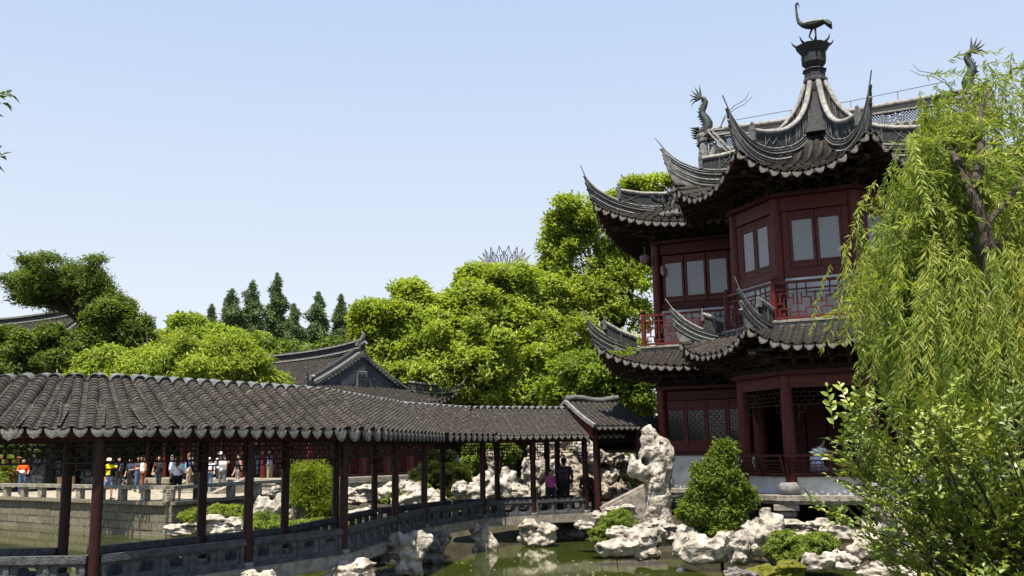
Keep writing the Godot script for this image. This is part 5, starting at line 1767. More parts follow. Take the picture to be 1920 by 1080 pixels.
func far_buildings() -> void:
	# the house behind the dark tree on the left
	var t := thing("tiled_house", "grey tiled house half hidden behind the dark tree on the left", "house", P(-26.5, 0, 61.0), PI - atan2(0.50, 0.866))
	hall_house(t, 3.6, 0.9, 14.0, 0.9, 8.6, 11.9, 0.34, 0)
	var b := MB.new()
	b.box(Vector3(13.6, 8.2, 6.8), at(7.3, 4.8, 0))
	part("wall", b.mesh(), M.plaster, t)
	for i in 4:
		b = MB.new()
		b.box(Vector3(0.1, 1.5, 0.9), at(0.48, 6.5, -2.4 + i * 1.6), 0.01)
		part("window", b.mesh(), M.red_dark, t)
	# a roof corner with a pale horn above the maple
	var k := thing("tiled_pavilion_roof", "small tiled roof with one pale upturned horn showing above the yellow green tree", "roof", P(-21.4, 0, 58.0), -0.55)
	var tiles := []
	var h := func(x: float, s: float) -> float: return 6.9 + 0.5 * s + 0.05 * s * s + 0.7 * pow(absf(x) / 3.4, 5.0) * pow(clampf(1.0 - s / 3.0, 0, 1), 2.0)
	for i in 4:
		var fr := Transform3D(Basis(Vector3.UP, i * PI / 2), Vector3.ZERO) * at(0, 0, 3.4)
		roof_face(k, fr, 3.4, 0.34, func(x: float) -> float: return clampf(3.4 - absf(x), 0.03, 3.2), h, {"tiles": tiles, "step": 0.15, "rafters": false, "trough": false})
		var d := (Basis(Vector3.UP, i * PI / 2) * Vector3(0.7071, 0, 0.7071))
		horn_ridge(k, Vector3.ZERO, d, [Vector2(0.3, 9.2), Vector2(1.5, 8.5), Vector2(3.0, 8.05), Vector2(4.2, 8.1), Vector2(5.0, 8.35), Vector2(5.8, 8.95), Vector2(6.15, 9.5)],
			func(q: float) -> float: return 6.9 + 0.5 * (4.8 - q) * 0.7, 4.8, [Vector2(0.3, 9.5), Vector2(1.8, 8.75), Vector2(3.2, 8.4)], 1.3)
	lay_tiles(k, tiles, 0)
	for s in [[-2.3, -2.3], [2.3, -2.3], [2.3, 2.3], [-2.3, 2.3]]:
		b = MB.new()
		b.lathe([Vector2(0.14, 0.8), Vector2(0.14, 7.3)], 10, at(s[0], 0, s[1]))
		part("column", b.mesh(), M.red_dark, k)
	# high-rise behind the conifers
	M.pink = mat(0.46, 0.33, 0.28, 0.9)
	var p := thing("apartment_building", "distant pale pink high rise showing its flat top left of the conifers", "building", P(-101.0, 0, 300.0), 0.3)
	b = MB.new()
	b.box(Vector3(14, 43.0, 14), at(0, 21.4, 0)); b.box(Vector3(15, 1.0, 15), at(0, 43.4, 0), 0.1)
	part("wall", b.mesh(), M.pink, p)
	b = MB.new()
	b.box(Vector3(6, 2.6, 6), at(1, 45.2, 0), 0.1)
	part("roof_house", b.mesh(), M.pink, p)
	for i in 5:
		for j in 4:
			part("window", unit_box(), M.glass, p, Transform3D(Basis.from_scale(Vector3(1.6, 1.7, 0.2)), Vector3(-5.0 + i * 2.5, 41.0 - j * 3.0, 7.05)))
	# the steel crown of a far tower
	var c := thing("tower_crown", "distant tower topped by a flower shaped crown of haze paled steel petals above the trees", "tower", P(-7.0, 2.5, 900.0))
	b = MB.new()
	b.lathe([Vector2(15, 0), Vector2(15, 160), Vector2(13, 172)], 8, Transform3D(), false)
	part("shaft", b.mesh(), M.steel, c)
	for lay in 2:
		for i in 14:
			var a := TAU * (i + 0.5 * lay) / 14
			var d := Vector3(sin(a), 0, cos(a))
			var s := d.cross(Vector3.UP)
			b = MB.new()
			var base := d * 13.0 + Vector3(0, 171, 0)
			var tip := d * (26.0 - 6.0 * lay) + Vector3(0, 184 + 6.0 * lay, 0)
			var mid := (base + tip) * 0.5 + Vector3(0, 1.0, 0)
			for e in [-1, 1]:
				b.tube([base, mid + s * 3.4 * e, tip], [0.5, 0.5, 0.4], 5)
			b.tube([base, mid, tip], [0.3, 0.3, 0.3], 5)
			b.bar(mid - s * 3.4, mid + s * 3.4, 0.4, 0.4)
			part("petal", b.mesh(), M.steel, c)

# ---------------------------------------------------------------- the stone terrace
func terrace() -> void:
	var K := Vector2(-12.35, 35.0)
	var A := Vector2(-24.5, 44.4)
	var B := Vector2(-9.9, 41.6)
	var b := MB.new()
	b.prism([P(A.x, 0.6, A.y), P(K.x, 0.6, K.y), P(B.x, 0.6, B.y), P(-8.0, 0.6, 52), P(-10, 0.6, 66), P(-46, 0.6, 66), P(-46, 0.6, 50)], Vector3(0, 0.46, 0))
	structure("terrace_floor", b.mesh(), M.mortar)
	var fl := MB.new()
	var pv := thing("terrace_paving", "pale sunlit stone paving of the terrace where the visitors stand", "paving")
	var u := (A - K).normalized()
	var w := Vector2(-u.y, u.x)
	if w.y < 0: w = -w
	var slab := MB.new()
	slab.box(Vector3(1.0, 0.06, 1.0), Transform3D(), 0.012)
	var sm := slab.mesh()
	var cnt := 0
	for j in 22:
		for i in 17:
			var q := K + u * (0.75 + i * 1.42 + (0.7 if j % 2 else 0.0) - 3.6) + w * (0.42 + j * 0.82)
			if poly_dist(q, [K + w * 0.1, A, Vector2(-46, 50), Vector2(-46, 66), Vector2(-10, 66), Vector2(-8, 52), B]) > -0.45: continue
			if q.y > 56: continue
			part("slab", sm, M["paving%d" % (rng.randi() % 3)], pv, Transform3D(Basis(P(u.x, 0, u.y) * 1.40, Vector3.UP, P(w.x, 0, w.y) * -0.80), P(q.x, 1.07 + rf(-0.004, 0.004), q.y)))
			cnt += 1
	# retaining wall, block by block
	var wall := thing("retaining_wall", "weathered stone block retaining wall of the terrace rising from the pond", "wall")
	var bl := MB.new()
	bl.box(Vector3.ONE, Transform3D(), 0.02)
	var bm := bl.mesh()
	for side in 2:
		var p0 := K
		var p1 := A if side == 0 else B
		var d := (p1 - p0).normalized()
		var nrm := Vector2(d.y, -d.x)
		if nrm.dot(Vector2(0, -1) if side == 0 else Vector2(1, 0)) < 0: nrm = -nrm
		var l := p0.distance_to(p1)
		var bk := MB.new()
		bk.bar(P(p0.x - nrm.x * 0.2, 0.32, p0.y - nrm.y * 0.2), P(p1.x - nrm.x * 0.2, 0.32, p1.y - nrm.y * 0.2), 0.3, 1.3)
		part("wall_core", bk.mesh(), M.mortar, wall)
		for c in 4:
			var x := 0.0 if c % 2 == 0 else -0.35
			while x < l:
				var bw := rf(0.75, 1.35)
				var x0 := maxf(x, 0.0)
				var x1 := minf(x + bw, l)
				if x1 - x0 > 0.12:
					var q := p0 + d * (x0 + x1) * 0.5 + nrm * rf(-0.012, 0.012)
					part("block", bm, M["block%d" % (rng.randi() % 4)], wall, Transform3D(Basis(P(d.x, 0, d.y) * (x1 - x0 - 0.018), Vector3.UP * 0.285, P(nrm.x, 0, nrm.y) * 0.24), P(q.x, -0.12 + c * 0.3 + 0.15, q.y)))
				x += bw
		var x := 0.0
		while x < l:
			var bw := rf(1.5, 2.2)
			var x1 := minf(x + bw, l)
			var q := p0 + d * (x + x1) * 0.5 + nrm * 0.03
			part("coping", bm, M["block%d" % (1 + rng.randi() % 2)], wall, Transform3D(Basis(P(d.x, 0, d.y) * (x1 - x - 0.012), Vector3.UP * 0.12, P(nrm.x, 0, nrm.y) * 0.46), P(q.x, 1.145, q.y)))
			x += bw
	# low stone railing on it
	var r := thing("stone_railing", "low stone rail on square posts along the edge of the terrace", "railing")
	var pm := MB.new()
	pm.box(Vector3(0.30, 0.44, 0.24), Transform3D(), 0.015)
	for side in 2:
		var p1 := A if side == 0 else B
		var d := (p1 - K).normalized()
		var l := K.distance_to(p1)
		var n := int(l / 1.42)
		for i in n + 1:
			var q := K + d * (minf(i * l / n, l - 0.2) + (0.0 if i else 0.12))
			if side == 1 and i == 0: continue
			part("post", pm.mesh(), M.granite, r, Transform3D(Basis(P(d.x, 0, d.y), Vector3.UP, P(d.x, 0, d.y).cross(Vector3.UP)), P(q.x, 1.42, q.y)))
		var k := 0
		var rails := int(l / 2.84) + 1
		for i in rails:
			var a := K + d * (l * i / rails + 0.01)
			var c := K + d * (l * (i + 1) / rails - 0.01)
			var rb := MB.new()
			rb.bar(P(a.x, 1.70, a.y), P(c.x, 1.70, c.y), 0.34, 0.13)
			part("rail", rb.mesh(), M.granite, r)
	# garden wall far behind
	var g := MB.new()
	g.bar(P(-46, 2.6, 66), P(-15, 2.6, 63), 0.3, 3.6)
	var gw := thing("garden_wall", "grey plastered garden wall in shade behind the terrace shrubs", "wall")
	part("wall_body", g.mesh(), M.plaster, gw)
	g = MB.new()
	g.bar(P(-46, 4.5, 66), P(-15, 4.5, 63), 0.6, 0.2)
	part("wall_coping", g.mesh(), M.ridge_dark, gw)

# ---------------------------------------------------------------- meshing of distance fields: one vertex in each cell that the surface crosses
class Field:
	var lo: Vector3
	var h: float
	var nx: int
	var ny: int
	var nz: int
	var d := PackedFloat32Array()
	var w := PackedInt32Array()
	func _init(a: Vector3, b: Vector3, cell: float) -> void:
		lo = a; h = cell
		nx = int(ceil((b.x - a.x) / cell)) + 1; ny = int(ceil((b.y - a.y) / cell)) + 1; nz = int(ceil((b.z - a.z) / cell)) + 1
		d.resize(nx * ny * nz); d.fill(10.0)
		w.resize(nx * ny * nz)
	func fill(f: Callable) -> void:
		var i := 0
		for z in nz:
			for y in ny:
				for x in nx:
					d[i] = f.call(lo + Vector3(x, y, z) * h)
					i += 1
	func bone(a: Vector3, b: Vector3, ra: float, rb: float, id: int, k := 0.03) -> void:      # a tapered capsule joined smoothly
		var r := maxf(ra, rb) + k + 2.0 * h
		var p := Vector3(minf(a.x, b.x), minf(a.y, b.y), minf(a.z, b.z)) - Vector3.ONE * r - lo
		var q := Vector3(maxf(a.x, b.x), maxf(a.y, b.y), maxf(a.z, b.z)) + Vector3.ONE * r - lo
		var x0 := maxi(0, int(p.x / h)); var x1 := mini(nx - 1, int(q.x / h) + 1)
		var y0 := maxi(0, int(p.y / h)); var y1 := mini(ny - 1, int(q.y / h) + 1)
		var z0 := maxi(0, int(p.z / h)); var z1 := mini(nz - 1, int(q.z / h) + 1)
		var ab := b - a
		var l2 := maxf(ab.length_squared(), 1e-9)
		for z in range(z0, z1 + 1):
			for y in range(y0, y1 + 1):
				var i := (z * ny + y) * nx + x0
				for x in range(x0, x1 + 1):
					var v := lo + Vector3(x, y, z) * h - a
					var t := clampf(v.dot(ab) / l2, 0.0, 1.0)
					var s := (v - ab * t).length() - lerpf(ra, rb, t)
					var o := d[i]
					if s < o: w[i] = id
					var m := maxf(k - absf(s - o), 0.0) / k
					d[i] = minf(s, o) - m * m * k * 0.25
					i += 1
	func net(color: Callable) -> MB:      # color: (position, id) -> Color
		var ix := PackedInt32Array()
		ix.resize(nx * ny * nz); ix.fill(-1)
		var vs := PackedVector3Array()
		var cs := PackedColorArray()
		var sx := 1; var sy := nx; var sz := nx * ny
		var off := [0, sx, sy, sx + sy, sz, sx + sz, sy + sz, sx + sy + sz]
		var edges := [[0, 1], [2, 3], [4, 5], [6, 7], [0, 2], [1, 3], [4, 6], [5, 7], [0, 4], [1, 5], [2, 6], [3, 7]]
		for z in nz - 1:
			for y in ny - 1:
				var i := (z * ny + y) * nx
				for x in nx - 1:
					var a := d[i] < 0.0
					if (d[i + 1] < 0.0) != a or (d[i + sy] < 0.0) != a or (d[i + sy + 1] < 0.0) != a or (d[i + sz] < 0.0) != a or (d[i + sz + 1] < 0.0) != a or (d[i + sz + sy] < 0.0) != a or (d[i + sz + sy + 1] < 0.0) != a:
						var sum := Vector3.ZERO
						var n := 0
						for e in edges:
							var v0 := d[i + off[e[0]]]
							var v1 := d[i + off[e[1]]]
							if (v0 < 0.0) != (v1 < 0.0):
								var t := v0 / (v0 - v1)
								var p0 := Vector3(e[0] & 1, (e[0] >> 1) & 1, e[0] >> 2)
								var p1 := Vector3(e[1] & 1, (e[1] >> 1) & 1, e[1] >> 2)
								sum += p0.lerp(p1, t); n += 1
						var p := lo + (Vector3(x, y, z) + sum / n) * h
						ix[i] = vs.size()
						vs.append(p); cs.append(color.call(p, w[i]))
					i += 1
		var tri := PackedInt32Array()
		for z in range(1, nz - 1):
			for y in range(1, ny - 1):
				var i := (z * ny + y) * nx + 1
				for x in range(1, nx - 1):
					var a := d[i] < 0.0
					if (d[i + sx] < 0.0) != a: _q(tri, ix, i, i - sy, i - sy - sz, i - sz, a)
					if (d[i + sy] < 0.0) != a: _q(tri, ix, i, i - sz, i - sz - sx, i - sx, a)
					if (d[i + sz] < 0.0) != a: _q(tri, ix, i, i - sx, i - sx - sy, i - sy, a)
					i += 1
		var ns := PackedVector3Array()
		ns.resize(vs.size())
		for t in range(0, tri.size(), 3):
			var f := (vs[tri[t + 1]] - vs[tri[t]]).cross(vs[tri[t + 2]] - vs[tri[t]])
			ns[tri[t]] += f; ns[tri[t + 1]] += f; ns[tri[t + 2]] += f
		for t in ns.size(): ns[t] = ns[t].normalized() if ns[t].length_squared() > 1e-20 else Vector3.UP
		var b := MB.new()
		for t in range(0, tri.size(), 3):
			for e in [0, 2, 1]:
				b.v.append(vs[tri[t + e]]); b.n.append(ns[tri[t + e]]); b.c.append(cs[tri[t + e]])
		return b
	func _q(tri: PackedInt32Array, ix: PackedInt32Array, a: int, b: int, c: int, e: int, flip: bool) -> void:
		var p := [ix[a], ix[b], ix[c], ix[e]]
		if p.has(-1): return
		if flip: tri.append_array(PackedInt32Array([p[0], p[1], p[2], p[0], p[2], p[3]]))
		else: tri.append_array(PackedInt32Array([p[0], p[2], p[1], p[0], p[3], p[2]]))

# ---------------------------------------------------------------- rocks
func rock_shape(sd: int, blobs: Array, cuts: Array, cell: float, rough := 1.0) -> ArrayMesh:       # fits in a box 1 x 1 x 1, foot at y = 0
	var ridge := FastNoiseLite.new()
	ridge.seed = sd; ridge.frequency = 1.35; ridge.fractal_type = FastNoiseLite.FRACTAL_RIDGED; ridge.fractal_octaves = 3
	var pit := FastNoiseLite.new()
	pit.seed = sd + 9; pit.noise_type = FastNoiseLite.TYPE_CELLULAR; pit.frequency = 3.1; pit.fractal_octaves = 1
	pit.cellular_return_type = FastNoiseLite.RETURN_DISTANCE
	var small := FastNoiseLite.new()
	small.seed = sd + 3; small.frequency = 5.5; small.fractal_octaves = 2
	var f := Field.new(Vector3(-0.72, -0.22, -0.72), Vector3(0.72, 1.2, 0.72), cell)
	# each lump is a rough block cut by random planes, weathered into creases, pits and hollows
	var g := RandomNumberGenerator.new()
	g.seed = sd
	var planes := []
	for q in blobs:
		var pl := []
		for k in 11: pl.append([Vector3(g.randfn(), g.randfn(), g.randfn()).normalized(), g.randf_range(0.62, 0.95)])
		planes.append(pl)
	f.fill(func(p: Vector3) -> float:
		var s := 10.0
		for bi in blobs.size():
			var b: Array = blobs[bi]
			var q: Vector3 = (p - b[0]) / b[1]
			var e := q.length() - 1.0
			if e < 1.2:
				for k in planes[bi]:
					var d: float = q.dot(k[0]) - k[1]
					if d > e: e = d
			e *= minf(minf(b[1].x, b[1].y), b[1].z)
			var m := maxf(0.05 - absf(s - e), 0.0) / 0.05
			s = minf(s, e) - m * m * 0.0125
		if s > 0.3: return s
		s += (ridge.get_noise_3d(p.x, p.y * 0.8, p.z) * -0.075 + 0.015) * rough
		s += maxf(0.0, 0.30 - absf(pit.get_noise_3d(p.x, p.y, p.z) + 0.72)) * 0.20 * rough + small.get_noise_3d(p.x, p.y, p.z) * 0.022 * rough
		for c in cuts:
			var q: Vector3 = (p - c[0]) / c[1]
			var e: float = (1.0 - q.length()) * minf(minf(c[1].x, c[1].y), c[1].z)
			s = maxf(s, e)
		return s)
	# a brownish green tide mark round the foot
	return f.net(func(p: Vector3, _i: int) -> Color: return Color(0.36, 0.35, 0.25).lerp(Color.WHITE, smoothstep(0.03, 0.17, p.y + 0.12 * small.get_noise_3d(p.x, p.y, p.z)))).mesh()

func V(x: float, y: float, z: float) -> Vector3: return Vector3(x, y, z)

func rocks() -> void:
	var sh := [
		rock_shape(11, [[V(-0.1, 0.35, 0), V(0.42, 0.40, 0.42)], [V(0.22, 0.55, 0.04), V(0.30, 0.36, 0.32)], [V(-0.25, 0.62, -0.1), V(0.2, 0.28, 0.25)]], [[V(0.05, 0.62, 0.42), V(0.16, 0.11, 0.2)], [V(-0.28, 0.45, 0.45), V(0.12, 0.09, 0.16)]], 0.04),
		rock_shape(22, [[V(0, 0.45, 0), V(0.36, 0.5, 0.34)], [V(-0.22, 0.25, 0.12), V(0.28, 0.28, 0.3)], [V(0.2, 0.78, 0.0), V(0.24, 0.2, 0.25)]], [[V(-0.1, 0.6, 0.38), V(0.13, 0.15, 0.15)], [V(0.3, 0.4, 0.1), V(0.10, 0.12, 0.3)]], 0.04, 1.2),
		rock_shape(33, [[V(0, 0.42, 0), V(0.46, 0.48, 0.46)], [V(0.2, 0.6, 0.1), V(0.3, 0.3, 0.3)]], [], 0.042, 0.9),
		rock_shape(44, [[V(0, 0.3, 0), V(0.5, 0.32, 0.4)], [V(-0.2, 0.62, 0), V(0.34, 0.22, 0.36)], [V(0.2, 0.78, 0.04), V(0.3, 0.2, 0.3)]], [[V(0.1, 0.52, 0.40), V(0.3, 0.07, 0.2)]], 0.04, 1.1),
		rock_shape(55, [[V(-0.2, 0.35, 0.04), V(0.3, 0.36, 0.35)], [V(0.2, 0.45, -0.05), V(0.3, 0.45, 0.3)], [V(0.02, 0.2, 0.25), V(0.35, 0.24, 0.24)]], [[V(0.0, 0.65, 0.3), V(0.08, 0.2, 0.2)]], 0.04, 1.3),
		rock_shape(66, [[V(0, 0.22, 0), V(0.34, 0.3, 0.36)], [V(0.03, 0.62, 0), V(0.42, 0.34, 0.40)], [V(-0.2, 0.82, 0.04), V(0.25, 0.2, 0.28)], [V(0.28, 0.75, 0), V(0.22, 0.25, 0.26)]], [[V(0.12, 0.62, 0.42), V(0.12, 0.12, 0.18)], [V(-0.3, 0.42, 0.25), V(0.16, 0.12, 0.2)]], 0.038, 1.2),
		rock_shape(77, [[V(-0.1, 0.4, 0), V(0.3, 0.55, 0.3)], [V(0.2, 0.5, 0.04), V(0.28, 0.3, 0.3)], [V(0.3, 0.25, 0.1), V(0.25, 0.28, 0.3)], [V(-0.32, 0.25, 0.1), V(0.2, 0.28, 0.25)]], [[V(0.12, 0.72, 0.3), V(0.09, 0.14, 0.24)]], 0.038, 1.3)]
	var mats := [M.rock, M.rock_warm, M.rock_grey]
	var list := [
		[-4.41, 0.6, 16.9, 0.56, 0.34, 0, 0, "small white rock at the bottom edge under the second walkway column", ""],
		[-3.25, 0.21, 18.9, 1.05, 0.67, 1, 0, "jagged white rock breaking the water below the third walkway column", ""],
		[-2.41, 0.05, 22.0, 1.03, 1.08, 5, 0, "tall grey white rock leaning on the walkway slab where the bridge bends", ""],
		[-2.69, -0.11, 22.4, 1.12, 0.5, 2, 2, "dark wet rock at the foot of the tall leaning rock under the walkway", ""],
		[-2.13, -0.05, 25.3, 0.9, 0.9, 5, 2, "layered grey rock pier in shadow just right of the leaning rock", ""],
		[-0.97, -0.19, 28.3, 0.88, 1.1, 1, 0, "upright grey rock with a white shoulder under the walkway's sixth column", ""],
		[0.65, -0.01, 29.1, 1.13, 0.91, 3, 0, "flat topped white rock standing in open water under the walkway", ""],
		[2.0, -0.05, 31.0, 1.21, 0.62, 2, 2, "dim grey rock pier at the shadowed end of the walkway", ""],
		[-3.37, 0.18, 23.3, 0.78, 0.52, 4, 2, "low dark rock under the walkway behind the leaning rock", ""],
		[2.47, 0.21, 24.0, 1.09, 0.61, 2, 0, "round grey boulder at the water, lower left of the standing rock", "boulders around the foot of the standing rock"],
		[3.19, 0.14, 24.0, 1.07, 0.83, 5, 0, "cleft boulder in the water directly below the standing rock", "boulders around the foot of the standing rock"],
		[2.86, 0.53, 25.0, 1.06, 0.42, 4, 0, "knobbly pale rock on top of the round boulder left of the standing rock", "boulders around the foot of the standing rock"],
		[3.46, 0.64, 25.2, 0.78, 0.39, 3, 0, "small cap rock at the very foot of the standing rock", "boulders around the foot of the standing rock"],
		[2.33, 0.78, 26.5, 0.68, 0.44, 1, 0, "pale rock beside the end of the walkway, left of the leafy plant", "boulders around the foot of the standing rock"],
		[1.94, 0.64, 27.2, 0.6, 0.3, 4, 0, "small pale rock at the foot of the stone ramp", "boulders around the foot of the standing rock"],
		[2.91, 0.96, 27.2, 0.82, 0.39, 3, 0, "pale rock half hidden behind the leafy plant near the ramp", "boulders around the foot of the standing rock"],
		[3.99, 0.49, 25.2, 1.01, 0.5, 3, 0, "flat shelf rock between the standing rock and the feathery bush", "boulders around the foot of the standing rock"],
		[4.01, 0.24, 23.2, 0.85, 0.8, 1, 0, "dark streaked boulder at the water left of the white hollowed rock", "limestone boulders along the shore below the bay"],
		[4.48, 0.18, 22.6, 1.31, 0.83, 0, 0, "white hollowed boulder at the water in front of the feathery bush", "limestone boulders along the shore below the bay"],
		[5.0, 0.21, 22.2, 0.74, 0.79, 5, 0, "narrow pale boulder right of the white hollowed one", "limestone boulders along the shore below the bay"],
		[5.6, 0.65, 23.4, 0.78, 0.57, 3, 0, "cracked boulder behind the narrow one, left of the tall folded rock", "limestone boulders along the shore below the bay"],
		[5.87, 0.22, 22.8, 1.42, 1.22, 6, 0, "tall folded rock slab below the corner post of the bay", "limestone boulders along the shore below the bay"],
		[6.9, 0.66, 23.4, 1.3, 0.47, 3, 0, "long flat white rock in front of the bay's stone post", "limestone boulders along the shore below the bay"],
		[7.41, 0.56, 22.8, 1.14, 0.63, 1, 0, "pale boulder right of the long flat rock, above the green plants", "limestone boulders along the shore below the bay"],
		[6.25, 0.27, 20.4, 0.7, 0.45, 0, 0, "small white boulder at the water right of the moss", "limestone boulders along the shore below the bay"],
		[6.77, 0.28, 20.4, 0.63, 0.48, 4, 0, "small round boulder beside the water under the leafy shrub's left edge", "limestone boulders along the shore below the bay"],
		[7.43, 0.44, 20.6, 1.14, 0.92, 6, 0, "wide white boulder half behind the leafy shrub", "limestone boulders along the shore below the bay"],
		[8.15, 0.47, 20.2, 1.23, 1.23, 5, 0, "tall pale rock deep behind the leafy shrub", "limestone boulders along the shore below the bay"],
		[8.64, 0.3, 19.4, 1.29, 0.97, 1, 0, "white rock glimpsed low through the middle of the leafy shrub", "limestone boulders along the shore below the bay"],
		[9.19, 0.34, 19.0, 1.27, 1.27, 6, 1, "warm grey rock behind the right side of the leafy shrub", "limestone boulders along the shore below the bay"],
		[7.16, 0.18, 18.6, 1.24, 0.52, 4, 0, "bright low rock at the bottom edge behind the shrub stems", "limestone boulders along the shore below the bay"],
		[4.48, 0.14, 19.8, 0.62, 0.37, 4, 2, "dark wet stone at the bottom edge left of the mossy rock", "limestone boulders along the shore below the bay"],
		[-11.37, 0.16, 33.4, 1.22, 0.52, 3, 0, "low white rock by the water at the corner of the terrace wall", "white rocks on the bank beyond the walkway"],
		[-9.51, 0.28, 32.0, 1.71, 0.71, 3, 0, "long sloping white rock seen between the second and third front columns", "white rocks on the bank beyond the walkway"],
		[-8.37, 0.37, 31.5, 0.77, 0.53, 4, 0, "rounded white rock right of the long sloping one", "white rocks on the bank beyond the walkway"],
		[-7.99, 0.54, 32.0, 1.17, 1.17, 0, 0, "craggy white rock below the man on the steps", "white rocks on the bank beyond the walkway"],
		[-8.9, 1.27, 36.0, 0.56, 0.48, 1, 0, "small crag at the end of the terrace railing", "white rocks on the bank beyond the walkway"],
		[-6.53, 0.63, 30.5, 1.19, 1.22, 6, 1, "weathered grey rock overgrown by the wispy bush", "white rocks on the bank beyond the walkway"],
		[-5.44, 1.07, 34.0, 1.36, 0.76, 3, 0, "flat pale rock under the hall plinth", "white rocks on the bank beyond the walkway"],
		[-4.87, 0.69, 31.5, 1.05, 0.53, 4, 0, "low broken rock behind the back rail of the bridge", "white rocks on the bank beyond the walkway"],
		[-4.62, 1.0, 35.0, 0.86, 0.93, 2, 0, "round white boulder in front of the hall plinth", "white rocks on the bank beyond the walkway"],
		[-4.1, 1.28, 37.0, 0.7, 0.66, 0, 0, "small hollowed rock left of the pine", "white rocks on the bank beyond the walkway"],
		[-3.26, 1.03, 32.5, 1.55, 0.83, 6, 0, "large bright rock to the lower left of the pine", "white rocks on the bank beyond the walkway"],
		[-2.72, 1.03, 32.3, 0.79, 0.65, 4, 0, "bright wedge shaped rock right below the pine", "white rocks on the bank beyond the walkway"],
		[-1.62, 1.03, 33.5, 1.08, 0.93, 0, 0, "hollow white rock right of the pine", "white rocks on the bank beyond the walkway"],
		[-1.26, 1.28, 36.0, 0.8, 0.96, 2, 0, "pale rock leaning behind the hollow one", "white rocks on the bank beyond the walkway"],
		[-0.35, 1.05, 34.5, 1.42, 1.26, 6, 0, "large pale boulder left of the rockery", "white rocks on the bank beyond the walkway"],
		[0.24, 1.0, 33.5, 0.93, 0.74, 1, 0, "dark pitted rock between the boulder and the rockery", "white rocks on the bank beyond the walkway"],
		[0.66, 1.13, 36.5, 1.01, 1.54, 5, 0, "steep split rock at the left end of the rockery", "white rocks on the bank beyond the walkway"],
		[-0.87, 1.66, 39.0, 0.65, 1.3, 5, 1, "grey upright rock at the foot of the slender trunk", "white rocks on the bank beyond the walkway"],
		[0.85, 0.92, 36.62572030410806, 0.78, 0.92, 0, 0, "cavity riddled rock in the rockery wall, bottom row, first from the left", "stacked rocks of the rockery wall"],
		[1.46, 0.91, 36.71714803926843, 0.83, 0.82, 4, 1, "cavity riddled rock in the rockery wall, bottom row, second from the left", "stacked rocks of the rockery wall"],
		[1.85, 0.83, 36.925835471773006, 0.75, 0.82, 3, 0, "cavity riddled rock in the rockery wall, bottom row, third from the left", "stacked rocks of the rockery wall"],
		[2.35, 0.98, 36.30126765951571, 0.87, 0.91, 0, 1, "cavity riddled rock in the rockery wall, bottom row, fourth from the left", "stacked rocks of the rockery wall"],
		[2.82, 0.84, 36.92109866758388, 0.91, 0.96, 3, 1, "cavity riddled rock in the rockery wall, bottom row, fifth from the left", "stacked rocks of the rockery wall"],
		[3.37, 0.94, 36.49488341224929, 0.78, 0.78, 2, 1, "cavity riddled rock in the rockery wall, bottom row, sixth from the left", "stacked rocks of the rockery wall"],
		[3.81, 0.82, 36.57402273528956, 0.79, 0.98, 4, 1, "cavity riddled rock in the rockery wall, bottom row, seventh from the left", "stacked rocks of the rockery wall"],
		[1.14, 1.52, 37.10640056639676, 0.87, 1.01, 4, 0, "cavity riddled rock in the rockery wall, second row, first from the left", "stacked rocks of the rockery wall"],
		[1.62, 1.63, 36.35407580967111, 0.82, 0.91, 5, 0, "cavity riddled rock in the rockery wall, second row, second from the left", "stacked rocks of the rockery wall"],
		[2.1, 1.5, 36.732001422747544, 0.76, 0.81, 5, 1, "cavity riddled rock in the rockery wall, second row, third from the left", "stacked rocks of the rockery wall"],
		[2.46, 1.53, 36.543891246819065, 0.79, 0.81, 6, 1, "cavity riddled rock in the rockery wall, second row, fourth from the left", "stacked rocks of the rockery wall"],
		[3.13, 1.63, 36.96844047744852, 0.85, 0.79, 2, 1, "cavity riddled rock in the rockery wall, second row, fifth from the left", "stacked rocks of the rockery wall"],
		[3.53, 1.47, 36.8497628087966, 0.77, 0.8, 0, 0, "cavity riddled rock in the rockery wall, second row, sixth from the left", "stacked rocks of the rockery wall"],
		[4.15, 1.56, 37.22988627752497, 0.77, 0.96, 2, 1, "cavity riddled rock in the rockery wall, second row, seventh from the left", "stacked rocks of the rockery wall"],
		[0.92, 2.3, 37.369891520739145, 0.92, 0.88, 3, 0, "cavity riddled rock in the rockery wall, third row, first from the left", "stacked rocks of the rockery wall"],
		[1.45, 2.16, 37.220311252144135, 0.83, 0.89, 1, 1, "cavity riddled rock in the rockery wall, third row, second from the left", "stacked rocks of the rockery wall"],
		[1.91, 2.26, 37.28839646589168, 0.78, 0.87, 4, 1, "cavity riddled rock in the rockery wall, third row, third from the left", "stacked rocks of the rockery wall"],
		[2.3, 2.2, 37.127341109010956, 0.86, 0.8, 3, 1, "cavity riddled rock in the rockery wall, third row, fourth from the left", "stacked rocks of the rockery wall"],
		[2.88, 2.24, 36.52218246899081, 0.86, 0.95, 0, 0, "cavity riddled rock in the rockery wall, third row, fifth from the left", "stacked rocks of the rockery wall"],
		[3.44, 2.25, 36.820025385748, 0.81, 0.92, 2, 0, "cavity riddled rock in the rockery wall, third row, sixth from the left", "stacked rocks of the rockery wall"],
		[3.8, 2.22, 36.87716034132892, 0.84, 0.85, 6, 0, "cavity riddled rock in the rockery wall, third row, seventh from the left", "stacked rocks of the rockery wall"],
		[1.26, 2.75, 37.403723283140415, 0.74, 0.91, 2, 0, "cavity riddled rock in the rockery wall, top row, first from the left", "stacked rocks of the rockery wall"],
		[1.62, 2.74, 37.35072413326775, 0.87, 0.81, 2, 0, "cavity riddled rock in the rockery wall, top row, second from the left", "stacked rocks of the rockery wall"],
		[2.13, 2.71, 37.40023237629249, 0.75, 0.87, 4, 1, "cavity riddled rock in the rockery wall, top row, third from the left", "stacked rocks of the rockery wall"],
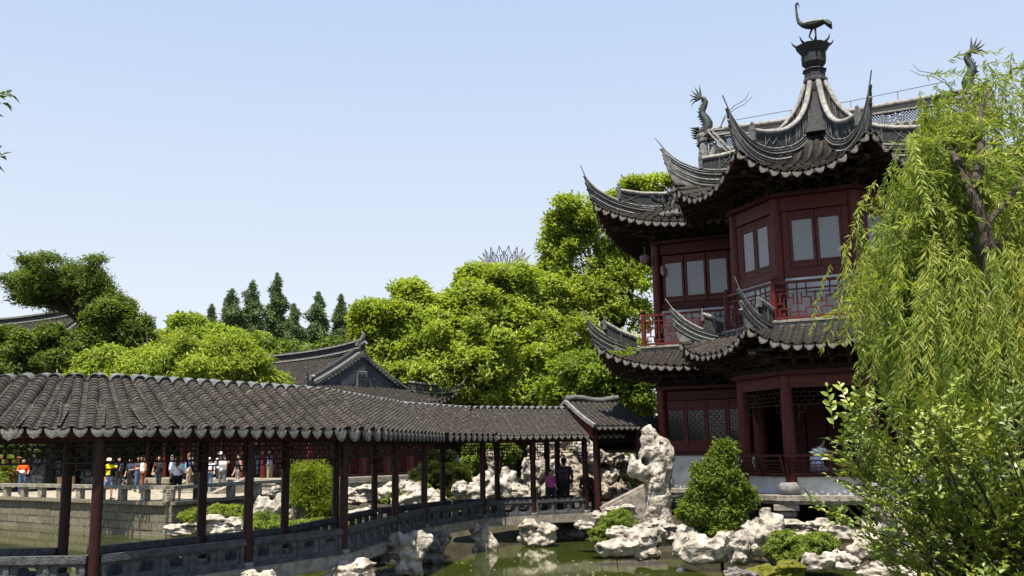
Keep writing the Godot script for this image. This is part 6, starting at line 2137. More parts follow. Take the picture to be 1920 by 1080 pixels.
		[2.57, 2.71, 37.06514089410586, 0.71, 1.02, 6, 0, "cavity riddled rock in the rockery wall, top row, fourth from the left", "stacked rocks of the rockery wall"],
		[3.2, 2.77, 37.36933204043867, 0.91, 0.81, 4, 0, "cavity riddled rock in the rockery wall, top row, fifth from the left", "stacked rocks of the rockery wall"],
		[3.6, 2.74, 37.38417940897424, 0.92, 0.91, 2, 1, "cavity riddled rock in the rockery wall, top row, sixth from the left", "stacked rocks of the rockery wall"],
		[-28.08, 1.15, 54.0, 1.38, 0.78, 4, 0, "sunny white edging rock near the person in orange, first from the left", "rocks edging the planting behind the terrace in sun"],
		[-26.91, 1.3, 54.0, 1.08, 0.66, 3, 0, "sunny white edging rock near the person in orange, second from the left", "rocks edging the planting behind the terrace in sun"],
		[-26.27, 1.41, 54.0, 1.2, 0.78, 0, 0, "sunny white edging rock near the person in orange, third from the left", "rocks edging the planting behind the terrace in sun"],
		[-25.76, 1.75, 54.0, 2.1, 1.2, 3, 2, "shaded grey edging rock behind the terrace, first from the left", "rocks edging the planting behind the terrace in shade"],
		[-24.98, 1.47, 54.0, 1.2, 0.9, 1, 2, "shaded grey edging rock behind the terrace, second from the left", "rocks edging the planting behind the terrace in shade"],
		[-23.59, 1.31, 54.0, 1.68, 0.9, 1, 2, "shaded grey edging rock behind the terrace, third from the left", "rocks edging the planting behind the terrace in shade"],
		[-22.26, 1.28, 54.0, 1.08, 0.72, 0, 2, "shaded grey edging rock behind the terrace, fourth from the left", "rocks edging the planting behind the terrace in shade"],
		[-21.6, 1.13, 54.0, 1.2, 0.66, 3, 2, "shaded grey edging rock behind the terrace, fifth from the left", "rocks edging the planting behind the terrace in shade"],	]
	for r in list:
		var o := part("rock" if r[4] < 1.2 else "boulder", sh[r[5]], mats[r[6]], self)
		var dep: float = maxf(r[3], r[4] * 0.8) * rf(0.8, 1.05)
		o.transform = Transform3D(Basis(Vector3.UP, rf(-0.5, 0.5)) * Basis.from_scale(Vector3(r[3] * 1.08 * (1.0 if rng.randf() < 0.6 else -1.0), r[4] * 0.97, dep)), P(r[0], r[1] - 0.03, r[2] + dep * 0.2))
		tag(o, r[7], "rock", r[8])
	# the standing rock: a leaning head with a snout and a hollow under it, on a fluted body
	var rg := FastNoiseLite.new()
	rg.seed = 5; rg.frequency = 1.6; rg.fractal_type = FastNoiseLite.FRACTAL_RIDGED; rg.fractal_octaves = 3
	var sm := FastNoiseLite.new()
	sm.seed = 8; sm.frequency = 4.0; sm.fractal_octaves = 3
	var f := Field.new(V(-0.95, -0.3, -0.6), V(0.75, 2.85, 0.6), 0.036)
	for e in [[V(0.12, -0.1, 0), V(0.10, 0.7, 0), 0.42, 0.34], [V(0.10, 0.7, 0), V(0.12, 1.2, 0), 0.33, 0.36], [V(0.12, 1.2, 0), V(0.2, 1.9, 0), 0.40, 0.42], [V(0.02, 2.0, 0), V(-0.12, 2.46, 0), 0.36, 0.17], [V(0.3, 1.5, 0), V(0.30, 2.0, 0), 0.24, 0.24], [V(-0.1, 2.4, 0), V(0.28, 2.1, 0), 0.17, 0.24], [V(-0.1, 1.62, 0.05), V(-0.62, 1.55, 0.1), 0.24, 0.17], [V(-0.62, 1.6, 0.1), V(-0.66, 1.86, 0.1), 0.15, 0.06], [V(-0.3, 1.95, 0), V(-0.1, 2.3, 0), 0.12, 0.18], [V(-0.3, 1.4, 0.05), V(-0.1, 1.25, 0), 0.14, 0.2]]:
		f.bone(e[0], e[1], e[2], e[3], 0, 0.10)
	var i := 0
	for z in f.nz:
		for y in f.ny:
			for x in f.nx:
				var s := f.d[i]
				if s < 0.35:
					var p := f.lo + Vector3(x, y, z) * f.h
					var fl := rg.get_noise_3d(p.x * 1.1, p.y * 0.75, p.z * 1.1)
					s += -0.095 * fl + 0.01 + sm.get_noise_3d(p.x, p.y * 1.4, p.z) * 0.045
					for c in [[V(-0.26, 1.78, 0.25), V(0.14, 0.12, 0.6)], [V(0.10, 1.02, 0.47), V(0.24, 0.13, 0.2)], [V(0.0, 0.42, 0.45), V(0.22, 0.25, 0.15)], [V(-0.35, 1.1, 0.2), V(0.14, 0.2, 0.5)], [V(0.2, 2.2, 0.35), V(0.07, 0.07, 0.15)], [V(0.05, 2.35, 0.3), V(0.06, 0.06, 0.15)]]:
						var q: Vector3 = (p - c[0]) / c[1]
						s = maxf(s, (1.0 - q.length()) * 0.1)
					f.d[i] = s
				i += 1
	var st := part("standing_rock", f.net(func(_p: Vector3, _i: int) -> Color: return Color.WHITE).mesh(), M.rock, self)
	st.transform = Transform3D(Basis(Vector3.UP, 0.1) * Basis.from_scale(V(0.86, 1.04, 0.9)), P(3.62, 0.62, 25.6))
	tag(st, "tall hollowed limestone scholar's rock with a snout, standing before the pavilion", "rock")
	# mossy rock at the bottom edge
	var mo := part("mossy_rock", sh[3], M.moss, self)
	mo.transform = Transform3D(Basis.from_scale(V(1.35, 0.62, 0.9)), P(5.35, -0.12, 20.6))
	tag(mo, "low rock covered in bright yellow green moss at the water's edge", "rock")

# ---------------------------------------------------------------- leaves
# a spray of n leaves round a twig end; each leaf is folded along its midrib
func leaf_spray(n: int, len: float, wid: float, spread: float, droop: float, sd: int) -> ArrayMesh:
	var g := RandomNumberGenerator.new()
	g.seed = sd
	var b := MB.new()
	for i in n:
		var a := TAU * (i * 0.382) + g.randf_range(-0.4, 0.4)
		var el := g.randf_range(-0.5, 0.9) - droop
		var d := Vector3(cos(a) * cos(el), sin(el), sin(a) * cos(el))
		var o := Vector3(g.randf_range(-1, 1), g.randf_range(-0.6, 0.8), g.randf_range(-1, 1)) * spread
		var s := d.cross(Vector3.UP).normalized()
		s = s.rotated(d, g.randf_range(-0.7, 0.7))
		var u := s.cross(d)
		var l := len * g.randf_range(0.75, 1.2)
		var w := wid * g.randf_range(0.8, 1.15) * 0.5
		var k := g.randf_range(0.82, 1.15)
		b.col = Color(k, k, k)
		var m := o + d * l * 0.45 + u * 0.0
		var tip := o + d * l - u * l * 0.18
		b.tri(o, m + s * w + u * w * 0.35, tip); b.tri(o, tip, m - s * w + u * w * 0.35)
	return b.mesh()

# scatter sprays over clumps. clumps: [x, y, forward, radius across, radius up]
var loose := 1.0
func crown(parent: Node3D, clumps: Array, mesh: Mesh, m: Material, count: int, cols: Array, size: float, deep := 1.0, sub := 9, called := "crown") -> Array:
	var g := RandomNumberGenerator.new()
	g.seed = count + int(size * 1000)
	var balls := []
	var wsum := 0.0
	for c in clumps:
		var ctr := P(c[0], c[1], c[2])
		var r := Vector3(c[3], c[4], maxf(c[3], c[4]) * deep)
		var n: int = maxi(3, int(sub * 1.9 * g.randf_range(0.8, 1.25)))
		for i in n:
			var d := Vector3(g.randfn(), g.randfn() * 0.9 + 0.12, g.randfn()).normalized()
			var f := g.randf_range(0.45, 1.14 * loose)
			if i > 2 and g.randf() < 0.2: continue
			var rr := r * g.randf_range(0.16, 0.44)
			rr.y *= 0.8
			balls.append([ctr + d * r * f, rr, g.randf_range(0.82, 1.18)])
			wsum += rr.x * rr.x
			balls[-1].append(wsum)
	var xf := []
	var cc := []
	for i in count:
		var t := g.randf() * wsum
		var lo := 0
		var hi := balls.size() - 1
		while lo < hi:
			var mid := (lo + hi) / 2
			if balls[mid][3] < t: lo = mid + 1
			else: hi = mid
		var b: Array = balls[lo]
		var d := Vector3(g.randfn(), g.randfn() + 0.25, g.randfn()).normalized()
		var f := pow(g.randf(), 0.40) * (1.0 if g.randf() < (0.86 if size > 1.15 else 0.74) else g.randf_range(1.0, 1.7))
		var p: Vector3 = b[0] + d * b[1] * f
		if g.randf() < 0.25:
			var c0: Array = clumps[g.randi() % clumps.size()]
			p = P(c0[0], c0[1], c0[2]) + d * Vector3(c0[3], c0[4], maxf(c0[3], c0[4]) * deep) * pow(g.randf(), 0.30) * 1.14
		var up := (d * 0.6 + Vector3(0, 0.9, 0) + Vector3(g.randfn(), g.randfn(), g.randfn()) * 0.35).normalized()
		var x := up.cross(Vector3(g.randfn(), 0.1, g.randfn())).normalized()
		var s := size * g.randf_range(0.75, 1.25)
		xf.append(Transform3D(Basis(x, up, x.cross(up)) * s, p))
		var c: Color = cols[g.randi() % cols.size()]
		var k: float = b[2] * g.randf_range(0.85, 1.18)
		cc.append(Color(c.r * k, c.g * k, c.b * k))
	many(called, mesh, m, parent, xf, cc)
	return balls

# trunk and limbs reaching into the clumps
func limbs(parent: Node3D, base: Vector3, fork: float, r: float, targets: Array, m: Material, n := 14, sd := 1) -> void:
	var g := RandomNumberGenerator.new()
	g.seed = sd
	var ctr := Vector3.ZERO
	for b in targets: ctr += b[0]
	ctr /= targets.size()
	var top := Vector3(lerpf(base.x, ctr.x, 0.3), fork, lerpf(base.z, ctr.z, 0.3))
	var tr := MB.new()
	tr.tube([base - Vector3(0, 0.4, 0), base.lerp(top, 0.35) + Vector3(0.05, 0, 0.04), base.lerp(top, 0.7), top], [r * 1.35, r, r * 0.85, r * 0.7], 10)
	part("trunk", tr.mesh(), m, parent)
	for i in n:
		var b: Array = targets[g.randi() % targets.size()]
		var e: Vector3 = b[0]
		var mid := top.lerp(e, 0.5) + Vector3(g.randf_range(-0.4, 0.4), g.randf_range(-0.1, 0.5), g.randf_range(-0.4, 0.4)) * minf(1.0, r * 3.0)
		var lb := MB.new()
		var q := r * g.randf_range(0.28, 0.5)
		lb.tube([top - Vector3(0, r, 0), top.lerp(mid, 0.5) + Vector3(0, 0.1 * r, 0), mid, mid.lerp(e, 0.6), e], [q, q * 0.85, q * 0.62, q * 0.4, q * 0.12], 6)
		for k in 2:
			var s := mid.lerp(e, g.randf_range(0.1, 0.7))
			var e2: Vector3 = e + Vector3(g.randfn(), g.randfn() * 0.6, g.randfn()) * (b[1].x * 1.1)
			lb.tube([s, s.lerp(e2, 0.5) + Vector3(0, 0.08, 0), e2], [q * 0.4, q * 0.25, q * 0.06], 5)
		part("limb", lb.mesh(), m, parent)

func tree(called: String, label: String, category: String, group: String, clumps: Array, mesh: Mesh, count: int, cols: Array, size: float, base: Vector3, fork: float, r: float, o := {}) -> Node3D:
	var t := thing(called, label, category, Vector3.ZERO, 0.0, group)
	var balls := crown(t, clumps, mesh, o.get("mat", M.leaf), count, cols, size, o.get("deep", 1.0), o.get("sub", 9), "crown" if r > 0.05 else "foliage")
	limbs(t, base, fork, r, balls, o.get("bark", M.bark_dark), o.get("limbs", 16), count)
	return t

func trees() -> void:
	var broad := leaf_spray(11, 0.17, 0.09, 0.19, 0.1, 5)
	var small := leaf_spray(14, 0.11, 0.055, 0.10, 0.15, 6)
	var pinn := leaf_spray(14, 0.16, 0.055, 0.18, 0.2, 8)
	var y1 := Color(0.345, 0.415, 0.07)
	var y2 := Color(0.295, 0.375, 0.065)
	var y3 := Color(0.40, 0.44, 0.07)
	var g1 := Color(0.17, 0.24, 0.045)
	var g2 := Color(0.055, 0.10, 0.016)
	var g3 := Color(0.19, 0.255, 0.04)
	var d1 := Color(0.07, 0.105, 0.025)
	var d2 := Color(0.115, 0.165, 0.035)
	loose = 1.1
	var d3 := Color(0.165, 0.22, 0.045)
	var dark_top := [[-28.13, 12.93, 56.0, 1.49, 0.81], [-26.75, 13.55, 56.0, 1.56, 0.87], [-25.30, 13.21, 56.0, 1.49, 0.93], [-27.78, 12.29, 57.0, 1.43, 0.57], [-24.29, 12.07, 56.0, 0.93, 1.06], [-29.09, 13.11, 56.0, 0.68, 0.44], [-26.52, 12.75, 57.0, 1.90, 0.79], [-23.77, 11.26, 56.0, 0.93, 0.93]]
	var dark_low := [[-27.24, 8.29, 53.0, 1.62, 1.00], [-24.72, 8.07, 53.0, 1.88, 1.06], [-28.00, 9.02, 53.0, 0.94, 0.82], [-25.94, 8.78, 53.0, 1.53, 0.77], [-23.70, 8.63, 54.0, 1.26, 1.08], [-26.59, 7.46, 53.0, 2.06, 0.88], [-23.95, 7.56, 53.0, 1.77, 0.88]]
	var dark_right := [[-22.56, 9.89, 54.0, 1.20, 1.35], [-21.91, 8.96, 54.0, 0.84, 1.20], [-23.11, 8.83, 54.0, 1.20, 1.20], [-22.15, 7.76, 54.0, 1.20, 1.05], [-22.92, 10.81, 54.0, 0.90, 0.75]]
	var maple := [[-14.76, 6.01, 36.0, 1.20, 0.64], [-13.47, 6.09, 36.0, 1.20, 0.72], [-12.26, 6.06, 36.0, 1.24, 0.76], [-10.97, 6.34, 36.0, 1.10, 0.84], [-10.10, 5.93, 36.0, 0.68, 0.56], [-9.15, 5.57, 36.0, 0.44, 0.20], [-11.44, 5.55, 36.0, 1.40, 0.48], [-14.24, 5.50, 36.0, 1.40, 0.40], [-15.55, 5.82, 36.0, 0.56, 0.40], [-10.48, 6.74, 36.0, 0.60, 0.40]]
	var maple_back := [[-26.19, 10.76, 72.0, 1.60, 1.12], [-24.40, 11.34, 72.0, 1.80, 1.20], [-22.59, 11.11, 72.0, 1.60, 1.20], [-24.65, 12.48, 72.0, 0.96, 0.56], [-20.96, 10.68, 72.0, 1.60, 1.00]]
	var camphor_left := [[-8.43, 10.72, 57.0, 1.08, 0.89], [-8.65, 9.86, 57.0, 0.89, 0.70], [-6.04, 12.07, 57.0, 0.82, 0.82], [-6.90, 10.31, 57.0, 1.52, 1.27], [-5.14, 10.60, 57.0, 1.90, 1.39], [-7.21, 8.56, 57.0, 1.74, 1.33], [-5.46, 8.69, 57.0, 1.90, 1.46], [-3.49, 9.18, 56.0, 2.18, 1.62], [-4.36, 7.09, 55.0, 2.29, 1.28], [-6.41, 6.96, 57.0, 1.58, 1.11], [-2.90, 10.89, 57.0, 1.74, 1.39], [-2.37, 7.51, 55.0, 2.44, 1.68]]
	var camphor_mid := [[-1.99, 13.10, 59.0, 1.38, 0.92], [-0.83, 13.08, 59.0, 1.64, 0.92], [0.16, 12.63, 59.0, 1.80, 1.44], [-2.01, 11.82, 59.0, 1.80, 1.44], [-0.36, 10.33, 58.0, 2.26, 1.61], [1.31, 11.77, 59.0, 1.64, 1.31], [1.56, 9.32, 58.0, 1.93, 1.61], [-0.08, 7.64, 57.0, 2.53, 1.58], [1.81, 7.29, 57.0, 1.90, 1.43], [-2.00, 6.10, 57.0, 2.22, 0.95], [0.36, 5.85, 56.0, 1.87, 0.81]]
	var camphor_tall := [[3.21, 15.75, 62.0, 1.31, 1.24], [3.07, 17.19, 62.0, 1.10, 0.96], [4.68, 18.07, 62.0, 1.72, 1.17], [5.70, 16.78, 62.0, 1.72, 1.24], [4.21, 13.94, 62.0, 2.14, 1.31], [6.81, 18.40, 62.0, 1.38, 1.03], [8.82, 19.93, 62.0, 1.31, 0.55], [7.45, 16.39, 62.0, 1.38, 1.38], [6.31, 13.91, 62.0, 1.72, 1.17], [7.88, 13.88, 62.0, 1.17, 1.38], [3.40, 11.69, 61.0, 2.03, 1.49], [5.46, 12.00, 61.0, 2.03, 1.22], [8.14, 11.40, 62.0, 1.03, 0.96], [4.30, 9.50, 60.0, 2.33, 1.50], [6.28, 8.79, 60.0, 2.00, 1.13], [2.54, 7.77, 59.0, 1.97, 1.31], [9.90, 20.17, 62.0, 0.83, 0.41]]
	var bright_low := [[3.25, 6.39, 46.0, 1.23, 0.92], [4.53, 6.63, 46.0, 1.12, 0.77], [4.24, 5.61, 46.0, 1.41, 0.77], [5.64, 5.46, 46.0, 1.02, 0.77], [2.46, 5.52, 46.0, 1.02, 0.64], [5.99, 4.70, 46.0, 0.72, 0.41], [5.16, 6.23, 46.0, 1.02, 0.72]]
	var back_low := [[-9.04, 7.19, 62.0, 2.07, 1.38], [-11.11, 7.91, 62.0, 2.07, 1.38], [-13.87, 8.30, 62.0, 2.07, 1.21], [-16.65, 9.04, 62.0, 2.07, 1.21], [-3.55, 5.73, 62.0, 2.07, 1.38], [-0.14, 5.16, 62.0, 2.07, 1.38], [2.59, 4.94, 62.0, 2.07, 1.21], [-2.20, 4.35, 62.0, 2.07, 1.38], [-4.25, 3.37, 62.0, 1.38, 1.38], [1.21, 4.29, 62.0, 2.07, 1.38], [4.63, 4.57, 62.0, 2.07, 1.38], [-0.86, 2.65, 62.0, 2.07, 1.38]]
	var right_back := [[18.69, 7.22, 42.0, 2.10, 1.87], [20.98, 9.08, 42.0, 2.10, 2.10], [21.87, 6.23, 42.0, 1.87, 2.10], [20.10, 4.86, 42.0, 2.33, 1.40], [22.83, 10.97, 42.0, 1.40, 1.63], [17.05, 4.45, 42.0, 1.40, 0.93]]
	var left_wall_trees := [[-31.23, 5.12, 60.0, 2.00, 1.67], [-28.27, 5.39, 60.0, 2.00, 2.00], [-25.27, 5.02, 60.0, 2.00, 2.00], [-22.29, 4.97, 60.0, 2.00, 2.00], [-19.97, 4.93, 60.0, 1.67, 1.83], [-23.54, 3.52, 60.0, 2.00, 1.33], [-20.90, 3.31, 60.0, 1.67, 1.33], [-29.79, 3.30, 60.0, 2.00, 1.00], [-18.01, 5.55, 60.0, 1.67, 1.67]]

	# --- the big camphor trees
	tree("camphor_tree", "broad yellow green tree behind the dark hall gable, lowest of the big crowns", "tree", "", camphor_left, broad, 11500, [y1, y2, y1, g3, y3], 1.6, P(-5.0, 0.9, 58), 6.0, 0.32)
	tree("camphor_tree", "round topped yellow green tree in the middle, just below the steel crown", "tree", "", camphor_mid, broad, 11500, [y1, y2, y3, y1, g3], 1.6, P(-0.4, 0.9, 59), 6.0, 0.36)
	tree("camphor_tree", "tallest yellow green tree, with dark limbs showing, beside the pavilion's left eaves", "tree", "", camphor_tall, broad, 8200, [y1, y2, y1, g3, y3], 1.5, P(6.2, 0.9, 62), 8.0, 0.42, {"limbs": 40, "sub": 7})
	tree("broadleaf_tree", "fresh green leafy tree low behind the gatehouse roof", "tree", "", bright_low, broad, 5500, [g3, y2, g1, g3], 1.2, P(4.2, 0.9, 46.5), 3.5, 0.16)
	tree("background_trees", "dark green belt of trees behind the hall and the walkway", "trees", "", back_low, broad, 11000, [g1, d3, g2], 1.9, P(-3.0, 0.9, 62.5), 3.5, 0.3).set_meta("kind", "stuff")
	tree("broadleaf_tree", "dense green tree to the right of the pavilion behind the willow", "tree", "", right_back, broad, 7000, [g1, g3, d3], 1.6, P(20.5, 0.9, 42), 4.0, 0.3)
	loose = 1.35
	# --- left side
	tree("spreading_tree", "wide flat topped dark green tree against the sky above the left house", "tree", "", dark_top, pinn, 3000, [d2, d3, d3, d2], 1.35, P(-24.5, 0.9, 56), 10.4, 0.22, {"sub": 12, "deep": 1.1})
	tree("dark_bush_tree", "dark glossy tree filling the left edge above the walkway roof", "tree", "", dark_low, broad, 11000, [d1, d2, d3, d2], 1.4, P(-25.5, 0.9, 53.5), 5.0, 0.25)
	tree("dark_bush_tree", "dark green tree right of the left house, touching the yellow green one", "tree", "", dark_right, broad, 6500, [d1, d2, d2, d3], 1.3, P(-22.5, 0.9, 54), 5.0, 0.2)
	tree("maple_tree", "light yellow green tree with pointed leaves just behind the walkway roof on the left", "tree", "", maple, pinn, 7500, [y2, y1, g3, y2, y3], 1.2, P(-11.8, 0.9, 36.4), 4.2, 0.14, {"deep": 1.2, "bark": M.bark})
	tree("broadleaf_tree", "olive green tree below the pink high rise, in front of the conifers", "tree", "", maple_back, broad, 5000, [y2, y1, g3], 1.8, P(-23.5, 0.9, 72), 8.0, 0.3)
	tree("background_trees", "shaded trees behind the terrace, seen under the walkway roof on the left", "trees", "", left_wall_trees, broad, 9000, [d2, d3, g2], 1.7, P(-25, 0.9, 61), 3.0, 0.25).set_meta("kind", "stuff")
	loose = 1.0
	# --- conifers: layered, narrow, ragged
	var cn := [[-34.22, 19.84, 108.0, 1.6], [-30.79, 20.89, 104.0, 3.1], [-29.07, 22.17, 106.0, 3.0], [-26.83, 23.30, 108.0, 2.7], [-23.71, 18.90, 103.0, 2.4], [-21.68, 20.71, 106.0, 2.9], [-19.47, 20.70, 108.0, 2.1]]
	var where := ["leftmost and thinnest", "second from the left", "third from the left", "tallest, spindle topped", "shortest, right of the tallest", "sixth, standing apart in the gap", "rightmost, nearest the yellow green trees"]
	var needle := leaf_spray(18, 0.30, 0.10, 0.20, 0.3, 14)
	for k in cn.size():
		var c: Array = cn[k]
		var t := thing("conifer", "dark narrow conifer on the skyline, " + where[k], "conifer", Vector3.ZERO, 0.0, "row of conifers on the skyline")
		var g := RandomNumberGenerator.new()
		g.seed = 100 + k
		var xf := []
		var cc := []
		var ht: float = c[1] - 1.0
		for i in 3000:
			var f := pow(g.randf(), 0.8)            # 0 at the top
			var a := g.randf() * TAU
			var lay := 0.62 + 0.38 * sin(f * 46.0 + sin(a * 2.0 + k) * 1.5 + a)
			var wob := 0.75 + 0.25 * sin(a * 3.0 + f * 9.0 + k * 2.0)
			var rr: float = (0.12 + c[3] * 1.75 * pow(f, 0.62) * wob) * lay * pow(g.randf(), 0.35) * 0.95
			var p := P(c[0], c[1] - f * ht * 0.92, c[2]) + Vector3(cos(a) * rr, -rr * 0.12, sin(a) * rr)
			var up := (Vector3(cos(a) * 0.5, 0.9, sin(a) * 0.5) + Vector3(g.randfn(), g.randfn(), g.randfn()) * 0.3).normalized()
			var x := up.cross(Vector3(g.randfn(), 0.1, g.randfn())).normalized()
			xf.append(Transform3D(Basis(x, up, x.cross(up)) * g.randf_range(1.0, 1.7) * minf(1.0, 0.35 + f * 3.0), p))
			var q := g.randf_range(0.8, 1.3)
			cc.append(Color(0.14 * q, 0.20 * q, 0.085 * q))  # needle green lightened to imitate haze over the distance
		many("crown", needle, M.needle, t, xf, cc)
		var b := MB.new()
		b.tube([P(c[0], 0.4, c[2]), P(c[0], ht * 0.6, c[2]), P(c[0], c[1] - 0.3, c[2])], [0.32, 0.2, 0.03], 7)
		part("trunk", b.mesh(), M.bark, t)
	# --- the willow
	willow()

func willow() -> void:
	var t := thing("willow_tree", "weeping willow with long trailing leaf strands hanging before the right side of the pavilion", "willow tree")
	var g := RandomNumberGenerator.new()
	g.seed = 71
	var b := MB.new()
	# the trunk stands on the near side of its crown
	var near := func(p: Vector3, k: float) -> Vector3: return p.lerp(Vector3(p.x * 0.85, (p.y - 2.8) * 0.85 + 2.8, p.z * 0.85), k)
	var tp := []
	for p in [P(7.55, 0.0, 14.5), P(7.35, 2.5, 14.35), P(7.22, 4.4, 14.2), P(7.20, 5.55, 14.2), P(7.14, 6.0, 14.15)]: tp.append(near.call(p, 1.0))
	b.tube(tp, [0.16, 0.13, 0.105, 0.09, 0.075], 10)
	part("trunk", b.mesh(), M.bark, t)
	# limbs: two thick ones that show, then arching boughs
	var boughs := [
		[P(7.14, 5.95, 14.15), P(6.95, 6.45, 14.0), P(6.72, 6.95, 13.9), P(6.5, 7.3, 13.8), P(6.3, 7.4, 13.6)],
		[P(7.16, 5.95, 14.15), P(7.12, 6.5, 14.25), P(6.98, 7.1, 14.25), P(6.75, 7.65, 14.2), P(6.5, 8.1, 14.1)],
		[P(7.12, 6.7, 14.25), P(7.4, 7.4, 14.5), P(7.5, 8.0, 14.6), P(7.7, 8.4, 14.7)],
		[P(7.2, 5.2, 14.2), P(6.6, 5.9, 13.6), P(5.9, 6.3, 13.3), P(5.5, 6.2, 13.1), P(5.2, 5.8, 13.0)],
		[P(7.2, 4.9, 14.2), P(6.5, 5.5, 14.5), P(6.0, 5.8, 14.6), P(5.6, 5.6, 14.6), P(5.35, 5.3, 14.6)],
		[P(7.14, 6.0, 14.15), P(7.8, 6.8, 13.9), P(8.4, 7.2, 13.8), P(9.0, 7.2, 13.7)],
		[P(7.2, 5.6, 14.2), P(8.0, 6.2, 14.8), P(8.8, 6.4, 15.2), P(9.4, 6.2, 15.4)],
		[P(6.72, 6.95, 13.9), P(6.4, 6.95, 13.4), P(6.05, 6.8, 13.0), P(5.75, 6.5, 12.8)],
		[P(6.98, 7.1, 14.25), P(6.8, 7.4, 14.8), P(6.6, 7.4, 15.2), P(6.4, 7.2, 15.4)],
		[P(7.14, 6.0, 14.15), P(7.5, 6.9, 14.9), P(7.7, 7.3, 15.5), P(7.9, 7.3, 16.0)],
		[P(7.2, 4.6, 14.2), P(6.4, 5.0, 13.7), P(5.7, 5.2, 13.4), P(5.2, 5.1, 13.2)]]
	for k in boughs.size():
		for i in boughs[k].size():
			var f: float = [1.0, 0.95, 0.8, 0.5, 0.2][i] if k < 3 else [1.0, 0.5, 0.1, 0.0, 0.0][i]
			boughs[k][i] = near.call(boughs[k][i], f)
	for k in boughs.size():
		b = MB.new()
		var rad := []
		var r0 := 0.075 if k < 3 else 0.045
		for i in boughs[k].size(): rad.append(lerpf(r0, 0.010, float(i) / (boughs[k].size() - 1)))
		b.tube(boughs[k], rad, 7)
		part("limb", b.mesh(), M.bark, t)
	# trailing strands: a thin stem with leaves along it, in four lengths
	var strands := []
	for s in 5:
		var sb := MB.new()
		var l := 0.75 + 0.22 * s
		var path := []
		var rad := []
		var sway := g.randf_range(-0.14, 0.14)
		for i in 7:
			var f := i / 6.0
			path.append(Vector3(0.10 * sin(f * 2.2) + sway * f * f, -l * f + 0.06 * sin(f * PI), 0.05 * sin(f * 3.0 + s)))
			rad.append(0.005 * (1.0 - 0.7 * f))
		sb.col = Color(0.75, 0.62, 0.3)
		sb.tube(path, rad, 4)
		var n := int(l * 44)
		for i in n:
			var f := (i + 0.5) / n
			var q := f * 6.0
			var p: Vector3 = path[int(q)].lerp(path[mini(int(q) + 1, 6)], q - int(q))
			var a := g.randf() * TAU
			var d := Vector3(cos(a) * 0.6, -0.75 + g.randf_range(-0.2, 0.4), sin(a) * 0.6).normalized()
			var side := d.cross(Vector3(sin(a), 0.3, -cos(a))).normalized()
			var ll := g.randf_range(0.085, 0.145)
			var w := ll * 0.105
			var c := g.randf_range(0.75, 1.3)
			sb.col = Color(c, c * g.randf_range(0.95, 1.05), c * g.randf_range(0.6, 1.5))
			var u := side.cross(d)
			var m := p + d * ll * 0.4 + u * 0.008
			var tip := p + d * ll - Vector3(0, ll * 0.15, 0)
			sb.tri(p, m + side * w, tip); sb.tri(p, tip, m - side * w)
		strands.append(sb.mesh())
	var sets := [[[], []], [[], []], [[], []], [[], []], [[], []]]
	var cols := [Color(0.34, 0.41, 0.09), Color(0.28, 0.36, 0.07), Color(0.40, 0.44, 0.10), Color(0.23, 0.31, 0.07)]
	for k in boughs.size():
		var w: Array = boughs[k]
		for i in 125:
			var f := pow(g.randf(), 0.7) * (w.size() - 1)
			var i0 := mini(int(f), w.size() - 2)
			var p: Vector3 = w[i0].lerp(w[i0 + 1], f - i0)
			var q := f / (w.size() - 1)
			p += Vector3(g.randfn() * 0.30, g.randfn() * 0.24 + 0.06, g.randfn() * 0.34) * (0.4 + q * 0.9)
			if p.y > 8.3: p.y = 8.3 - g.randf() * 0.5
			var lim := -p.z * (0.364 + 0.042 * maxf(0.0, p.y - 5.6)) + 0.12 * maxf(0.0, 5.5 - p.y)
			if p.x < lim - 0.45 * pow(g.randf(), 2.0): continue
			if p.x > 6.35 and p.x < 7.5 and p.y > 5.6 and p.y < 8.0 and p.z > -13.0 and g.randf() < 0.9: continue
			if p.z > -12.4: continue
			var si := g.randi() % 5
			var up := Vector3(g.randfn() * 0.20, 1, g.randfn() * 0.20)
			if g.randf() < 0.45: up = Vector3((g.randfn() if p.x > lim + 0.9 else -absf(g.randfn())) * 0.8, g.randf_range(0.1, 1.0), g.randfn() * 0.8)      # young shoots that stand out
			up = up.normalized()
			var x := up.cross(Vector3(g.randfn(), 0.05, g.randfn())).normalized()
			sets[si][0].append(Transform3D(Basis(x, up, x.cross(up)) * g.randf_range(0.7, 1.15), p))
			var c: Color = cols[g.randi() % 4]
			var s := g.randf_range(0.8, 1.2)
			sets[si][1].append(Color(c.r * s, c.g * s, c.b * s))
	# the lower curtain: strands that hang from the ends of longer ones
	for i in 270:
		var x0 := g.randf_range(5.15, 9.4)
		var f := clampf((x0 - 5.1) / 1.6, 0.0, 1.0)
		var y := g.randf_range(4.3, 6.0) - f * g.randf_range(0.0, 0.75)
		var si := 1 + g.randi() % 4
		var a := g.randf() * TAU
		sets[si][0].append(Transform3D(Basis(Vector3(g.randfn() * 0.06, 1, g.randfn() * 0.06).normalized(), a) * g.randf_range(0.8, 1.2), P(x0, y, g.randf_range(12.9, 15.2))))
		var c: Color = cols[g.randi() % 4]
		sets[si][1].append(c)
	# and a few on the near side that veil the trunk
	for i in 175:
		var x0 := g.randf_range(4.95, 7.6)
		var si := 1 + g.randi() % 4
		sets[si][0].append(Transform3D(Basis(Vector3(g.randfn() * 0.10, 1, g.randfn() * 0.08).normalized(), g.randf() * TAU) * g.randf_range(0.8, 1.15), P(x0, g.randf_range(3.9, 5.25), g.randf_range(11.2, 12.0))))
		sets[si][1].append(cols[g.randi() % 4])
	for s in 5: many("leaf_strands", strands[s], M.leaf, t, sets[s][0], sets[s][1])

